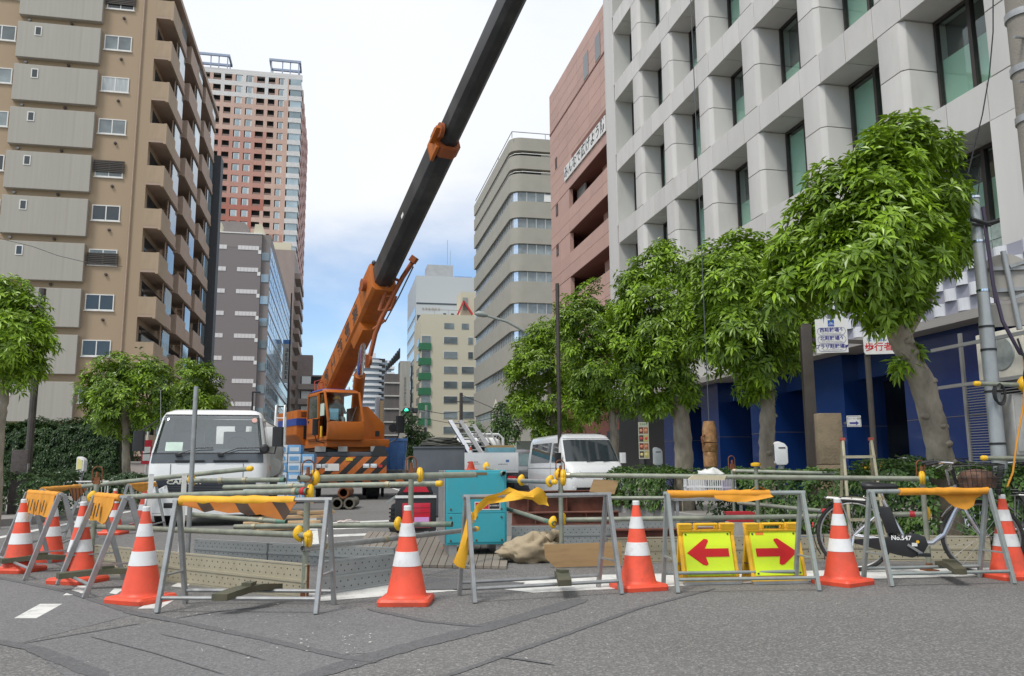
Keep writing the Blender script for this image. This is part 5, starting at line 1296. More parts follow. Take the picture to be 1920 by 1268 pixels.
# bicycle
M_BSILVER = mat('bicycle_silver', (0.50, 0.51, 0.55), .25, .7, .06, 5)
M_SPOKE = mat('spoke_steel', (0.5, 0.5, 0.5), .3, .9)
def bicycle():
    t = link('bicycle', None)
    R = .335
    for x, nm in ((0, 'rear_wheel'), (1.06, 'front_wheel')):
        w = link(nm, None, t, (x, 0, R))
        circ = lambda r, n=36: [(math.cos(2*math.pi*k/n)*r, 0, math.sin(2*math.pi*k/n)*r) for k in range(n)]
        part('tyre', MB().tube(circ(R - .017), .017, 8, closed=True), M_RUBBER, w); part('rim', MB().tube(circ(R - .040), .009, 6, closed=True), M_STEEL, w)
        sp = MB()
        for k in range(20):
            a = 2*math.pi*k/20; b_ = a + (.5 if k % 2 else -.5)
            sp.tube([(math.cos(b_)*.022, (.03 if k % 4 < 2 else -.03), math.sin(b_)*.022), (math.cos(a)*(R-.045), 0, math.sin(a)*(R-.045))], .0016, 4, caps=False)
        part('spokes', sp, M_SPOKE, w); part('hub', MB().tube([(0, -.05, 0), (0, .05, 0)], .022, 10), M_CHROME, w)
        arc = [(math.cos(a)*(R + .022), 0, math.sin(a)*(R + .022)) for a in [rad(q) for q in (range(20, 215, 12) if x == 0 else range(30, 160, 12))]]
        fm = MB().sheet([[Vector((p[0], -.028, p[2])) for p in arc], [Vector((p[0]*1.02, 0, p[2]*1.02)) for p in arc], [Vector((p[0], .028, p[2])) for p in arc]])
        part('mudguard', fm, M_BSILVER if x else M_BLACK, w, smooth=60)
    bb_, seat, head = Vector((.45, 0, .27)), Vector((.30, 0, .60)), Vector((.93, 0, .62))
    hd2 = Vector((.88, 0, .80))
    part('frame', MB().tube([hd2, head], .02, 10).tube([head + Vector((-.01, 0, .04)), head + Vector((-.07, 0, -.06)), Vector((.76, 0, .36)), Vector((.66, 0, .28)), bb_], .024, 10)
         .tube([bb_, seat + Vector((-.03, 0, .06))], .018, 8).tube([bb_ + Vector((0, .05, 0)), (0, .055, R)], .01, 6).tube([bb_ + Vector((0, -.05, 0)), (0, -.055, R)], .01, 6)
         .tube([seat, (0, .06, R)], .008, 6).tube([seat, (0, -.06, R)], .008, 6), M_BSILVER, t)
    part('fork', MB().tube([head, Vector((.97, -.055, .52)), Vector((1.06, -.055, R))], .013, 8).tube([head, Vector((.97, .055, .52)), Vector((1.06, .055, R))], .013, 8), M_BSILVER, t)
    part('seat_post', MB().tube([seat, Vector((.26, 0, .73))], .012, 8), M_CHROME, t)
    part('saddle', MB().loft([[Vector((x, math.cos(a)*w, zc + math.sin(a)*h)) for a in [2*math.pi*k/14 for k in range(14)]] for x, w, h, zc in ((.09, .03, .015, .80), (.10, .075, .035, .795), (.15, .105, .045, .79), (.22, .095, .042, .785), (.30, .05, .035, .785), (.38, .028, .025, .785), (.41, .01, .01, .785))]), M_BLACK, t, smooth=60)
    part('handlebar', MB().tube([(.84, 0, .80), (.82, 0, .93)], .013, 8).tube([(.70, -.27, 1.0), (.76, -.24, 1.01), (.86, -.16, 1.0), (.86, -.06, .95), (.82, 0, .93), (.86, .06, .95), (.86, .16, 1.0), (.76, .24, 1.01), (.70, .27, 1.0)], .012, 8), M_CHROME, t)
    for s in (-1, 1): part('grip', MB().tube([(.64, s*.285, .99), (.74, s*.25, 1.01)], .018, 8), M_BLACK, t)
    part('brake_lever', MB().tube([(.78, -.22, .99), (.72, -.24, .96)], .007, 5).tube([(.78, .22, .99), (.72, .24, .96)], .007, 5), M_CHROME, t)
    part('chain_case', MB().prism([(-.02, .30), (.3, .33), (.52, .37), (.60, .34), (.62, .27), (.57, .18), (.48, .15), (.36, .17), (-.02, .27)], -.075, -.055, 'y'), M_BLACK, t, bevel=.008)
    part('battery_case', MB().prism([(.28, .36), (.40, .36), (.33, .60), (.22, .60)], -.05, .05, 'y'), M_BLACK, t, bevel=.01)
    part('crank', MB().bar((.45, -.09, .27), (.57, -.095, .19), .012, .022), M_CHROME, t); part('pedal', bx(.53, .63, -.17, -.10, .175, .20), M_BLACK, t)
    part('crank', MB().bar((.45, .09, .27), (.33, .095, .35), .012, .022), M_CHROME, t)
    bs = link('basket', None, t, (1.06, 0, .72)); wm = MB()
    def lvl(u): return (.15 + .05*u, .17 + .04*u, .26*u)
    for u in (0, .2, .4, .6, .8, 1.0):
        a, b, z = lvl(u); wm.tube([(-a, -b, z), (a, -b, z), (a, b, z), (-a, b, z)], .0026 if u < 1 else .008, 4, closed=True)
    for k in range(10):
        f_ = -1 + 2*k/9
        for s in (-1, 1):
            a0, b0, z0 = lvl(0); a1, b1, z1 = lvl(1)
            wm.tube([(f_*a0, s*b0, z0), (f_*a1, s*b1, z1)], .0024, 4, caps=False); wm.tube([(s*a0, f_*b0, z0), (s*a1, f_*b1, z1)], .0024, 4, caps=False)
        wm.tube([(f_*a0, -b0, 0), (f_*a0, b0, 0)], .0024, 4, caps=False)
    part('wire_cage', wm, M_BLACK, bs); part('net_cover', MB().loft([[Vector((math.cos(a)*.15*s_, math.sin(a)*.17*s_, z)) for a in [2*math.pi*k/12 for k in range(12)]] for s_, z in ((1, .06), (1.05, .15), (.8, .2), (.2, .22))]), mat('bag_brown_orange', (0.10, 0.05, 0.03), .7, 0, .9, 9), bs)
    part('rack', MB().tube([(.12, -.06, .66), (-.22, -.06, .68), (-.24, 0, .68), (-.22, .06, .68), (.12, .06, .66)], .007, 6).tube([(-.1, -.06, .675), (0, -.05, R)], .006, 5).tube([(-.1, .06, .675), (0, .05, R)], .006, 5).tube([(0, -.06, .67), (0, .06, .67)], .006, 5), M_STEEL, t)
    part('kickstand', MB().tube([(0, -.09, R), (-.06, -.15, .02), (-.06, .15, .02), (0, .09, R)], .01, 6), M_CHROME, t)
    part('rear_reflector', MB().tube([(-.35, 0, .42), (-.365, 0, .42)], .025, 8), M_REDLENS, t)
    return t
bike0 = bicycle()
pa, pb = G(1606, 1072), G(1812, 1080)
bd = (pb - pa)
bike0.location = (pa.x, pa.y, .002); bike0.rotation_euler = (rad(2), 0, math.atan2(bd.y, bd.x))
tag(bike0, 'silver city bicycle numbered 547 leaning behind the rightmost barrier', 'bicycle', 'parked bicycles')
spare = copy_tree(bike0)
letter('No.547', .055, M_LETTER_WHITE, bike0, (.40, -.0845, .325), bold=.0015)
part('emblem', bx(.485, .53, -.0855, -.0835, .255, .285), M_SIGNWHITE, bike0); part('emblem', MB().lathe([(.014, 0), (.014, .003)], 12, (.535, -.084, .295), (0, -1, 0)), M_YEL, bike0)
def spare_bike(loc, rz, label, tilt=2):
    o = copy_tree(spare); o.location = loc; o.rotation_euler = (rad(tilt), 0, rz); tag(o, label, 'bicycle', 'parked bicycles'); return o
q = GD(1935, 8.4); spare_bike((q.x - .15, q.y, .002), rad(65), 'bicycle with black basket cut by the right edge of the photo')
q = GD(1640, 17.5); spare_bike((q.x, q.y, .131), rad(-20), 'dark bicycle parked in the entrance between the blue columns')
q = GD(1700, 17.0); spare_bike((q.x, q.y, .131), rad(-60), 'bicycle parked in the entrance behind the leaning tree trunk')
for o in [c for c in spare.children_recursive] + [spare]: bpy.data.objects.remove(o)
# pleated aluminium sheets behind the front wheel
M_ALU = mat('bright_aluminium_sheet', (0.68, 0.68, 0.72), .22, .85, .1, 6)
for k, (px, py, w) in enumerate(((1785, 1004, .22), (1822, 1004, .17), (1850, 1003, .14))):
    p = G(px, py); mb = MB(); rows = []
    for z_ in (0, .42):
        rows.append([Vector((i*w/10 + z_*.25, .02*(i % 2) + z_*.12, z_)) for i in range(11)])
    mb.sheet(rows).sheet([[v + Vector((0, .012, 0)) for v in r][::-1] for r in rows])
    single('pleated_sheet', mb, M_ALU, ['pleated aluminium sheet seen through the front wheel, left one', 'pleated aluminium sheet seen through the front wheel, middle one', 'narrow pleated aluminium sheet seen through the front wheel, right one'][k], 'sheet', (p.x, p.y + .1*k, .004), rad(-18), 'pleated aluminium sheets', smooth=0)
def crate(px, d, w, dp, h, m, label, z=0.0, rz=-15, name='crate', lattice=False):
    p = GD(px, d); t = thing(name, label, name.replace('_', ' '), (p.x, p.y, z + .002), rad(rz))
    if lattice:
        f_ = MB()
        for k in range(9):
            x = -w/2 + w*k/8; f_.box(x - .006, x + .006, -.006, .006, .02, h); f_.box(x - .006, x + .006, dp - .006, dp + .006, .02, h)
            y = dp*k/8; f_.box(-w/2 - .006, -w/2 + .006, y - .006, y + .006, .02, h); f_.box(w/2 - .006, w/2 + .006, y - .006, y + .006, .02, h)
        for zz in (.02, h*.5, h):
            f_.box(-w/2 - .008, w/2 + .008, -.009, .009, zz - .012, zz + .012).box(-w/2 - .008, w/2 + .008, dp - .009, dp + .009, zz - .012, zz + .012).box(-w/2 - .009, -w/2 + .009, 0, dp, zz - .011, zz + .011).box(w/2 - .009, w/2 + .009, 0, dp, zz - .011, zz + .011)
        part('lattice', f_, m, t, smooth=0); part('bottom', bx(-w/2, w/2, 0, dp, 0, .018), m, t)
    else:
        part('walls', MB().box(-w/2, w/2, 0, .015, 0, h).box(-w/2, w/2, dp - .015, dp, 0, h).box(-w/2, -w/2 + .015, .015, dp - .015, 0, h).box(w/2 - .015, w/2, .015, dp - .015, 0, h), m, t, bevel=.004, seg=1)
        part('rim', MB().box(-w/2 - .012, w/2 + .012, -.012, .0, h - .03, h).box(-w/2 - .012, w/2 + .012, dp, dp + .012, h - .03, h), m, t); part('bottom', bx(-w/2 + .015, w/2 - .015, .015, dp - .015, 0.0, .02), m, t)
    return t
M_WHITEPL = mat('white_plastic', (0.68, 0.68, 0.68), .4)
shelf = thing('rack_table', 'low steel work table carrying the white crates', 'table', tuple(GD(1335, 11.2)), rad(-15))
part('top', bx(-.5, .45, -.05, .5, .53, .56), M_STEEL, shelf)
for x in (-.45, .4):
    for y in (0, .45): part('leg', bx(x - .02, x + .02, y - .02, y + .02, 0, .53), M_STEEL, shelf)
crate(1310, 11.3, .26, .3, .30, M_WHITEPL, 'white lattice crate on the left of the work table', .56, name='crate', lattice=True)
crate(1345, 11.25, .24, .3, .30, M_WHITEPL, 'white lattice crate in the middle of the work table', .56, name='crate', lattice=True)
crate(1372, 11.2, .16, .3, .28, mat('pale_lilac_plastic', (0.5, 0.46, 0.55), .5), 'pale lilac lattice crate right on the work table', .56, name='crate', lattice=True)
crate(1395, 11.6, .2, .25, .86, M_BLUEPLASTIC, 'tall dark blue bin right of the white crates', 0.0, name='bin')
crate(1273, 12.2, .18, .18, .22, mat('bucket_green', (0.08, 0.25, 0.09), .5), 'green bucket left of the work table', .0, name='bucket')
crate(1392, 10.3, .30, .22, .12, mat('crate_red', (0.42, 0.02, 0.03), .5), 'flat red tray behind the orange rolled barrier', .30, name='tray')
crate(1523, 9.0, .30, .2, .13, M_BLUEPLASTIC, 'blue tray left of the bicycle rear wheel', .10, name='tray')
for (px, d, z, lab) in ((1392, 10.3, .0, 'concrete block under the flat red tray'), (1523, 9.0, 0, 'concrete block under the blue tray'), (1320, 10.9, 0, 'pale concrete block under the work table')):
    p = GD(px, d); h = .30 if 'red' in lab else (.10 if 'blue' in lab else .2)
    single('concrete_block', MB().box(-.17, .17, 0, .2, 0, h), M_KERB, lab, 'block', (p.x, p.y, .001), rad(-15), bevel=.008)
bgm = MB().loft([[Vector((math.cos(a)*r*.28 + .04*math.sin(3*a), .18 + math.sin(a)*r*.16, z)) for a in [2*math.pi*k/14 for k in range(14)]] for r, z in ((.55, 0), (.62, .03), (.48, .06), (.3, .075), (.05, .085))])
bgm.v = [(x*(1 + .35*mnoise.noise(Vector((x*9, y*9, z*20)))), y*(1 + .3*mnoise.noise(Vector((x*8 + 4, y*9, z*9)))), z*(1 + .9*mnoise.noise(Vector((x*12, y*12, 3))))) for x, y, z in bgm.v]
q = GD(1340, 11.2); single('plastic_bag', bgm, mat('white_film', (0.7, 0.7, 0.68), .4, bump=.4, bscale=12), 'white plastic bag heaped on the crates', 'bag', (q.x, q.y, .86), rad(-15), smooth=60)
q = GD(1455, 10.0); single('white_sack', bgm.mesh('white_sack', 0, 60), MATS['white_film'], 'white sack lying before the hedge behind the barrier top', 'sack', (q.x, q.y - .2, .14), rad(-15), smooth=60)
# ================================================================== vehicles
class Shell:
    """a body whose plan section changes with height: levels (z, y_front, half_width, y_rear, corner)"""
    def __init__(s, lv, n=4): s.lv = np.array(lv, float); s.n = n
    def at(s, z): return [float(np.interp(z, s.lv[:, 0], s.lv[:, k])) for k in (1, 2, 3, 4)]
    def ring(s, z, off=0.0):
        yf, hw, yr, r = s.at(z); return rring(-hw - off, hw + off, yf - off, yr + off, r, z, s.n)
    def body(s): return MB().loft([s.ring(z) for z in s.lv[:, 0]])
    def front(s, z0, z1, c0=2, off=.007, rows=5, inset=0.0):
        """band of the front face wrapping c0 steps round each corner"""
        out = []
        for i in range(rows + 1):
            z = z0 + (z1 - z0) * i / rows; R_ = s.ring(z, off)
            out.append(R_[-1 - c0:] + R_[:1 + c0])
        return MB().sheet(out)
    def side(s, sx, y0, y1, z0, z1, off=.008, y0t=None, rows=4):
        y0t = y0 if y0t is None else y0t; out = []
        for i in range(rows + 1):
            f_ = i / rows; z = z0 + (z1 - z0) * f_; hw = s.at(z)[1] + off; ya = y0 + (y0t - y0) * f_
            out.append([Vector((sx * hw, ya, z)), Vector((sx * hw, y1, z))])
        return MB().sheet(out)
def wheel(t, x, y, r, w, hub=M_STEEL, name='wheel'):
    o = link(name, None, t, (x, y, r))
    part('tyre', MB().lathe([(r*.62, -w/2), (r*.94, -w/2), (r, -w/2 + .03), (r, w/2 - .03), (r*.94, w/2), (r*.62, w/2)], 28, (0,0,0), (1, 0, 0)), M_RUBBER, o)
    part('rim', MB().lathe([(r*.2, -w/2 + .01), (r*.3, -w/2 + .05), (r*.6, -w/2 + .02), (r*.61, w/2 - .02), (r*.3, w/2 - .05), (r*.2, w/2 - .01)], 20, (0,0,0), (1, 0, 0)), hub, o)
    return o

# ---- white mixer truck
tp = G(383, 987)
tr = thing('mixer_truck', 'white cab concrete mixer truck facing the camera behind the left fence', 'truck', (tp.x, tp.y, 0), rad(1))
M_WSCREEN = None
CB = Shell([(.42, .03, 1.0, 1.6, .16), (.75, 0, 1.02, 1.6, .18), (1.08, .0, 1.02, 1.6, .2), (1.3, .06, 1.0, 1.6, .2), (1.95, .36, .89, 1.58, .17), (2.05, .46, .85, 1.56, .2), (2.11, .62, .74, 1.45, .2)])
cbm = MB().loft([CB.ring(z) for z in (.42, .75, 1.08, 1.298)]); cbm.loft([CB.ring(z) for z in (1.987, 2.05, 2.11)])
zz_ = (1.298, 1.42, 1.6, 1.8, 1.95, 1.987); RN = len(CB.ring(1)); rg4 = [CB.ring(z) for z in zz_]
for i in range(len(zz_) - 1):
    for k in range(2, RN - 3):
        if k == 9: continue
        cbm.add([rg4[i][k], rg4[i][k+1], rg4[i+1][k+1], rg4[i+1][k]], [(0, 1, 2, 3)])
part('cab', cbm, M_WHITE, tr, smooth=50)
part('cab_back_wall', MB().box(-.84, -.05, 1.53, 1.57, 1.3, 1.98).box(.62, .84, 1.53, 1.57, 1.3, 1.98).box(-.05, .62, 1.53, 1.57, 1.3, 1.5).box(-.05, .62, 1.53, 1.57, 1.85, 1.98), M_GREYPAINT, tr)
part('cab_seat', MB().box(-.75, -.2, .95, 1.15, 1.25, 1.72).box(.15, .75, .95, 1.15, 1.25, 1.72).box(.35, .55, .97, 1.12, 1.72, 1.86).box(-.58, -.38, .97, 1.12, 1.72, 1.86), M_DGREY, tr, bevel=.03)
part('dashboard', MB().prism([(.12, 1.30), (.62, 1.30), (.55, 1.38), (.2, 1.33)], -.9, .9, 'x'), M_DGREY, tr)
part('steering_wheel', MB().tube([(.45 + math.cos(a)*.2, .58 + math.sin(a)*.09, 1.44 + math.sin(a)*.17) for a in [2*math.pi*k/18 for k in range(18)]], .014, 6, closed=True), M_BLACK, tr)
part('windscreen', CB.front(1.30, 1.985, 2, .008, 14), glass_mat('windscreen_glass', (0.84, 0.89, 0.90), base=.2), tr, smooth=60)
part('windscreen_seal', CB.front(1.275, 1.30, 2, .010, 1), M_BLACK, tr); part('windscreen_seal', CB.front(1.985, 2.01, 2, .010, 1), M_BLACK, tr)
part('cowl', CB.front(1.115, 1.275, 2, .008, 3), mat('dark_cowl', (0.075, 0.09, 0.105), .35), tr, smooth=60)
part('vent_slot', MB().box(-.55, -.05, -.02, 0, 1.14, 1.165).box(.1, .7, -.02, 0, 1.14, 1.165), M_BLACK, tr)
for x0, x1 in ((-.5, .08), (.22, .92)):
    part('wiper', MB().tube([(x0, .01, 1.275), (x0 + .3, .035, 1.38), (x1, .045, 1.385)], .010, 6).box(x0 - .05, x0 + .05, -.015, .03, 1.24, 1.275), M_BLACK, tr)
part('rear_window', bx(.05, .6, 1.2, 1.21, 1.5, 1.85), mat('cab_rear_window', (0.42, 0.47, 0.48), .3), tr) if False else None
part('papers', MB().sheet([[Vector((x, CB.at(z)[0] - .0105, z)) for x in (-.74, -.45)] for z in (1.33, 1.4, 1.49)]), mat('pale_green_paper', (0.55, 0.68, 0.6), .7), tr)
for sx in (-1, 1): part('side_window', CB.side(sx, .50, 1.25, 1.32, 1.92, .006, .62), M_DARKGLASS, tr)
for sx in (-1, 1): part('door_seam', CB.side(sx, .47, .485, .6, 1.95, .006), M_BLACK, tr)
part('grille', CB.front(.60, .80, 0, .008, 2), M_BLACK, tr)
part('badge_panel', CB.front(.72, .82, 0, .011, 1), mat('dark_grille_panel', (0.03, 0.035, 0.05), .35), tr)
letter('CANTER', .10, M_CHROME, tr, (-.38, -.016, .775), bold=.004, xs=1.5)
for k in range(4): part('grille_bar', bx(-.7, .7, -.02, -.009, .61 + k*.028, .62 + k*.028), M_DGREY, tr)
for sx in (-1, 1):
    part('headlight', MB().loft([[Vector((sx*x, y, z)) for x, y, z in ((.62, -.03, .57), (.95, -.0, .57), (1.0, .14, .72), (.66, -.02, .72))], [Vector((sx*x, y + .06, z)) for x, y, z in ((.62, -.03, .57), (.95, 0, .57), (1.0, .14, .72), (.66, -.02, .72))]]), M_LAMPLENS, tr)
    part('seam', MB().box(sx*.62 - .004, sx*.62 + .004, -.008, .01, .82, 1.1), M_DGREY, tr)
part('bumper', MB().loft([rring(-1.03, 1.03, -.06, 1.0, .14, z) for z in (.20, .24, .50, .54)]), M_WHITE, tr, smooth=50)
for x in (-.52, .55): part('fog_lamp', MB().box(x - .17, x + .17, -.068, -.05, .33, .42), M_BLACK, tr, bevel=.01)
part('number_plate', bx(-.24, .24, -.075, -.062, .40, .52), M_SIGNWHITE, tr); letter('・・-800', .10, mat('plate_green', (0.03, 0.15, 0.08), .5), tr, (0, -.079, .46))
for sx, z in ((1, 1.58), (-1, 1.5)):
    part('mirror', MB().loft([rring(sx*1.2 - .10, sx*1.2 + .10, .10, .2, .04, z + dz) for dz in (-.17, -.16, .18, .19)]), M_BLACK, tr, smooth=50)
    part('mirror_arm', MB().tube([(sx*.98, .3, 1.30), (sx*1.15, .15, 1.28), (sx*1.2, .15, z)], .014, 6).tube([(sx*.95, .4, 1.9), (sx*1.2, .15, z + .17)], .012, 6), M_BLACK, tr)
part('round_mirror', MB().lathe([(.02, -.03), (.08, -.02), (.09, .01), (.05, .05)], 16, (.98, -.05, 1.36), (0, -1, 0)).tube([(.9, .05, 1.3), (.98, -.02, 1.36)], .01, 6), M_BLACK, tr)
part('inspection_sticker', MB().lathe([(.05, 0), (.05, .004)], 14, (.76, .315, 1.9), (0, -.92, .39)), mat('sticker_pale_red', (.7, .4, .35), .5), tr)
part('chassis', MB().box(-.45, .45, .6, 5.6, .5, .78).box(-.95, .95, 1.7, 5.2, .78, .86), M_DGREY, tr)
for x in (-.82, .82): wheel(tr, x, .75, .38, .22); wheel(tr, x, 4.2, .38, .42)
dax = Vector((0, .97, .17)).normalized()
M_DRUM = mat('drum_grey_white', (0.50, 0.50, 0.48), .5, 0, .1, 2, dirt=(0.34, 0.32, 0.28), damt=.5, dscale=3)
part('drum', MB().lathe([(.35, 0), (.60, .3), (.80, .9), (.83, 1.5), (.62, 2.4), (.42, 2.9), (.38, 3.0)], 28, (0.36, 1.85, 1.12), dax), M_DRUM, tr, smooth=40)
marks(tr, (1.205, 3.0, 1.36), 3, .26, M_DGREY, (0, 0, rad(90)), seed=2, pitch=1.5)
part('water_box', MB().box(.55, 1.08, 1.75, 2.3, 1.45, 1.85), M_WHITE, tr, bevel=.02)
part('hopper', MB().loft([rring(-.55, .65, 4.7, 5.5, .1, 2.35), rring(-.4, .5, 4.8, 5.3, .1, 1.9)]), M_DRUM, tr)
part('chute', MB().bar((.55, 5.0, 1.35), (1.05, 4.4, .75), .4, .08), M_DRUM, tr)
part('water_tank', MB().tube([(1.0, 2.0, 1.05), (1.0, 3.6, 1.05)], .2, 14), M_DRUM, tr)
lad = MB()
for x in (.92, 1.12): lad.tube([(x, 4.55, .8), (x, 4.55, 2.25), (x, 4.7, 2.5), (x, 5.2, 2.55), (x, 5.5, 2.3), (x, 5.6, 1.6)], .022, 8)
for k in range(6): lad.tube([(.92, 4.55, .95 + k*.25), (1.12, 4.55, .95 + k*.25)], .015, 6)
part('ladder', lad, M_WHITE, tr)
part('mudguard', MB().loft([rring(.55, 1.05, 3.65, 4.75, .1, z) for z in (.86, .90)]), M_DRUM, tr)
part('side_marker', bx(1.022, 1.03, 1.1, 1.2, .98, 1.06), M_AMBER, tr)
part('antenna', MB().tube([(-.9, .42, 1.85), (-.93, .4, 2.45)], .006, 5), M_STEEL, tr)

# ---- stacked blue and white packs on the road behind the truck
pk0 = GD(547, 24.5)
M_PACK = mat('white_pack', (0.60, 0.66, 0.72), .5, 0, .1, 3, randv=.08); M_PACKB = mat('blue_pack', (0.16, 0.36, 0.62), .5, 0, .1, 3)
pal = thing('timber_pallet', 'timber pallet under the stacked blue and white packs behind the mixer truck', 'pallet', (pk0.x, pk0.y, .002), rad(-4))
for k in range(5): part('slat', bx(-.6, .6, .02 + k*.2, .14 + k*.2, .09, .11), M_WOOD, pal)
for k in range(3): part('bearer', bx(-.6 + k*.55, -.5 + k*.55, 0, 1.0, 0, .09), M_WOOD, pal)
pn = 0
for zk in range(6):
    for xk in range(3):
        z = .114 + zk*.27; x = -.58 + xk*.39
        if zk == 5 and xk == 2: continue
        pn += 1
        tp_ = thing('wrapped_pack', ['bottom', 'second', 'third', 'fourth', 'fifth', 'topmost'][zk] + ' row pack of the blue and white stack, ' + ['left', 'middle', 'right'][xk] + ' column', 'pack', (pk0.x + x, pk0.y, z), rad(-4), 'stacked blue and white packs')
        part('block', bx(0, .375, .02, .9, 0, .262), M_PACK if (zk + xk) % 3 else M_PACKB, tp_, bevel=.012)
        part('print', bx(.05, .32, .012, .019, .07, .19), M_PACKB if (zk + xk) % 3 else M_PACK, tp_)

# ---- orange crane
CR = GD(642, 26.9)
cr_ = thing('mobile_crane', 'orange mobile crane with long black telescopic boom reaching up to the right', 'crane', (CR.x, CR.y, 0))
M_OR = mat('crane_orange', (0.43, 0.115, 0.014), .42, 0, .1, 1.5, dirt=(0.20, 0.08, 0.03), damt=.6, dscale=1.8, spec=.4, stretch=(1, 1, .5))
M_ORD = mat('crane_jib_orange', (0.30, 0.075, 0.018), .5, 0, .15, 2, dirt=(0.16, 0.06, 0.03), damt=.5)
M_BOOM = mat('boom_black', (0.030, 0.030, 0.033), .42, .1, .25, .9, dirt=(0.10, 0.095, 0.09), damt=.7, dscale=.9)
M_CBLUE = mat('crane_blue_stripe', (0.02, 0.06, 0.28), .4)
M_HAZ = stripe_mat('hazard_stripes', (0.50, 0.13, 0.02), (0.02, 0.02, 0.02), .36, rad(135), 'XZ', .55)
M_HAZ2 = stripe_mat('hazard_stripes_small', (0.50, 0.13, 0.02), (0.02, 0.02, 0.02), .42, rad(40), 'XZ', .55)
rc = (0, 0, rad(-4))
def cp(name, mb, m, **k): return part(name, mb, m, cr_, rot=rc, **k)
cp('bumper', bx(-1.36, 1.38, -.12, .02, .84, 1.40), M_HAZ, bevel=.02)
cp('outrigger_box', bx(-2.05, 2.02, .15, .6, .52, .84), M_HAZ2, bevel=.015)
cp('outrigger_box', bx(-2.0, 2.0, 6.6, 7.0, .52, .84), M_HAZ2)
for x in (-2.0, 1.97):
    for y in (.36, 6.8): cp('outrigger_jack', MB().tube([(x, y, .06), (x, y, .95)], .07, 10).lathe([(.22, 0.004), (.2, .05), (.06, .08)], 14, (x, y, 0)), M_DGREY)
cp('white_plate', bx(-.60, -.15, -.135, -.122, .95, 1.18), M_SIGNWHITE)
cp('yellow_plate', bx(.06, .28, -.135, -.122, 1.27, 1.37), M_YEL)
for x in (-.92, -.7, .62, .86): cp('headlight', bx(x, x + .2, -.135, -.121, 1.04, 1.17), M_LAMPLENS, bevel=.01)
for x in (-1.25, 1.12): cp('marker_lamp', bx(x, x + .12, -.133, -.121, 1.05, 1.14), M_REDLENS)
cp('carrier_deck', MB().box(-1.3, 1.3, .0, 7.3, 1.41, 1.56).box(-.6, .6, .2, 7.2, .6, 1.4), M_DGREY, bevel=.01)
for x, w_ in ((-.95, .35), (-.2, .3), (.85, .4)): cp('deck_box', bx(x, x + w_, -.08, .3, 1.57, 1.74), mat('deck_grey', (.28, .28, .27), .6))
cp('step', MB().prism([(.85, 1.41), (1.45, 1.41), (1.3, 1.75), (1.0, 1.75)], -.1, .25, 'y'), M_BLACK)
for x in (-1.0, 1.0):
    for y in (1.3, 5.4): w_ = wheel(cr_, x, y, .56, .42, M_OR)
cp('turntable', MB().lathe([(1.0, 1.56), (1.0, 1.78)], 28, (0, 3.0, 0)), M_BLACK)
# superstructure, turned towards the right
SA = rad(20); SO = Vector((0, 3.0, 0))
def sp(name, mb, m, **k): return part(name, mb, m, cr_, loc=SO, rot=(0, 0, SA), **k)
def sh(x, y): return x, y - 1.6
sp('platform', MB().box(-1.62, .6, -2.75, 2.2, 1.72, 2.0), M_OR, bevel=.03)
sp('lower_skirt', MB().prism([(-1.5, 1.72), (-.7, 1.55), (.1, 1.62), (.5, 1.72)], -2.55, -2.3, 'y'), M_OR)
ceng = sp('engine_cover', MB().prism([(-1.95, 3.05), (-1.95, 2.2), (-1.55, 1.72), (-.95, 1.72), (-.95, 3.05)], -.6, 1.9, 'y'), M_OR, bevel=.04)
sp('blue_stripe', MB().box(-1.97, -.93, -.62, 1.92, 2.52, 2.76), M_CBLUE)
for k in range(4): sp('cover_slot', bx(-1.8, -1.35, -.606, -.598, 2.82 + k*.045, 2.84 + k*.045), M_BLACK)
sp('exhaust_grille', bx(-1.7, -1.35, -.63, -.60, 2.05, 2.5), M_BLACK)
# cab: panels round a hollow so that the operator shows
cx0, cx1, cy0, cy1, cz0, cz1 = -1.68, -.42, -2.95, -.95, 1.95, 3.62
sp('cab_floor', bx(cx0, cx1, cy0 + .05, cy1, cz0, cz0 + .12), M_OR)
sp('cab_front', MB().prism([(cy0, cz0), (cy0 - .06, cz0 + .28), (cy0 - .02, cz0 + .6), (cy0 + .06, cz0 + .6), (cy0 + .1, cz0)], cx0, cx1, 'x'), M_OR, bevel=.03)
sp('cab_back', bx(cx0, cx1, cy1 - .06, cy1, cz0, cz1 - .05), M_OR)
sp('cab_roof', MB().loft([rring(cx0, cx1, cy0 + .38, cy1, .12, cz1 - .09), rring(cx0 + .03, cx1 - .03, cy0 + .45, cy1 - .02, .14, cz1), rring(cx0 + .12, cx1 - .12, cy0 + .6, cy1 - .1, .14, cz1 + .03)]), M_OR, smooth=50)
sp('roof_blue', MB().loft([rring(cx0 + .0, cx1 - .02, cy0 + .55, cy1 - .01, .12, cz1 - .02), rring(cx0 + .08, cx1 - .1, cy0 + .6, cy1 - .06, .14, cz1 + .045)]), M_CBLUE)
sp('roof_beacon', MB().lathe([(.06, 0), (.05, .1), (.02, .13)], 10, (-.7, -2.2, cz1 + .03)), M_LAMPLENS)
for x in (cx0 + .03, cx1 - .03):
    sp('front_pillar', MB().bar((x, cy0 + .0, cz0 + .58), (x, cy0 + .42, cz1 - .06), .07, .07, (1, 0, 0)), M_OR, bevel=.01)
    sp('rear_pillar', bx(x - .035, x + .035, cy1 - .1, cy1, cz0, cz1 - .06), M_OR)
sp('windscreen', MB().sheet([[Vector((cx0 + .06, cy0 + .03, cz0 + .61)), Vector((cx1 - .06, cy0 + .03, cz0 + .61))], [Vector((cx0 + .06, cy0 + .40, cz1 - .08)), Vector((cx1 - .06, cy0 + .40, cz1 - .08))]]), M_GLASS)
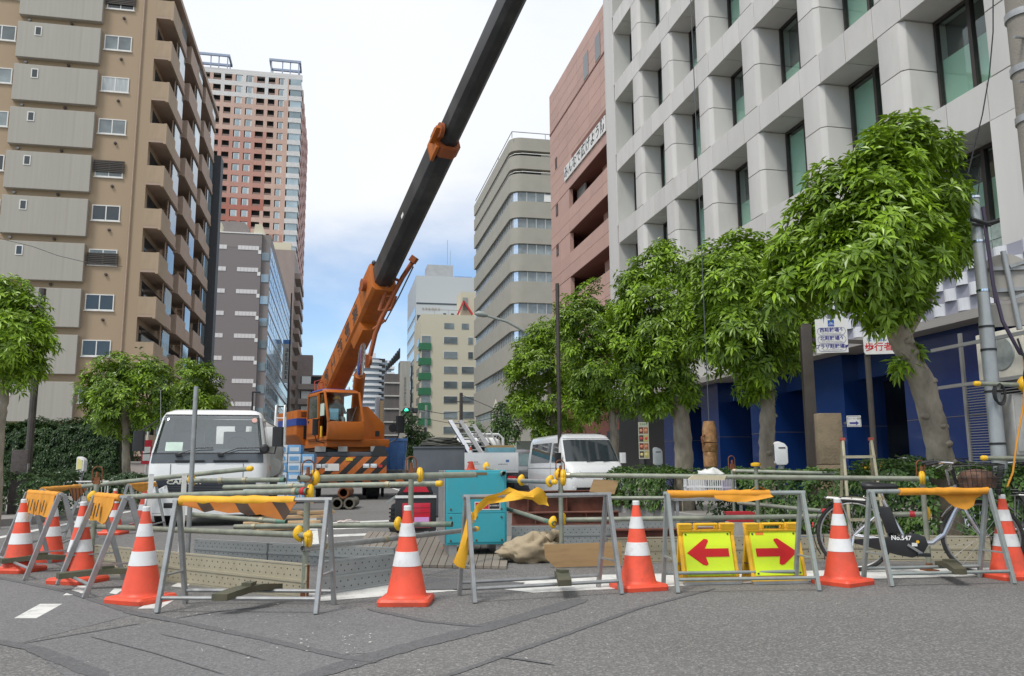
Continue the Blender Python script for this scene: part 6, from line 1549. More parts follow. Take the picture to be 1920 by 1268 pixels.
sp('door', MB().prism([(cy0 + .75, cz0 + .05), (cy0 + .75, cz0 + .75), (cy1 - .1, cz0 + .75), (cy1 - .1, cz0 + .05)], cx0 - .06, cx0 + .0, 'x'), M_OR, bevel=.015)
dfr = MB()
for a, b in (((cy0 + .75, cz0 + .72), (cy0 + .82, cz1 - .12)), ((cy1 - .13, cz0 + .72), (cy1 - .2, cz1 - .12)), ((cy0 + .8, cz1 - .14), (cy1 - .18, cz1 - .14))): dfr.bar((cx0 - .04, *a), (cx0 - .04, *b), .06, .07, (1, 0, 0))
sp('door_frame', dfr, M_OR); sp('door_glass', bx(cx0 - .045, cx0 - .035, cy0 + .82, cy1 - .2, cz0 + .76, cz1 - .17), mat('dark_cab_glass', (.05, .055, .05), .08, spec=.8))
sp('door_handle', bx(cx0 - .08, cx0 - .06, cy1 - .35, cy1 - .25, cz0 + .62, cz0 + .68), M_BLACK)
sp('quarter_glass', MB().prism([(cy0 + .15, cz0 + .8), (cy0 + .7, cz0 + .8), (cy0 + .7, cz1 - .15), (cy0 + .5, cz1 - .15)], cx0 - .005, cx0 + .005, 'x'), M_GLASS)
sp('sign_panel', bx(cx0 - .015, cx0 - .006, cy0 + .3, cy0 + .68, cz0 + .8, cz0 + 1.2), mat('pale_louvre', (.5, .58, .5), .5))
sp('data_sheet', MB().box(cx0 + .12, cx0 + .42, cy0 + .14, cy0 + .15, cz0 + .66, cz0 + 1.02), mat('pale_blue_sheet', (.25, .48, .6), .6))
sp('wiper', MB().tube([(cx1 - .45, cy0 - .0, cz0 + .6), (cx1 - .2, cy0 + .18, cz0 + 1.1)], .014, 6), M_BLACK)
sp('seat', MB().box(-1.31, -.81, -2.0, -1.5, cz0 + .3, cz0 + .5).box(-1.31, -.81, -1.55, -1.42, cz0 + .5, cz0 + 1.15), M_BLACK, bevel=.04)
sp('side_fairing', MB().prism([(-.38, 1.70), (.52, 1.70), (.52, 2.50), (-.08, 3.1), (-.38, 3.1)], -2.5, -1.2, 'y'), M_OR, bevel=.03)
sp('work_lamp', MB().box(.12, .45, -2.56, -2.5, 1.78, 1.98), M_LAMPLENS, bevel=.02); sp('reflector', bx(.18, .32, -2.53, -2.5, 2.1, 2.28), M_BLACK)
sp('mirror', MB().loft([rring(.85, 1.15, -2.75, -2.65, .04, z) for z in (2.22, 2.24, 2.78, 2.8)]).tube([(.5, -2.5, 1.8), (.9, -2.65, 2.0), (1.0, -2.68, 2.25)], .02, 6), M_BLACK)
sp('mirror', MB().lathe([(.02, 0), (.15, .02), (.15, .04)], 14, (.72, -2.7, 2.38), (0, -1, 0)), M_BLACK)
sp('mirror', MB().loft([rring(-2.1, -1.9, -2.75, -2.7, .03, z) for z in (2.1, 2.12, 2.6, 2.62)]).tube([(-2.0, -2.7, 2.1), (-1.9, -2.6, 1.9), (-1.6, -2.5, 1.85)], .018, 6), M_BLACK)
sp('marking', bx(cx0 - .085, cx0 - .06, cy0 + .3, cy0 + .45, cz0 + .1, cz0 + .45), M_YEL)
marks(cr_, seed=7, n=7, size=.13, m=mat('orange_dark_letter', (.16, .045, .015), .6), loc= tuple(SO + Matrix.Rotation(SA, 3, 'Z') @ Vector((cx0 - .068, -1.6, cz0 + .2))), rot=(0, 0, SA + rad(-90)))
sp('winch_rails', MB().tube([(-1.0, .2, 3.0), (-.95, .6, 4.2), (-.6, .9, 4.3)], .02, 6).tube([(-.85, .2, 3.0), (-.8, .6, 4.15), (-.45, .9, 4.25)], .02, 6).tube([(-.7, .2, 3.0), (-.65, .6, 4.1), (-.3, .9, 4.2)], .02, 6), mat('rail_red', (.35, .05, .03), .5))
# boom
BP0, BP1 = D(632, 705, 30.6), D(1312, -755, 13.4)
bdir = (BP1 - BP0); BL = bdir.length; bdir.normalize()
bsd = Vector((0, 0, 1)).cross(bdir).normalized(); bup = bdir.cross(bsd)
def px_of(p):
    v = p - CAM; return 634 - F_PX * v.dot(UP) / v.dot(FW)
def t_at(py):
    lo, hi = 0.0, 1.0
    for _ in range(40):
        m_ = (lo + hi) / 2
        if px_of(BP0 + bdir * BL * m_) > py: lo = m_
        else: hi = m_
    return lo * BL
Bb = BP0 - CR
def bsec(w, h, ch=.12):
    return [(-w, -h + ch), (-w + ch, -h), (w - ch, -h), (w, -h + ch), (w, h - ch*.5), (w - ch*.5, h), (-w + ch*.5, h), (-w, h - ch*.5)]
def boom_tube(s0, s1, w, h, ch=.12, w1=None, h1=None):
    r0, r1 = bsec(w, h, ch), bsec(w1 or w, h1 or h, ch)
    return MB().loft([[Bb + bdir*s + bsd*a + bup*b for a, b in r] for s, r in ((s0, r0), (s1, r1))])
s1, s2 = t_at(520), t_at(262)
def bo(name, mb, m, **k): return part(name, mb, m, cr_, **k)
bo('boom_base', boom_tube(-1.6, s1 - .5, .36, .46, .1), M_OR, bevel=.02)
bo('boom_head_collar', boom_tube(s1 - 1.3, s1, .40, .52, .1), M_OR, bevel=.02)
bo('boom_section', boom_tube(s1 - 1.0, s2, .30, .38, .14), M_BOOM, bevel=.02)
bo('section_collar', boom_tube(s2 - .3, s2 + .05, .325, .41, .14), M_ORD, bevel=.02)
bo('section_bracket', MB().loft([[Bb + bdir*s + bsd*a + bup*b for a, b in ((.12, .2), (.34, .2), (.34, .46), (.12, .46))] for s in (s2 - .45, s2 + .0)]), M_OR) if False else None
for sg in (-1,):
    bo('section_bracket', MB().loft([[Bb + bdir*s + bsd*a*sg + bup*b for a, b in ((.28, -.38), (.37, -.38), (.37, .2), (.28, .2))] for s in (s2 - .5, s2 + .02)]), M_OR, bevel=.02)
    bo('sheave', MB().lathe([(.02, -.05), (.2, -.05), (.2, .05), (.02, .05)], 18, Bb + bdir*(s2 + .35) + bsd*.33*sg + bup*-.1, bsd), M_ORD); bo('bracket_arm', MB().bar(Bb + bdir*(s2 - .1) + bsd*.35*sg + bup*-.1, Bb + bdir*(s2 + .45) + bsd*.35*sg + bup*-.1, .08, .26, bsd), M_OR)
bo('boom_section', boom_tube(s2 - .3, BL*1.0, .235, .31, .12), M_BOOM, bevel=.02)
bo('boom_tip', boom_tube(BL*1.0, BL*1.0 + .7, .22, .3, .1), M_OR)
bo('white_mark', MB().loft([[Bb + bdir*s - bsd*.304 + bup*b for b in (-.12, .0)] + [Bb + bdir*s - bsd*.300 + bup*b for b in (.0, -.12)] for s in (t_at(408), t_at(400))]), M_SIGNWHITE)
# lettering down the side of the base section (left side as seen)
R3 = Matrix((bsd, bup, -bdir)).transposed() if False else None
ex = bup * -1.0; ez = bdir; ey = ex.cross(ez) * -1
def rot_from(xa, ya, za): return Matrix((xa, ya, za)).transposed().to_euler()
nrm = -bsd                                         # outward normal of the left side
xa = bup * -1.0
za = nrm.cross(xa) * -1.0
# text local: x = reading direction, z = up, faces -y
ya = -nrm
xl = (-bup)
zl = xl.cross(ya)
eul = rot_from(xl, ya, zl)
for k, c in enumerate('業朝機工㈱'):
    s = t_at(592) - k * 1.0
    letter(c, .62, M_LETTER_BLACK, cr_, Bb + bdir*s - bsd*.363 + bup*-.02, eul, bold=.014)
# luffing cylinder
ca, cb_ = D(668, 770, 30.0) - CR, Bb + bdir*t_at(608) - bup*.62
bo('luffing_barrel', MB().tube([ca, ca.lerp(cb_, .52)], .20, 14), M_OR); bo('luffing_rod', MB().tube([ca.lerp(cb_, .5), cb_], .12, 14), M_CHROME)
bo('cylinder_mount', boom_tube(t_at(650), t_at(590), .26, .0, .0, .26, .0) if False else MB().loft([[Bb + bdir*s + bsd*a + bup*b for a, b in ((-.22, -.75), (.22, -.75), (.3, -.4), (-.3, -.4))] for s in (t_at(622), t_at(585))]), M_OR, bevel=.02)
# stowed jib along the right of the boom
JD = 26.2
def jp(px, py, d=JD): return D(px, py, d) - CR
jb = MB()
jb.tube([jp(694, 668), jp(704, 625), jp(716, 596), jp(738, 552), jp(755, 520), jp(776, 488)], .075, 8)
jb.tube([jp(740, 476), jp(731, 520), jp(722, 552), jp(712, 583)], .075, 8)
jb.tube([jp(712, 583), jp(733, 580), jp(742, 555)], .06, 8).tube([jp(722, 556), jp(742, 556)], .05, 8).tube([jp(700, 618), jp(722, 600)], .05, 8)
jb.tube([jp(733, 520), jp(752, 528)], .05, 8)
bo('stowed_jib', jb, M_ORD, smooth=50)
bo('jib_rod', MB().tube([jp(722, 604), jp(748, 556), jp(775, 500)], .022, 6), M_DGREY); bo('jib_end', MB().lathe([(.08, -.05), (.16, -.04), (.16, .04), (.08, .05)], 14, jp(693, 676), bsd).bar(jp(690, 665), jp(689, 690), .16, .12), M_ORD)
bo('jib_end', MB().bar(jp(772, 492), jp(779, 482), .2, .2), M_ORD)
bo('hose_drum', MB().lathe([(.05, -.09), (.2, -.08), (.2, .08), (.05, .09)], 16, Bb + bdir*(s1 - .6) - bsd*.45 + bup*.1, bsd), M_ORD)
bo('boom_lamp', MB().lathe([(.04, 0), (.08, .05), (.06, .12)], 10, Bb + bdir*(s1 + .05) - bsd*.25 + bup*.45, bup), M_DGREY)
bo('hose', MB().tube([Bb + bdir*s - bsd*(.33 + .02*math.sin(s*5)) + bup*.36 for s in np.linspace(.3, s1 - .6, 12)], .03, 6), M_BLACK)

# ---- crane operator
def skin_person(name, joints, edges, radii, m_list, label, loc, rz, head_z):
    me = bpy.data.meshes.new(name); me.from_pydata([Vector(j) for j in joints], edges, [])
    ob = bpy.data.objects.new('tmp_person', me); COL.objects.link(ob)
    ob.modifiers.new('skin', 'SKIN'); sub = ob.modifiers.new('sub', 'SUBSURF'); sub.levels = 2
    for i, r in enumerate(radii): me.skin_vertices[0].data[i].radius = (r, r); me.skin_vertices[0].data[i].use_root = (i == 0)
    dg = bpy.context.evaluated_depsgraph_get()
    m2 = bpy.data.meshes.new_from_object(ob.evaluated_get(dg)); bpy.data.objects.remove(ob)
    m2.materials.clear()
    for m_ in m_list: m2.materials.append(m_)
    for p in m2.polygons:
        c = p.center; p.material_index = 1 if c.z > head_z else (2 if c.z < .52 and False else 0)
    m2.shade_smooth()
    return tag(link(name, m2, None, loc, (0, 0, rz)), label, 'person')
M_SKIN = mat('skin', (0.42, 0.24, 0.16), .6); M_JACKET = mat('grey_work_jacket', (0.16, 0.18, 0.17), .8, 0, .2, 8)
J = [(0, 0, .12), (0, -.01, .35), (0, -.02, .55), (0, -.03, .64), (0, -.05, .72), (0, -.06, .80), (.19, -.02, .55), (.25, -.12, .33), (.2, -.36, .30), (-.19, -.02, .55), (-.25, -.12, .33), (-.2, -.36, .30), (.11, -.4, .12), (-.11, -.4, .12), (.12, -.45, -.25), (-.12, -.45, -.25), (.1, 0, .1), (-.1, 0, .1)]
E_ = [(0, 1), (1, 2), (2, 3), (3, 4), (4, 5), (2, 6), (6, 7), (7, 8), (2, 9), (9, 10), (10, 11), (0, 16), (16, 12), (0, 17), (17, 13), (12, 14), (13, 15)]
RR = [.15, .15, .14, .06, .095, .09, .08, .055, .045, .08, .055, .045, .08, .08, .055, .055, .1, .1]
op_loc = CR + SO + Matrix.Rotation(SA, 3, 'Z') @ Vector((-1.06, -2.05, cz0 + .62))
oper = skin_person('person', J, E_, RR, [M_JACKET, M_SKIN], 'crane operator in grey jacket and yellow helmet seated in the orange cab', op_loc, SA, .655)
part('helmet', MB().lathe([(.135, .77), (.12, .83), (.075, .89), (.02, .91)], 18, (0, -.055, 0)).loft([[Vector((math.cos(a)*r, -.06 + math.sin(a)*r*1.25, z)) for a in [2*math.pi*k/16 for k in range(16)]] for r, z in ((.13, .765), (.145, .77), (.13, .785))]), M_YEL, oper, smooth=50)

# ---- blue skips behind the crane
def skip(px, d, w, h, dp, label, z0=0.0, panel=False):
    p = GD(px, d); t = thing('steel_skip', label, 'skip', (p.x, p.y, z0 + .002), rad(-6))
    part('hull', MB().loft([rring(-w/2 + .08, w/2 - .08, 0.05, dp - .05, .03, 0), rring(-w/2, w/2, 0, dp, .03, h)]), M_BLUEPLASTIC, t)
    part('rim', MB().box(-w/2 - .03, w/2 + .03, -.03, .01, h - .09, h + .01), M_BLUEPLASTIC, t)
    for k in range(4): part('rib', MB().bar((-w/2 + .12 + k*(w - .24)/3, .02, .05), (-w/2 + .12 + k*(w - .24)/3, -.01, h - .1), .05, .04, (1, 0, 0)), M_BLUEPLASTIC, t)
    return t
skip(736, 30.5, .95, 1.15, 1.2, 'blue steel skip behind the crane, upper one on the trolley', .97)
tl = thing('trolley_base', 'grey trolley frame with coloured panel under the blue skip', 'trolley', tuple(GD(738, 30.3)), rad(-6))
part('frame', MB().box(-.62, .62, .05, 1.3, .3, .96), M_DGREY, tl, bevel=.02); part('panel', bx(-.4, .4, .03, .049, .45, .85), M_BLUEPLASTIC, tl); part('sticker', bx(-.05, .3, .015, .029, .5, .78), M_YEL, tl)
for x in (-.45, .45): wheel(tl, x, .4, .15, .1)

# ---- white van
vp = GD(1124, 23.0)
vn = thing('white_van', 'white passenger van with dark windscreen parked facing the camera', 'van', (vp.x, vp.y, 0), rad(1.5))
VB = Shell([(.26, .10, .80, 4.6, .16), (.45, .02, .86, 4.68, .2), (.75, .0, .86, 4.7, .22), (.98, .10, .86, 4.7, .24), (1.08, .26, .855, 4.7, .22), (1.15, .40, .85, 4.68, .18), (1.82, .98, .75, 4.6, .14), (1.93, 1.12, .70, 4.55, .16), (1.985, 1.35, .58, 4.4, .16)])
part('body', VB.body(), M_WHITE, vn, smooth=50)
part('windscreen', VB.front(1.17, 1.84, 2, .006), M_DARKGLASS, vn, smooth=60)
for sx in (-1, 1):
    part('side_window', VB.side(sx, .95, 1.75, 1.15, 1.72, .006, 1.25), M_DARKGLASS, vn); part('side_window', VB.side(sx, 1.95, 4.2, 1.15, 1.75, .006), M_DARKGLASS, vn)
    part('door_seam', VB.side(sx, 1.82, 1.84, .4, 1.75, .005), M_DGREY, vn); part('waist_line', VB.side(sx, .6, 4.5, .98, .995, .005), M_DGREY, vn)
    part('headlight', MB().loft([[Vector((sx*x, y + dy, z)) for x, y, z in ((.42, -.005, .72), (.80, .04, .72), (.855, .2, .92), (.86, .22, .98), (.5, .07, .92))] for dy in (-.012, .05)]), M_LAMPLENS, vn)
    part('mirror', MB().loft([rring(sx*.98 - .09, sx*.98 + .09, .55, .68, .04, z) for z in (1.12, 1.14, 1.40, 1.42)]), M_WHITE if sx > 0 else M_BLACK, vn, smooth=50)
    part('fog_lamp', MB().lathe([(.05, 0), (.045, .02)], 12, (sx*.68, .03, .42), (0, -1, 0)), M_LAMPLENS, vn)
    for y in (.85, 3.5): wheel(vn, sx*.74, y, .32, .2)
part('grille', VB.front(.74, .86, 0, .012, 1), M_BLACK, vn); part('grille_bar', VB.front(.83, .86, 0, .02, 1), M_CHROME, vn)
part('bumper_intake', VB.front(.34, .45, 0, .012, 1), M_BLACK, vn); part('number_plate', bx(-.17, .17, -.03, -.012, .5, .66), M_SIGNWHITE, vn)
part('wiper', MB().tube([(-.2, .36, 1.16), (.3, .46, 1.22)], .012, 5).tube([(.3, .36, 1.16), (.7, .48, 1.22)], .012, 5), M_BLACK, vn)
part('roof_rib', MB().box(-.5, .5, 1.5, 4.4, 1.983, 1.995), M_WHITE, vn)
# ---- flatbed truck seen from behind, loaded with ladders
fp = GD(918, 27.5)
ft = thing('flatbed_truck', 'white flatbed truck seen from behind with ladders and pipes in its bed', 'truck', (fp.x, fp.y, 0), rad(-3))
part('tailgate', MB().box(-.98, .98, -.03, .03, .85, 1.52), M_WHITE, ft, bevel=.012); part('tailgate_panel', bx(-.86, .86, -.042, -.031, .93, 1.42), M_WHITE, ft, bevel=.004)
part('bed', MB().box(-.97, .97, .03, 3.2, .80, .9), M_DGREY, ft)
for sx in (-1, 1): part('side_gate', bx(sx*.98 - .03, sx*.98 + .03, .05, 3.2, .9, 1.45), M_WHITE, ft); part('tail_lamp', bx(sx*.75 - .15, sx*.75 + .15, -.05, .0, .62, .74), M_REDLENS, ft)
marks(ft, (-.55, -.0445, 1.2), 6, .05, M_LETTER_BLACK, seed=11); marks(ft, (-.50, -.0445, 1.14), 12, .028, M_LETTER_BLACK, seed=12); part('logo', bx(-.74, -.70, -.046, -.043, 1.18, 1.22), M_LETTER_RED, ft); part('logo', bx(.55, .66, -.046, -.043, 1.2, 1.28), M_BLUEPLASTIC, ft); marks(ft, (.45, -.0445, 1.13), 7, .04, M_LETTER_BLACK, seed=13)
FCAB = Shell([(.6, 3.3, .95, 4.9, .12), (1.6, 3.3, .95, 4.8, .14), (2.05, 3.35, .85, 4.5, .14), (2.15, 3.5, .7, 4.4, .14)])
part('cab', FCAB.body(), M_WHITE, ft, smooth=50); part('rear_window', bx(-.5, .5, 3.27, 3.3, 1.6, 1.95), M_DARKGLASS, ft)
part('guard_frame', MB().tube([(-.92, 3.1, .9), (-.92, 3.1, 2.1), (-.75, 3.1, 2.25), (.75, 3.1, 2.25), (.92, 3.1, 2.1), (.92, 3.1, .9)], .05, 8), M_WHITE, ft)
for x in (-.8, .8): wheel(ft, x, 1.0, .36, .3); wheel(ft, x, 4.1, .36, .22)
part('chassis', bx(-.4, .4, .1, 4.8, .45, .8), M_DGREY, ft)
def ladder_t(a, b, w, label, n=9):
    a, b = Vector(a), Vector(b); d = (b - a); s = Vector((w/2, 0, 0))
    t = thing('ladder', label, 'ladder', tuple(fp + a), 0, 'ladders on the flatbed truck')
    for q in (-1, 1): part('rail', MB().bar(s*q, s*q + d, .06, .15, (1, 0, 0)), M_STEEL if q > 0 else M_CHROME, t)
    for k in range(n): part('rung', MB().tube([d*((k + .5)/n) - s, d*((k + .5)/n) + s], .035, 6), M_STEEL, t)
    return t
ladder_t((-.05, .3, .92), (-.75, 2.9, 2.75), .38, 'aluminium ladder leaning left in the flatbed truck')
ladder_t((.35, .4, .92), (-.25, 2.9, 2.6), .36, 'aluminium ladder leaning beside the first in the flatbed truck')
for k in range(4):
    a, b = Vector((.55 + .1*k, .5, .93)), Vector((-.05 + .2*k, 2.9, 2.3 + .1*(k % 2)))
    single('long_pipe', MB().tube([(0, 0, 0), b - a], .03, 8), M_STEEL, ['leftmost', 'second', 'third', 'rightmost'][k] + ' of the four steel pipes beside the ladders on the flatbed truck', 'pipe', tuple(fp + a), 0, 'pipes on the flatbed truck')
tb_ = thing('blue_tub', 'blue tub filled with timber at the right of the flatbed bed', 'tub', tuple(fp + Vector((.45, .25, .91))))
part('walls', MB().loft([rring(-.42, .42, -.12, .5, .05, 0), rring(-.48, .48, -.16, .54, .05, .78)]), mat('light_blue_tub', (.2, .42, .5), .5), tb_); part('timber', bx(-.44, .44, -.1, .5, .78, .86), M_PLY, tb_)
q = fp + Vector((-.62, .1, .91)); oc = copy_tree(cone0); oc.location = q; oc.rotation_euler = (0, 0, 0); oc.scale = (1.2, 1.2, 1.2); tag(oc, 'small traffic cone standing in the flatbed truck beside the ladders', 'cone', 'orange and white traffic cones')
# ---- grey car and the white car roofs behind
CARLV = [(.2, .1, .78, 4.0, .2), (.45, 0, .83, 4.1, .25), (.78, .04, .84, 4.12, .25), (.9, .35, .82, 4.1, .22), (.95, .75, .80, 4.05, .2), (1.4, 1.45, .66, 3.6, .2), (1.5, 1.7, .58, 3.3, .2), (1.53, 1.95, .45, 3.0, .18)]
def car(p, rz, m, label, s=1.0):
    t = thing('parked_car', label, 'car', (p.x, p.y, 0), rz, 'parked cars'); t.scale = (s, s, s)
    S_ = Shell(CARLV)
    part('body', S_.body(), m, t, smooth=50); part('windscreen', S_.front(.97, 1.42, 2, .006), mat('car_glass', (.16, .22, .24), .05, 0, .3, 1, spec=.9), t, smooth=60)
    for sx in (-1, 1):
        part('side_window', S_.side(sx, 1.1, 3.4, .98, 1.38, .006, 1.6), M_DARKGLASS, t); part('headlight', MB().loft([[Vector((sx*x, y + dy, z)) for x, y, z in ((.45, -.01, .62), (.8, .06, .62), (.83, .25, .78), (.55, .06, .78))] for dy in (-.012, .04)]), M_LAMPLENS, t)
        for y in (.75, 3.25): wheel(t, sx*.74, y, .3, .19)
        part('mirror', MB().loft([rring(sx*.92 - .08, sx*.92 + .08, .95, 1.1, .04, z) for z in (.98, 1.0, 1.12, 1.14)]), m, t)
    part('grille', S_.front(.5, .6, 0, .01, 1), M_BLACK, t); part('number_plate', bx(-.17, .17, -.03, -.012, .36, .5), M_SIGNWHITE, t)
    return t
car(GD(990, 29.0), rad(2), mat('silver_grey_paint', (.20, .21, .23), .3, .5, .05, 2, coat=.5), 'silver grey minivan between the flatbed truck and the white van', 1.12)
car(GD(818, 40), rad(178), M_WHITE, 'white car seen behind the grey steel box and its cables', 1.1)
# ================================================================== trees, hedges
def leaf_arrays(centers, normals, R_, leaf, wid, nl, tones, droop=.24):
    """rosettes of folded leaves: returns verts, faces, tone per face"""
    V, Fc, T = [], [], []
    for c, n, tn in zip(centers, normals, tones):
        u, v = frame_from(n); n = Vector(n)
        a0 = R_.uniform(0, 6.28)
        for k in range(nl):
            a = a0 + 2*math.pi*k/nl + R_.uniform(-.25, .25); el = R_.uniform(-.35, .6)
            d = (u*math.cos(a) + v*math.sin(a))*math.cos(el) + n*math.sin(el)
            L_ = leaf*R_.uniform(.7, 1.15); s = d.cross(n + Vector((R_.uniform(-.4, .4), R_.uniform(-.4, .4), R_.uniform(-.4, .4))))
            if s.length < 1e-3: continue
            s.normalize(); nn = s.cross(d); w = wid*R_.uniform(.8, 1.2)
            g = Vector((0, 0, -droop*L_))
            b = c + d*L_*.12; m = c + d*L_*.58 + g*.25; t = c + d*L_ + g
            o = len(V)
            V += [tuple(b), tuple(m + s*w/2 + nn*w*.16), tuple(m - s*w/2 + nn*w*.16), tuple(t)]
            Fc += [(o, o+1, o+3), (o, o+3, o+2)]
            tt = min(1, max(0, tn + R_.uniform(-.15, .15))); T += [tt]*4
    return V, Fc, T
def foliage_mesh(name, V, Fc, T):
    me = bpy.data.meshes.new(name); me.from_pydata(V, [], Fc)
    at = me.attributes.new('tone', 'FLOAT', 'POINT'); at.data.foreach_set('value', np.array(T, dtype=np.float32))
    return me
M_LEAF = leaf_mat('glossy_leaves', (0.016, 0.055, 0.006), (0.325, 0.515, 0.030), trans=.18)
M_LEAFD = leaf_mat('dark_leaves', (0.014, 0.040, 0.010), (0.055, 0.115, 0.022), trans=.2)
M_LEAFB = leaf_mat('shrub_leaves', (0.022, 0.065, 0.014), (0.150, 0.270, 0.050), trans=.2)
M_BARK = mat('pale_knotted_bark', (0.31, 0.265, 0.205), .9, 0, .32, 7, bump=1.0, bscale=16, dirt=(0.15, 0.125, 0.095), damt=.6, dscale=4, stretch=(1, 1, .45), detail=8)
def crown(blobs, d, density, leaf, wid, nl, seed, inner=.35, tone=.5):
    """blobs: image-plane circles (px, py, radius px) placed at depth d with a spread in depth"""
    R_ = random.Random(seed); cs, ns, ts = [], [], []
    B = []
    for q in blobs:
        px, py, r = q[:3]; dd = d + (q[3] if len(q) > 3 else 0); B.append((D(px, py, dd), r*dd/F_PX))
    gapf = 2.6*11/(d + 2)
    for c, r in B:
        n = int(density*r*r*12.6)
        for k in range(n):
            v = Vector((R_.gauss(0, 1), R_.gauss(0, 1), R_.gauss(0, 1))).normalized()
            f_ = 1 + .20*mnoise.noise(v*2.2 + c) + .16*mnoise.noise(v*4.5 + c*2)
            shell = R_.random() > inner
            rr = r*f_*(R_.uniform(.84, 1.10) if shell else R_.uniform(.40, .80))
            p = c + v*rr
            if shell and mnoise.noise(p*gapf*1.5 + Vector((0, seed, 4))) < -.10: continue
            if v.z < -.35 and R_.random() < .3: continue
            # skip rosettes buried deep in a neighbouring clump
            if any((p - c2).length < r2*.55 for c2, r2 in B if c2 is not c): continue
            # gaps: thin patches where the sky or wall shows through
            if mnoise.noise(p*gapf + Vector((seed, 0, 0))) < -.36: continue
            nv = (v + Vector((0, 0, .8))).normalized()
            cs.append(p); ns.append(nv); ts.append(tone + .25*mnoise.noise(p*1.6) + R_.uniform(-.22, .3))
    return leaf_arrays(cs, ns, R_, leaf, wid, nl, ts)
def tree(name, label, base, trunk, blobs, d, density=60, leaf=.15, wid=.045, nl=8, seed=1, group='street trees', limbs=(), mleaf=None, knots=0, inner=.35, tone=.5):
    t = thing(name, label, 'tree', (base.x, base.y, 0), 0, group)
    o = Vector((base.x, base.y, 0))
    tm = MB(); pts = [Vector(p) - o for p, r in trunk]; rs = [r for p, r in trunk]
    # resample for an uneven stem
    P, Rr = [], []
    for i in range(len(pts) - 1):
        for k in range(9):
            f_ = k/9; p = pts[i].lerp(pts[i+1], f_); r = rs[i] + (rs[i+1] - rs[i])*f_
            P.append(p + Vector((mnoise.noise(p*3)*.02, mnoise.noise(p*3 + Vector((5, 5, 5)))*.02, 0))); Rr.append(r*(1 + .10*mnoise.noise(p*5 + Vector((seed, 2, 1)))))
    P.append(pts[-1]); Rr.append(rs[-1])
    tm.tube(P, Rr, 20)
    tm.v = [tuple(Vector(v) + Vector((mnoise.noise(Vector(v)*9 + Vector((seed, 0, 0))), mnoise.noise(Vector(v)*9 + Vector((0, seed, 7))), 0))*.022 + Vector((mnoise.noise(Vector(v)*22), mnoise.noise(Vector(v)*22 + Vector((3, 3, 3))), 0))*.010) for v in tm.v]
    part('trunk', tm, M_BARK, t, smooth=80)
    kr = random.Random(seed)
    for k in range(knots):
        f_ = kr.uniform(.2, .8); i = int(f_*(len(P) - 1)); a = kr.uniform(3.4, 6.0); r = Rr[i]
        c = P[i] + Vector((math.cos(a), math.sin(a), 0))*r*.85; q = kr.uniform(.03, .06)
        kb = [[c + Vector((math.cos(b)*math.sin(th), math.sin(b)*math.sin(th), math.cos(th)*.8))*q*(1 + .35*mnoise.noise(Vector((b*2, th*3, k)))) for b in [2*math.pi*j/9 for j in range(9)]] for th in [math.pi*(j + .15)/5.3 for j in range(6)]]
        part('knot', MB().loft(kb), M_BARK, t, smooth=80)
    for pl, r0, r1 in limbs:
        part('limb', MB().tube([Vector(p) - o for p in pl], [r0 + (r1 - r0)*i/(len(pl)-1) for i in range(len(pl))], 8), M_BARK, t, smooth=80)
    V, Fc, T = crown(blobs, d, density, leaf, wid, nl, seed, inner, tone)
    V = [(x - o.x, y - o.y, z) for x, y, z in V]
    me = foliage_mesh('crown', V, Fc, T); setmat(me, mleaf or M_LEAF)
    c = link('crown', me, t)
    return t
# right-hand row, nearest first
d1 = 9.3
b_ = D(1775, 960, d1); b_ = Vector((b_.x, b_.y, 0))
tree('evergreen_tree', 'nearest and tallest evergreen street tree with leaning knotted trunk on the right', b_,
     [(b_, .17), (D(1772, 900, d1), .14), (D(1752, 800, d1), .132), (D(1728, 715, d1), .128), (D(1697, 650, d1), .12), (D(1660, 580, d1), .12), (D(1640, 480, d1), .08)],
     [(1690, 285, 66), (1742, 285, 52, .2), (1655, 320, 70, -.3), (1585, 370, 72), (1640, 400, 90, -.4), (1725, 385, 78, .3), (1545, 440, 78), (1610, 480, 85, -.5), (1690, 470, 85, -.3), (1760, 450, 62, .5), (1775, 385, 45, .5), (1500, 512, 58), (1570, 515, 62, -.4), (1650, 548, 66, -.2), (1712, 528, 42, .3), (1765, 465, 40, .6), (1468, 560, 46), (1525, 555, 34, -.2), (1672, 592, 34), (1695, 570, 36), (1688, 688, 16), (1712, 655, 12), (1480, 470, 34)],
     d1, density=190, leaf=.145, wid=.040, nl=8, seed=3, knots=9,
     limbs=[([D(1690, 640, d1), D(1740, 560, d1 + .3), D(1765, 480, d1 + .5)], .07, .03), ([D(1660, 580, d1), D(1590, 500, d1), D(1540, 460, d1)], .07, .03), ([D(1720, 700, d1), D(1705, 672, d1 - .1), D(1690, 660, d1 - .2)], .03, .012)], tone=.55)
d2 = 13.6
b_ = D(1441, 920, d2); b_ = Vector((b_.x, b_.y, 0))
tree('evergreen_tree', 'second evergreen street tree with burr-covered trunk beside the white parking meter', b_,
     [(b_, .14), (D(1438, 850, d2), .12), (D(1439, 760, d2), .115), (D(1434, 690, d2), .10), (D(1425, 600, d2), .09), (D(1400, 520, d2), .06)],
     [(1385, 475, 42), (1335, 500, 40), (1425, 490, 45), (1365, 540, 62, -.4), (1440, 555, 70, .3), (1320, 580, 50), (1395, 610, 65, -.5), (1470, 620, 62), (1345, 645, 48), (1415, 675, 48, -.4), (1475, 670, 30), (1370, 690, 30), (1425, 735, 24), (1505, 600, 45, .5), (1400, 722, 26), (1310, 640, 30)],
     d2, density=140, leaf=.15, wid=.043, nl=8, seed=5, knots=8, tone=.5)
d3 = 17.0
b_ = D(1283, 895, d3); b_ = Vector((b_.x, b_.y, 0))
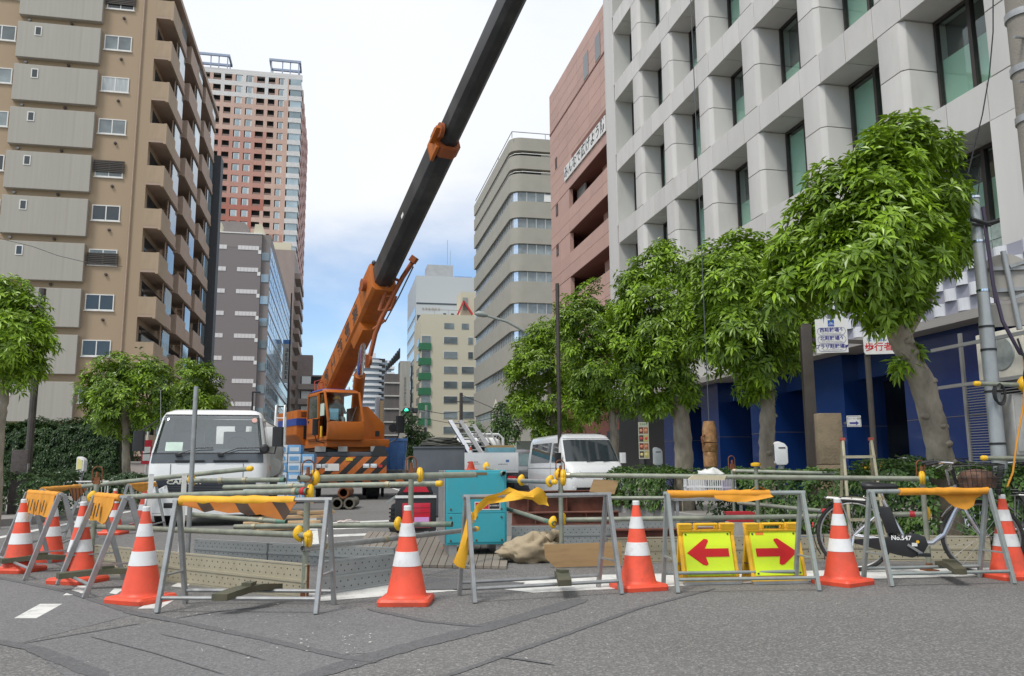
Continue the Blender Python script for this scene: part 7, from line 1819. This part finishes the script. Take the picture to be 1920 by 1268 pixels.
tree('evergreen_tree', 'third evergreen street tree with thick trunk left of the hanging drop tool', b_,
     [(b_, .21), (D(1282, 850, d3), .185), (D(1276, 770, d3), .165), (D(1268, 700, d3), .13), (D(1250, 620, d3), .1)],
     [(1248, 500, 45), (1205, 535, 48), (1285, 520, 42), (1175, 590, 36), (1235, 585, 62, -.4), (1295, 590, 50), (1195, 650, 48), (1255, 660, 55, -.5), (1300, 650, 42), (1230, 710, 40), (1275, 720, 34), (1240, 755, 26), (1200, 715, 34), (1215, 765, 18), (1165, 630, 26), (1290, 745, 22), (1180, 680, 30)],
     d3, density=120, leaf=.155, wid=.046, nl=7, seed=8, knots=4, tone=.5)
d4 = 27.5
b_ = D(1150, 890, d4); b_ = Vector((b_.x, b_.y, 0))
tree('evergreen_tree', 'fourth evergreen street tree with forked trunk behind the white van', b_,
     [(b_, .17), (D(1152, 820, d4), .14), (D(1146, 770, d4), .12), (D(1140, 700, d4), .09)],
     [(1115, 560, 36), (1080, 590, 38), (1150, 580, 38), (1110, 620, 50, -.4), (1165, 640, 42), (1075, 650, 40), (1125, 680, 48, -.4), (1175, 700, 38), (1100, 720, 34), (1150, 735, 32), (1060, 610, 22), (1120, 770, 28), (1175, 755, 26), (1085, 760, 26)],
     d4, density=70, leaf=.195, wid=.060, nl=7, seed=12, tone=.42, limbs=[([D(1152, 800, d4), D(1165, 760, d4), D(1172, 700, d4)], .08, .04)])
d5 = 32
b_ = D(1040, 890, d5); b_ = Vector((b_.x, b_.y, 0))
tree('evergreen_tree', 'fifth evergreen street tree above the roof of the grey minivan', b_,
     [(b_, .16), (D(1038, 800, d5), .13), (D(1030, 720, d5), .09)],
     [(1020, 632, 32), (990, 665, 32), (1050, 650, 34), (1015, 690, 46, -.5), (1060, 705, 36), (980, 715, 32), (1030, 740, 42, -.3), (1075, 750, 30), (995, 760, 30), (1050, 785, 26), (1000, 790, 22), (975, 760, 26), (1085, 780, 28), (1020, 810, 24), (1090, 720, 30), (970, 690, 22)],
     d5, density=55, leaf=.20, wid=.065, nl=7, seed=15, tone=.5)
d6 = 45
b_ = GD(948, d6)
tree('evergreen_tree', 'small rounded evergreen tree beside the pointed white sign', b_, [(b_, .15), (D(948, 800, d6), .1)],
     [(945, 775, 22), (962, 790, 24), (935, 800, 18), (955, 815, 20)], d6, density=16, leaf=.3, wid=.1, nl=6, seed=18, mleaf=M_LEAFB, tone=.3)
d7 = 70
b_ = GD(768, d7)
tree('evergreen_tree', 'dark bushy tree under the green traffic light', b_, [(b_, .15), (D(768, 830, d7), .1)],
     [(765, 795, 22), (748, 820, 22), (784, 818, 22), (765, 840, 26), (745, 848, 18), (790, 845, 18)], d7, density=14, leaf=.4, wid=.13, nl=6, seed=19, mleaf=M_LEAFD, tone=.4)
b_ = GD(890, 95)
tree('evergreen_tree', 'small far tree in front of the cream mid-rise', b_, [(b_, .15), (D(890, 820, 95), .1)], [(888, 800, 15), (897, 812, 12), (880, 812, 11)], 95, density=6, leaf=.5, wid=.16, nl=6, seed=20, mleaf=M_LEAFB, tone=.5)
# left-hand trees
dl = 14.5
b_ = D(-4, 920, dl); b_ = Vector((b_.x, b_.y, 0))
tree('evergreen_tree', 'evergreen street tree cut by the left edge of the photo', b_, [(b_, .09), (D(0, 800, dl), .075), (D(12, 720, dl), .065), (D(20, 620, dl), .045)],
     [(5, 560, 52), (45, 590, 45), (15, 630, 55, -.4), (65, 640, 36), (-20, 660, 60), (30, 690, 42), (60, 690, 26), (-50, 600, 70)], dl, density=130, leaf=.15, wid=.042, nl=8, seed=23, tone=.6)
dl2 = 23
b_ = GD(238, dl2)
tree('evergreen_tree', 'round evergreen tree behind the left mirror of the mixer truck', b_, [(b_, .12), (D(236, 840, dl2), .10), (D(234, 780, dl2), .09), (D(230, 720, dl2), .06)],
     [(205, 705, 42), (250, 700, 42), (290, 715, 38), (180, 740, 38), (225, 745, 50, -.4), (275, 755, 45), (200, 775, 36), (245, 785, 40), (300, 760, 28)], dl2, density=85, leaf=.155, wid=.050, nl=7, seed=26, tone=.4)
dl3 = 31
b_ = GD(370, dl3)
tree('evergreen_tree', 'round evergreen tree above the roof of the mixer truck', b_, [(b_, .17), (D(370, 800, dl3), .13), (D(368, 740, dl3), .09)],
     [(355, 705, 30), (385, 715, 32), (340, 735, 26), (372, 745, 38, -.4), (405, 745, 25), (350, 770, 28), (395, 775, 28), (325, 745, 20)], dl3, density=60, leaf=.19, wid=.060, nl=7, seed=28, tone=.42)
# hedges and planting
def hedge(name, label, pts, h, w, density, leaf, seed, m=None, z0=.13, cat='hedge', tone=.4, group=None):
    """leafy bank along ground points"""
    R_ = random.Random(seed); cs, ns, ts = [], [], []
    P = [Vector((p.x, p.y, 0)) for p in pts]; o = P[0]
    for a, b in zip(P, P[1:]):
        L_ = (b - a).length; d = (b - a).normalized(); s = Vector((d.y, -d.x, 0))
        for k in range(int(L_*density)):
            f_ = R_.random(); q = R_.random(); up = R_.random()
            if up < .45: off, z, n = R_.uniform(-w/2, w/2), h*R_.uniform(.86, 1.04), Vector((0, 0, 1))
            elif up < .85: off, z, n = w/2*R_.uniform(.85, 1.1), h*R_.uniform(.05, .95), s
            else: off, z, n = -w/2*R_.uniform(.85, 1.1), h*R_.uniform(.05, .95), -s
            p = a.lerp(b, f_) + s*off; z *= 1 + .16*mnoise.noise(p*1.3 + Vector((seed, 0, 0)))
            p = Vector((p.x, p.y, z0 + z)); p += Vector((mnoise.noise(p*3), mnoise.noise(p*3 + Vector((9, 0, 0))), 0))*.08
            cs.append(p - o); ns.append((n + Vector((0, 0, .6))).normalized()); ts.append(tone + .3*mnoise.noise(p*2) + R_.uniform(-.2, .25))
    V, Fc, T = leaf_arrays(cs, ns, R_, leaf, leaf*.5, 6, ts, .25)
    t = thing(name, label, cat, (o.x, o.y, 0), 0, group)
    me = foliage_mesh('foliage', V, Fc, T); setmat(me, m or M_LEAFB); link('foliage', me, t)
    tw_ = MB()
    for a, b in zip(P, P[1:]):
        n = max(2, int((b - a).length/.35))
        for k in range(n):
            p = a.lerp(b, (k + .5)/n) - o; tw_.tube([p + Vector((0, 0, z0 - .1)), p + Vector((R_.uniform(-.1, .1), R_.uniform(-.1, .1), z0 + h*.85))], .012, 4)
    part('stems', tw_, M_BARK, t)
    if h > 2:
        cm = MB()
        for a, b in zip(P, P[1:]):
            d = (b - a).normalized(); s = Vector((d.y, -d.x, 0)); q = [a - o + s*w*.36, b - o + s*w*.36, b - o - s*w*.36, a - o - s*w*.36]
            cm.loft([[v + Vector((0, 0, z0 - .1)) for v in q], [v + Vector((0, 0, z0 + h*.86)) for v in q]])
        part('shadow_core', cm, mat('hedge_shadow', (0.02, 0.035, 0.012), .95, 0, .5, 5, bump=1.0, bscale=12), t)  # solid dark core put in as the hedge's inner shadow
    return t
hedge('low_hedge', 'ivy-like low shrubs between the arrow signs and the blue pillars', [GD(1375, 12.0), GD(1480, 11.0), GD(1590, 10.2)], .78, .75, 520, .075, 31)
hedge('low_hedge', 'low shrubs behind the silver bicycle at the tree foot', [GD(1600, 9.9), GD(1700, 9.4), GD(1790, 9.0)], .86, .7, 560, .075, 32)
hedge('low_hedge', 'low shrubs right of the bicycle basket', [GD(1800, 9.0), GD(1890, 8.8), GD(1990, 8.5)], .80, .7, 480, .075, 33)
hedge('low_hedge', 'low shrubs right of the white van', [GD(1168, 19.5), GD(1230, 17.5), GD(1290, 16.0)], .80, .9, 300, .10, 34)
hedge('low_hedge', 'low dark hedge at the left edge before the stone slab', [GD(-60, 17.5), GD(40, 17.0), GD(132, 17.2)], .85, .9, 330, .09, 35, M_LEAFD)
hedge('low_hedge', 'low shrubs under the left tree next to the truck mirror', [GD(185, 22.5), GD(240, 22), GD(285, 21.5)], .75, .9, 240, .11, 36, M_LEAFD)
hedge('tall_hedge', 'tall dark clipped hedge before the brown apartment block', [GD(-40, 30), GD(120, 30), GD(228, 30)], 2.55, 1.6, 900, .13, 37, M_LEAFD, tone=.35)
# ================================================================== street furniture
def lamp_signs(): pass
# brown sign post with bicycle parking board
p = GD(1533, 12.4); ptop = D(1503, 600, 12.4)
sp_ = thing('sign_post', 'tall square brown post left of the bicycle parking board', 'post', (p.x, p.y, .13))
part('column', MB().box(-.08, .08, -.08, .08, 0, ptop.z - .13).box(-.065, .065, -.065, .065, ptop.z - .13, ptop.z - .11), M_BROWNPOST, sp_, rot=(0, 0, rad(-20)), bevel=.006)
part('arm', MB().bar((.06, 0, ptop.z - .35), (1.5, -.25, ptop.z - .42), .04, .06), M_BROWNPOST, sp_)
bs_ = D(1559, 630, 12.2)
bp_ = thing('parking_sign', 'white bicycle parking direction board with three arrows', 'sign', tuple(bs_), rad(-22)); bp_.scale = (1.22, 1.22, 1.22)
part('board', bx(-.18, .18, -.012, .012, -.205, .205), M_SIGNWHITE, bp_)
part('blue_square', bx(-.035, .035, -.0155, -.0125, .115, .19), mat('sign_blue', (.01, .09, .40), .5), bp_)
bi = MB()
for x in (-.015, .017): bi.tube([(x + math.cos(a)*.011, -.0165, .14 + math.sin(a)*.011) for a in [2*math.pi*k/10 for k in range(10)]], .0016, 4, closed=True)
bi.tube([(-.015, -.0165, .14), (-.006, -.0165, .16), (.012, -.0165, .16), (.017, -.0165, .14)], .0016, 4).tube([(-.006, -.0165, .16), (.003, -.0165, .14), (.012, -.0165, .16)], .0016, 4)
part('bicycle_symbol', bi, M_LETTER_WHITE, bp_)
for k, (a, b) in enumerate((('西駐輪場↑', 'West Bicycles Parking Zone 350m'), ('北駐輪場↑', 'North Bicycles Parking Zone 300m'), ('プラザ駐輪場↱', 'Plaza Bicycles Parking Zone 200m'))):
    z = .055 - k*.1
    part('oval', MB().tube([(math.cos(t)*.04 + (.12 if math.cos(t) > 0 else -.12), -.0135, z + math.sin(t)*.044) for t in [2*math.pi*(i + .5)/20 for i in range(20)]], .0018, 4, closed=True), M_LETTER_BLUE, bp_)
    letter(a, .056, M_LETTER_BLUE, bp_, (.0, -.0145, z + .012), bold=.001); letter(b, .0165, M_LETTER_BLACK, bp_, (0, -.0145, z - .026))
ws = D(1662, 643, 11.5)
pw = thing('pedestrian_sign', 'white sign with red pedestrian priority characters behind the tree', 'sign', tuple(ws), rad(-22))
part('board', MB().loft([[Vector((x*.30, y, z*.155)) for x, z in ((-1, -.8), (-.93, -1), (.93, -1), (1, -.8), (1, .8), (.93, 1), (-.93, 1), (-1, .8))] for y in (-.012, .012)]), M_SIGNWHITE, pw, smooth=0)
letter('歩行者優先', .125, M_LETTER_RED, pw, (.02, -.014, -.06), bold=.002); letter('ならないように', .075, mat('sky_lettering', (.08, .2, .55), .6), pw, (.0, -.014, .05), bold=.001)
part('pole', MB().tube([(-.25, .05, -ws.z + .13), (-.25, .05, .15)], .04, 12), M_BROWNPOST, pw)
# stone slab
p = GD(1567, 11.6); zt_ = D(1567, 773, 11.6).z
ss = thing('stone_slab', 'upright weathered stone slab before the blue column', 'slab', (p.x, p.y, .13), rad(-12))
M_STONE = mat('weathered_sandstone', (.25, .195, .125), .85, 0, .18, 3, bump=.4, bscale=40, dirt=(.10, .075, .055), damt=.75, dscale=2.2)
part('upper_stone', bx(-.17, .17, -.06, .10, (zt_ - .13)*.55, zt_ - .13), M_STONE, ss, bevel=.012); part('lower_stone', bx(-.172, .172, -.062, .102, 0, (zt_ - .13)*.55 - .006), M_STONE, ss, bevel=.012)
part('dark_back', bx(-.16, .21, .102, .16, 0, zt_ - .14), mat('dark_slab', (.08, .055, .05), .7), ss)
p = D(1601, 790, 13.5)
ar_ = thing('arrow_notice', 'small white notice with black arrow on the blue column', 'sign', tuple(p), rad(-20))
part('board', bx(-.11, .11, -.006, .006, -.09, .09), M_SIGNWHITE, ar_); part('frame_line', MB().tube([(-.095, -.008, -.075), (.095, -.008, -.075), (.095, -.008, .075), (-.095, -.008, .075)], .003, 4, closed=True), M_LETTER_BLACK, ar_)
part('arrow', MB().prism([(-.07, -.045), (.03, -.045), (.03, -.065), (.075, -.03), (.03, .005), (.03, -.015), (-.07, -.015)], -.009, -.006, 'y'), M_LETTER_BLUE, ar_, smooth=0); letter('ベビーカー置場', .032, M_LETTER_BLACK, ar_, (0, -.0085, .04))
part('bracket', MB().bar((0, .006, 0), (0, .6, 0), .03, .03), M_STEEL, ar_)
# parking meters
def meter(px, py0, py1, d, label, m=None, yellow=False, rz=-20):
    p = GD(px, d); z0, z1 = D(px, py1, d).z, D(px, py0, d).z; h = z1 - z0
    t = thing('parking_meter', label, 'parking meter', (p.x, p.y, .13), rad(rz), 'parking meters')
    w = h*.27; z0 -= .13; z1 -= .13
    prof = [(-w, z0 + .03), (-w + .03, z0), (w - .03, z0), (w, z0 + .03), (w, z1 - h*.25), (w*.6, z1 - h*.1), (-w*.3, z1), (-w*.8, z1 - .005), (-w, z1 - .04)]
    part('housing', MB().prism(prof, -.07, .07, 'y'), m or M_WHITEPL, t, bevel=.015); part('slot', bx(-w*.4, w*.65, -.075, -.069, z1 - h*.3, z1 - h*.25), M_BLACK, t)
    part('side_panel', bx(-w - .004, -w + .02, -.05, .05, z0 + .06, z1 - h*.12), M_DGREY, t); part('pole', MB().tube([(0, 0, 0), (0, 0, z0 + .01)], .045, 12), M_STEEL, t)
    if yellow: part('face_panel', MB().prism([(-w*.75, z0 + h*.2), (w*.6, z0 + h*.2), (w*.6, z1 - h*.3), (-w*.3, z1 - h*.12), (-w*.75, z1 - h*.12)], -.078, -.07, 'y'), mat('meter_yellow', (.62, .58, .22), .5), t)
    return t
meter(1472, 827, 872, 11.8, 'white parking meter right of the burr-covered tree trunk')
meter(1238, 838, 872, 17.5, 'white parking meter beside the food menu banner')
meter(144, 856, 886, 20, 'pale yellow and white parking meter before the tall hedge', yellow=True)
# menu banner
p = D(1207, 826, 21); mb_ = thing('menu_banner', 'tall food menu banner with pictures of dishes on the dark shop front', 'banner', tuple(p), rad(-14))
bw, bh = .13, .46
part('board', bx(-bw, bw, -.01, .01, -bh, bh), mat('menu_cream', (.42, .42, .33), .6), mb_)
MR = random.Random(3)
for k in range(4):
    for s in (-1, 1):
        z = .25 - k*.2
        part('dish_picture', bx(s*.06 - .052, s*.06 + .052, -.013, -.0101, z - .08, z + .08), mat('picture_%d' % ((k*2 + (s > 0)) % 4), [(.12, .03, .02), (.3, .12, .05), (.06, .05, .04), (.4, .35, .1)][(k*2 + (s > 0)) % 4], .6), mb_)
        part('dish', MB().lathe([(.038, 0), (.03, .004), (.012, .005)], 14, (s*.06, -.0135, z), (0, -1, 0)), mat('dish_%d' % k, [(.55, .25, .15), (.5, .06, .06), (.6, .2, .12), (.6, .5, .2)][k], .6), mb_)
marks(mb_, (0, -.0125, .41), 4, .045, mat('menu_green', (.1, .25, .1), .6), seed=21); part('stand', MB().tube([(0, .02, -p.z + .13), (0, .02, -bh)], .02, 8), M_BLACK, mb_)
# right-hand silver pole with fittings
pd = 8.7
pb_ = D(1880, 930, pd); pt_ = D(1824, 345, pd)
pl = thing('silver_pole', 'grey-silver steel pole with cables and yellow clamps at the right edge', 'pole', (pb_.x, pb_.y, .0))
o = Vector((pb_.x, pb_.y, 0)); zt_ = pt_.z
M_POLE = mat('dull_silver_paint', (.36, .38, .39), .45, .4, .12, 3, dirt=(.22, .23, .24), damt=.4)
part('shaft', MB().tube([(0, 0, 0), (0, 0, 2.45)], .075, 18).tube([(0, 0, 2.45), (0, 0, 2.6), (0, 0, zt_)], [.075, .063, .055], 18), M_POLE, pl)
for z in (1.2, 1.75, 2.2, 2.45, 2.85, 3.4, 3.9): part('strap', MB().tube([(0, 0, z - .012), (0, 0, z + .012)], .08 if z < 2.5 else .066, 18), M_CHROME if z > 2.5 else M_BLACK, pl)
part('cable', MB().tube([(.06, -.05, zt_ - .1), (.075, -.05, 3.4), (.085, -.06, 2.9), (.12, -.1, 2.5), (.25, -.15, 2.15), (.5, -.2, 2.05), (.9, -.2, 2.1)], .02, 6).tube([(.02, -.08, zt_ - .3), (.045, -.08, 3.2), (.07, -.08, 2.7)], .012, 6), mat('purple_black_cable', (.05, .035, .07), .5), pl)
part('cable', MB().tube([(.28, -.16, 2.1), (.25, -.18, 1.9), (.2, -.18, 1.6), (.05, -.2, 1.2), (-.05, -.22, .9), (-.12, -.2, .75)], .01, 6), mat('orange_cable', (.6, .25, .02), .5), pl)
part('cable_coil', MB().tube([(-.04 + math.cos(a)*.07, -.13, 1.72 + math.sin(a)*.10) for a in [2*math.pi*k/16 for k in range(16)]], .012, 6, closed=True).tube([(-.04 + math.cos(a)*.06, -.145, 1.71 + math.sin(a)*.11) for a in [2*math.pi*k/16 for k in range(16)]], .012, 6, closed=True), M_BLACK, pl)
for z in (1.82, 1.05):
    part('cross_pipe', MB().tube([(-.30, -.13, z), (.42, -.13, z - .01)], .024, 10), M_PIPE, pl); part('end_cap', ENDCAP, M_CLAMP, pl, (.42, -.13, z - .01), (0, rad(90), 0)); part('end_cap', ENDCAP, M_CLAMP, pl, (-.30, -.13, z), (0, rad(-90), 0))
part('clamp_cover', COVER, M_CLAMP, pl, (.26, -.15, 1.82), (0, 0, 0), (1.2, 1.2, 1.2))
part('control_box', bx(.14, .50, -.10, .06, 1.08, 1.72), mat('cabinet_grey', (.42, .42, .40), .5, .2), pl, bevel=.008); part('control_door', bx(.16, .36, -.112, -.101, 1.12, 1.68), MATS['cabinet_grey'], pl)
for x, z in ((.24, 2.05), (.42, 1.75)):
    part('hanging_socket', MB().lathe([(.035, 0), (.04, .06), (.03, .12), (.012, .16)], 12, (x, -.22, z - .22)).tube([(x, -.22, z - .08), (x, -.22, z + .0), (x - .05, -.2, z + .25)], .011, 6), M_BLACK, pl)
part('connector_bundle', MB().tube([(-.12, -.06, zt_ - .25), (.05, -.09, zt_ - .3), (.2, -.08, zt_ - .26)], .022, 6).tube([(-.1, -.06, zt_ - .31), (.1, -.09, zt_ - .32)], .016, 6).tube([(.0, -.05, zt_), (.03, -.05, zt_ + .12), (.07, -.05, zt_ + .3)], .006, 5), M_BLACK, pl)
wq_ = D(80, 465, 20)
lc = thing('overhead_cable', 'thin cable sagging across the grey panels of the brown apartment block', 'cable', tuple(wq_))
part('strand', MB().tube([D(x, y, 20) - wq_ for x, y in ((-120, 420), (-40, 438), (60, 462), (110, 480), (165, 493), (230, 500))], .007, 5), M_BLACK, lc)
# big utility pole, top right
pu = D(1905, 100, 7.2)
up_ = thing('utility_pole', 'thick concrete utility pole with steel bands at the top right corner', 'pole', (pu.x + .12, pu.y, 0))
part('shaft', MB().tube([(0, 0, 0.0), (0, 0, 9)], [.15, .12], 20), mat('pole_concrete', (.23, .21, .18), .85, 0, .1, 5, bump=.3), up_)
for z in (3.9, 4.35, 4.85): part('steel_band', MB().tube([(0, 0, z - .03), (0, 0, z + .03)], .15, 20), M_STEEL, up_)
for z in (4.2, 4.6): part('step_bolt', MB().tube([(-.1, -.08, z), (-.24, -.12, z - .03)], .012, 6), M_STEEL, up_)
wl = thing('overhead_cable', 'thin dark cable sagging down past the upper right windows', 'cable', tuple(D(1830, 290, 8.0)))
part('strand', MB().tube([Vector((0, 0, 0)) + (D(x, y, 8.0) - D(1830, 290, 8.0)) for x, y in ((1814, 330), (1826, 280), (1842, 215), (1855, 140), (1862, 60), (1862, 0), (1858, -80))], .006, 6), M_BLACK, wl)
# round mirror/sign back with bracket at the right edge
rb = D(1884, 520, 9.2)
rs_ = thing('road_sign_back', 'grey back of a round road sign with small plate below at the right edge', 'sign', tuple(rb), rad(-35))
M_BACK = mat('sign_back_grey', (.36, .34, .31), .6, .2)
part('disc', MB().lathe([(.26, -.01), (.262, 0), (.26, .01)], 28, (0, 0, 0), (0, 1, 0)), M_BACK, rs_); part('plate', bx(-.2, .2, -.01, .01, -.55, -.30), M_BACK, rs_)
part('tube', MB().tube([(.08, -.06, -.6), (.0, -.06, .28)], .03, 12), M_POLE, rs_); part('bracket', MB().bar((-.15, -.03, .1), (.2, -.03, .08), .03, .04).bar((-.12, -.03, -.15), (.2, -.03, -.15), .03, .04), M_STEEL, rs_)
part('arm', MB().bar((.05, -.06, -.25), (1.2, .1, .1), .03, .035).bar((.05, -.06, .1), (1.2, .1, .45), .03, .035), M_STEEL, rs_)
# louvred enclosure with condenser units at the right edge
e0 = PX(1838, 880, 12.0)
lv = thing('louvre_screen', 'dark horizontal louvre screen below the white units at the right edge', 'screen', (11.2, 11.0, .13))
for k in range(44): bpart('slat', M_STEEL, lv, 0, .05, -6, 2.05, .25 + k*.047, .262 + k*.047)
for y in (-6, -3, 0, 2.05): bpart('upright', M_STEEL, lv, -.02, .03, y, y + .06, 0, 3.25)
bpart('backing', M_DARK, lv, .5, .55, -6, 2.05, 0, 2.2)
for z in (2.24, 2.95): bpart('tray_rail', M_STEEL, lv, -.3, -.24, -6, 2.5, z, z + .06)
for k in range(3):
    u = thing('condenser_unit', ['far', 'middle', 'near'][k] + ' cream air conditioning unit on the rack above the louvres', 'air conditioner', (11.15, 11.6 - k*1.3, 2.45), 0, 'air conditioning units on the rack')
    part('casing', bx(0, .8, 0, 1.05, 0, .82), mat('cream_casing', (.60, .57, .49), .5), u, bevel=.02); part('fan_grille', MB().lathe([(.3, 0), (.28, .02), (.05, .02)], 20, (-.0, .5, .42), (-1, 0, 0)), M_GREYPAINT, u)
    part('foot', bx(.05, .75, .1, .16, -.05, 0), M_STEEL, u)
# left-side furniture
p = GD(42, 17.8); zt_ = 4.9
lp = thing('lamp_post', 'dark brown square lamp post at the left edge of the pavement', 'post', (p.x, p.y, .13)); part('column', MB().tube([(0, 0, 0), (0, 0, zt_)], .075, 10), M_BROWNPOST, lp); part('arm', MB().tube([(0, 0, zt_ - 2.1), (-.9, 0, zt_ - 2.15)], .03, 8), M_BROWNPOST, lp); part('strap', MB().tube([(0, 0, .8), (0, 0, .82)], .08, 10), M_STEEL, lp)
p = GD(24, 17.0); sb = thing('stone_marker', 'dark upright stone marker beside the left lamp post', 'slab', (p.x, p.y, .13), rad(8)); part('block', bx(-.13, .17, -.08, .1, 0, 1.3), mat('dark_granite', (.075, .06, .055), .6, 0, .3, 20), sb, bevel=.015); part('edge_trim', bx(.172, .185, -.08, .1, .0, 1.02), M_STEEL, sb)
p = GD(155, 18.5); gf = thing('guard_rail', 'low white guard rail panel behind the left fence post', 'fence', (p.x, p.y, .13), rad(4))
part('frame', MB().tube([(-.45, 0, 0), (-.45, 0, .62), (.45, 0, .62), (.45, 0, 0)], .025, 8).tube([(-.45, 0, .15), (.45, 0, .15)], .018, 6), M_SIGNWHITE, gf)
for k in range(12): part('bar', MB().tube([(-.4 + k*.072, 0, .15), (-.4 + k*.072, 0, .62)], .008, 5), M_SIGNWHITE, gf)
p = GD(266, 24); bs2 = thing('bus_stop_sign', 'red and white stop sign on a pole left of the mixer truck', 'sign', (p.x, p.y, .13)); part('pole', MB().tube([(0, 0, 0), (0, 0, 2.0)], .03, 8), M_SIGNWHITE, bs2); part('board', bx(-.14, .14, -.03, -.005, 1.05, 1.75), mat('stop_red', (.5, .02, .04), .5), bs2); part('white_field', bx(-.10, .10, -.034, -.0305, 1.15, 1.55), M_SIGNWHITE, bs2)
p = GD(258, 26); pwl = thing('low_wall', 'low pale wall section behind the stop sign', 'wall', (p.x, p.y, .13)); part('block', bx(-.5, 1.0, 0, .3, 0, 1.1), mat('pinkish_wall', (.42, .36, .33), .8), pwl); part('coping', bx(-.53, 1.03, -.03, .33, 1.1, 1.16), M_KERB, pwl)
def streetlight(px, pyt, d, label, arm=.5):
    p = GD(px, d); z = D(px, pyt, d).z; t = thing('street_lamp', label, 'street lamp', (p.x, p.y, .0), 0, 'dark street lamps')
    part('column', MB().tube([(0, 0, 0), (0, 0, z)], [.075, .05], 8), M_BLACK, t)
    if arm: part('head', MB().box(-.05, arm, -.08, .08, z - .03, z + .05), M_BLACK, t, bevel=.02)
    return t
streetlight(463, 732, 48, 'slim dark street lamp before the grey tiled building', .45)
streetlight(512, 760, 60, 'shorter dark street lamp beside the glass street side', .5)
streetlight(531, 535, 62, 'very tall thin black mast in front of the glass street side', 0)
# curved street lamp on the right
pd = 34; p = GD(1050, pd); t = thing('curved_street_lamp', 'grey street lamp with long curved arm over the street', 'street lamp', (p.x, p.y, 0)); o = Vector((p.x, p.y, 0))
part('column', MB().tube([(0, 0, 0), D(1046, 700, pd) - o, D(1022, 655, pd) - o, D(990, 625, pd) - o, D(950, 603, pd) - o, D(912, 592, pd) - o], [.1, .08, .07, .06, .055, .05], 10), M_GREYPAINT, t, smooth=70)
part('head', MB().loft([[D(x, y, pd) - o + Vector((0, math.cos(a)*.14*s, math.sin(a)*.12*s)) for a in [2*math.pi*k/10 for k in range(10)]] for x, y, s in ((914, 592, .5), (906, 590, 1), (897, 588.5, 1.0), (890, 588, .4))]), M_GREYPAINT, t, smooth=60)
# traffic signal and far utility poles
sd = 75; c = D(770, 770, sd); base = GD(797, sd)
ts_ = thing('traffic_signal', 'horizontal traffic signal showing green over the far junction', 'traffic light', (base.x, base.y, 0)); o = Vector((base.x, base.y, 0))
part('pole', MB().tube([(0, 0, 0), (0, 0, c.z + .6)], .12, 10), M_GREYPAINT, ts_); part('arm', MB().tube([(0, 0, c.z), c - o], .05, 8), M_GREYPAINT, ts_)
part('housing', MB().box(-.62, .62, -.12, .12, -.24, .24), M_BLACK, ts_, loc=c - o, bevel=.05)
for k, (x, m_) in enumerate(((-.4, mat('signal_green', (.05, .9, .55), .4, emit=3.0)), (0, M_DGREY), (.4, M_DGREY))):
    part('lens', MB().lathe([(.17, 0), (.15, .04), (.02, .06)], 18, (0, 0, 0), (0, -1, 0)), m_, ts_, loc=c - o + Vector((x, -.121, 0))); part('visor', MB().tube([(x + math.cos(a)*.19, -.22, math.sin(a)*.19) for a in [math.pi*q/8 for q in range(9)]], .03, 5), M_BLACK, ts_, loc=c - o)
for px, pyt, d, lab in ((864, 733, 72, 'dark utility pole left of the cream mid-rise right wing'), (741 + 54, 800, 74, 'short grey utility pole under the traffic signal')):
    p = GD(px, d); z = D(px, pyt, d).z; t = thing('utility_pole', lab, 'pole', (p.x, p.y, 0)); part('shaft', MB().tube([(0, 0, 0), (0, 0, z)], [.2, .15], 10), M_BROWNPOST, t); part('crossarm', MB().bar((-.6, 0, z - .8), (.9, 0, z - .8), .08, .08), M_BROWNPOST, t)
wm_ = thing('power_lines', 'thin power lines strung between the far utility poles', 'cable', tuple(D(864, 770, 72)))
o = D(864, 770, 72)
part('strand', MB().tube([D(x, y, 72) - o for x, y in ((795, 770), (830, 776), (864, 772))], .03, 5), M_BLACK, wm_); part('strand', MB().tube([D(x, y, 72) - o for x, y in ((797, 785), (850, 795), (905, 788), (950, 778))], .025, 5), M_BLACK, wm_); part('strand', MB().tube([D(x, y, 72) - o for x, y in ((864, 740), (900, 755), (930, 768))], .025, 5), M_BLACK, wm_)
# column of the right pavement lamp in the trees
p = GD(1052, 24); t = thing('slim_post', 'slim dark pole between the fourth and fifth street trees', 'post', (p.x, p.y, 0)); part('shaft', MB().tube([(0, 0, 0), (0, 0, 6.5)], .06, 8), M_BROWNPOST, t); part('foot', MB().lathe([(.14, 0), (.1, .1), (.07, .12)], 10), M_BROWNPOST, t)
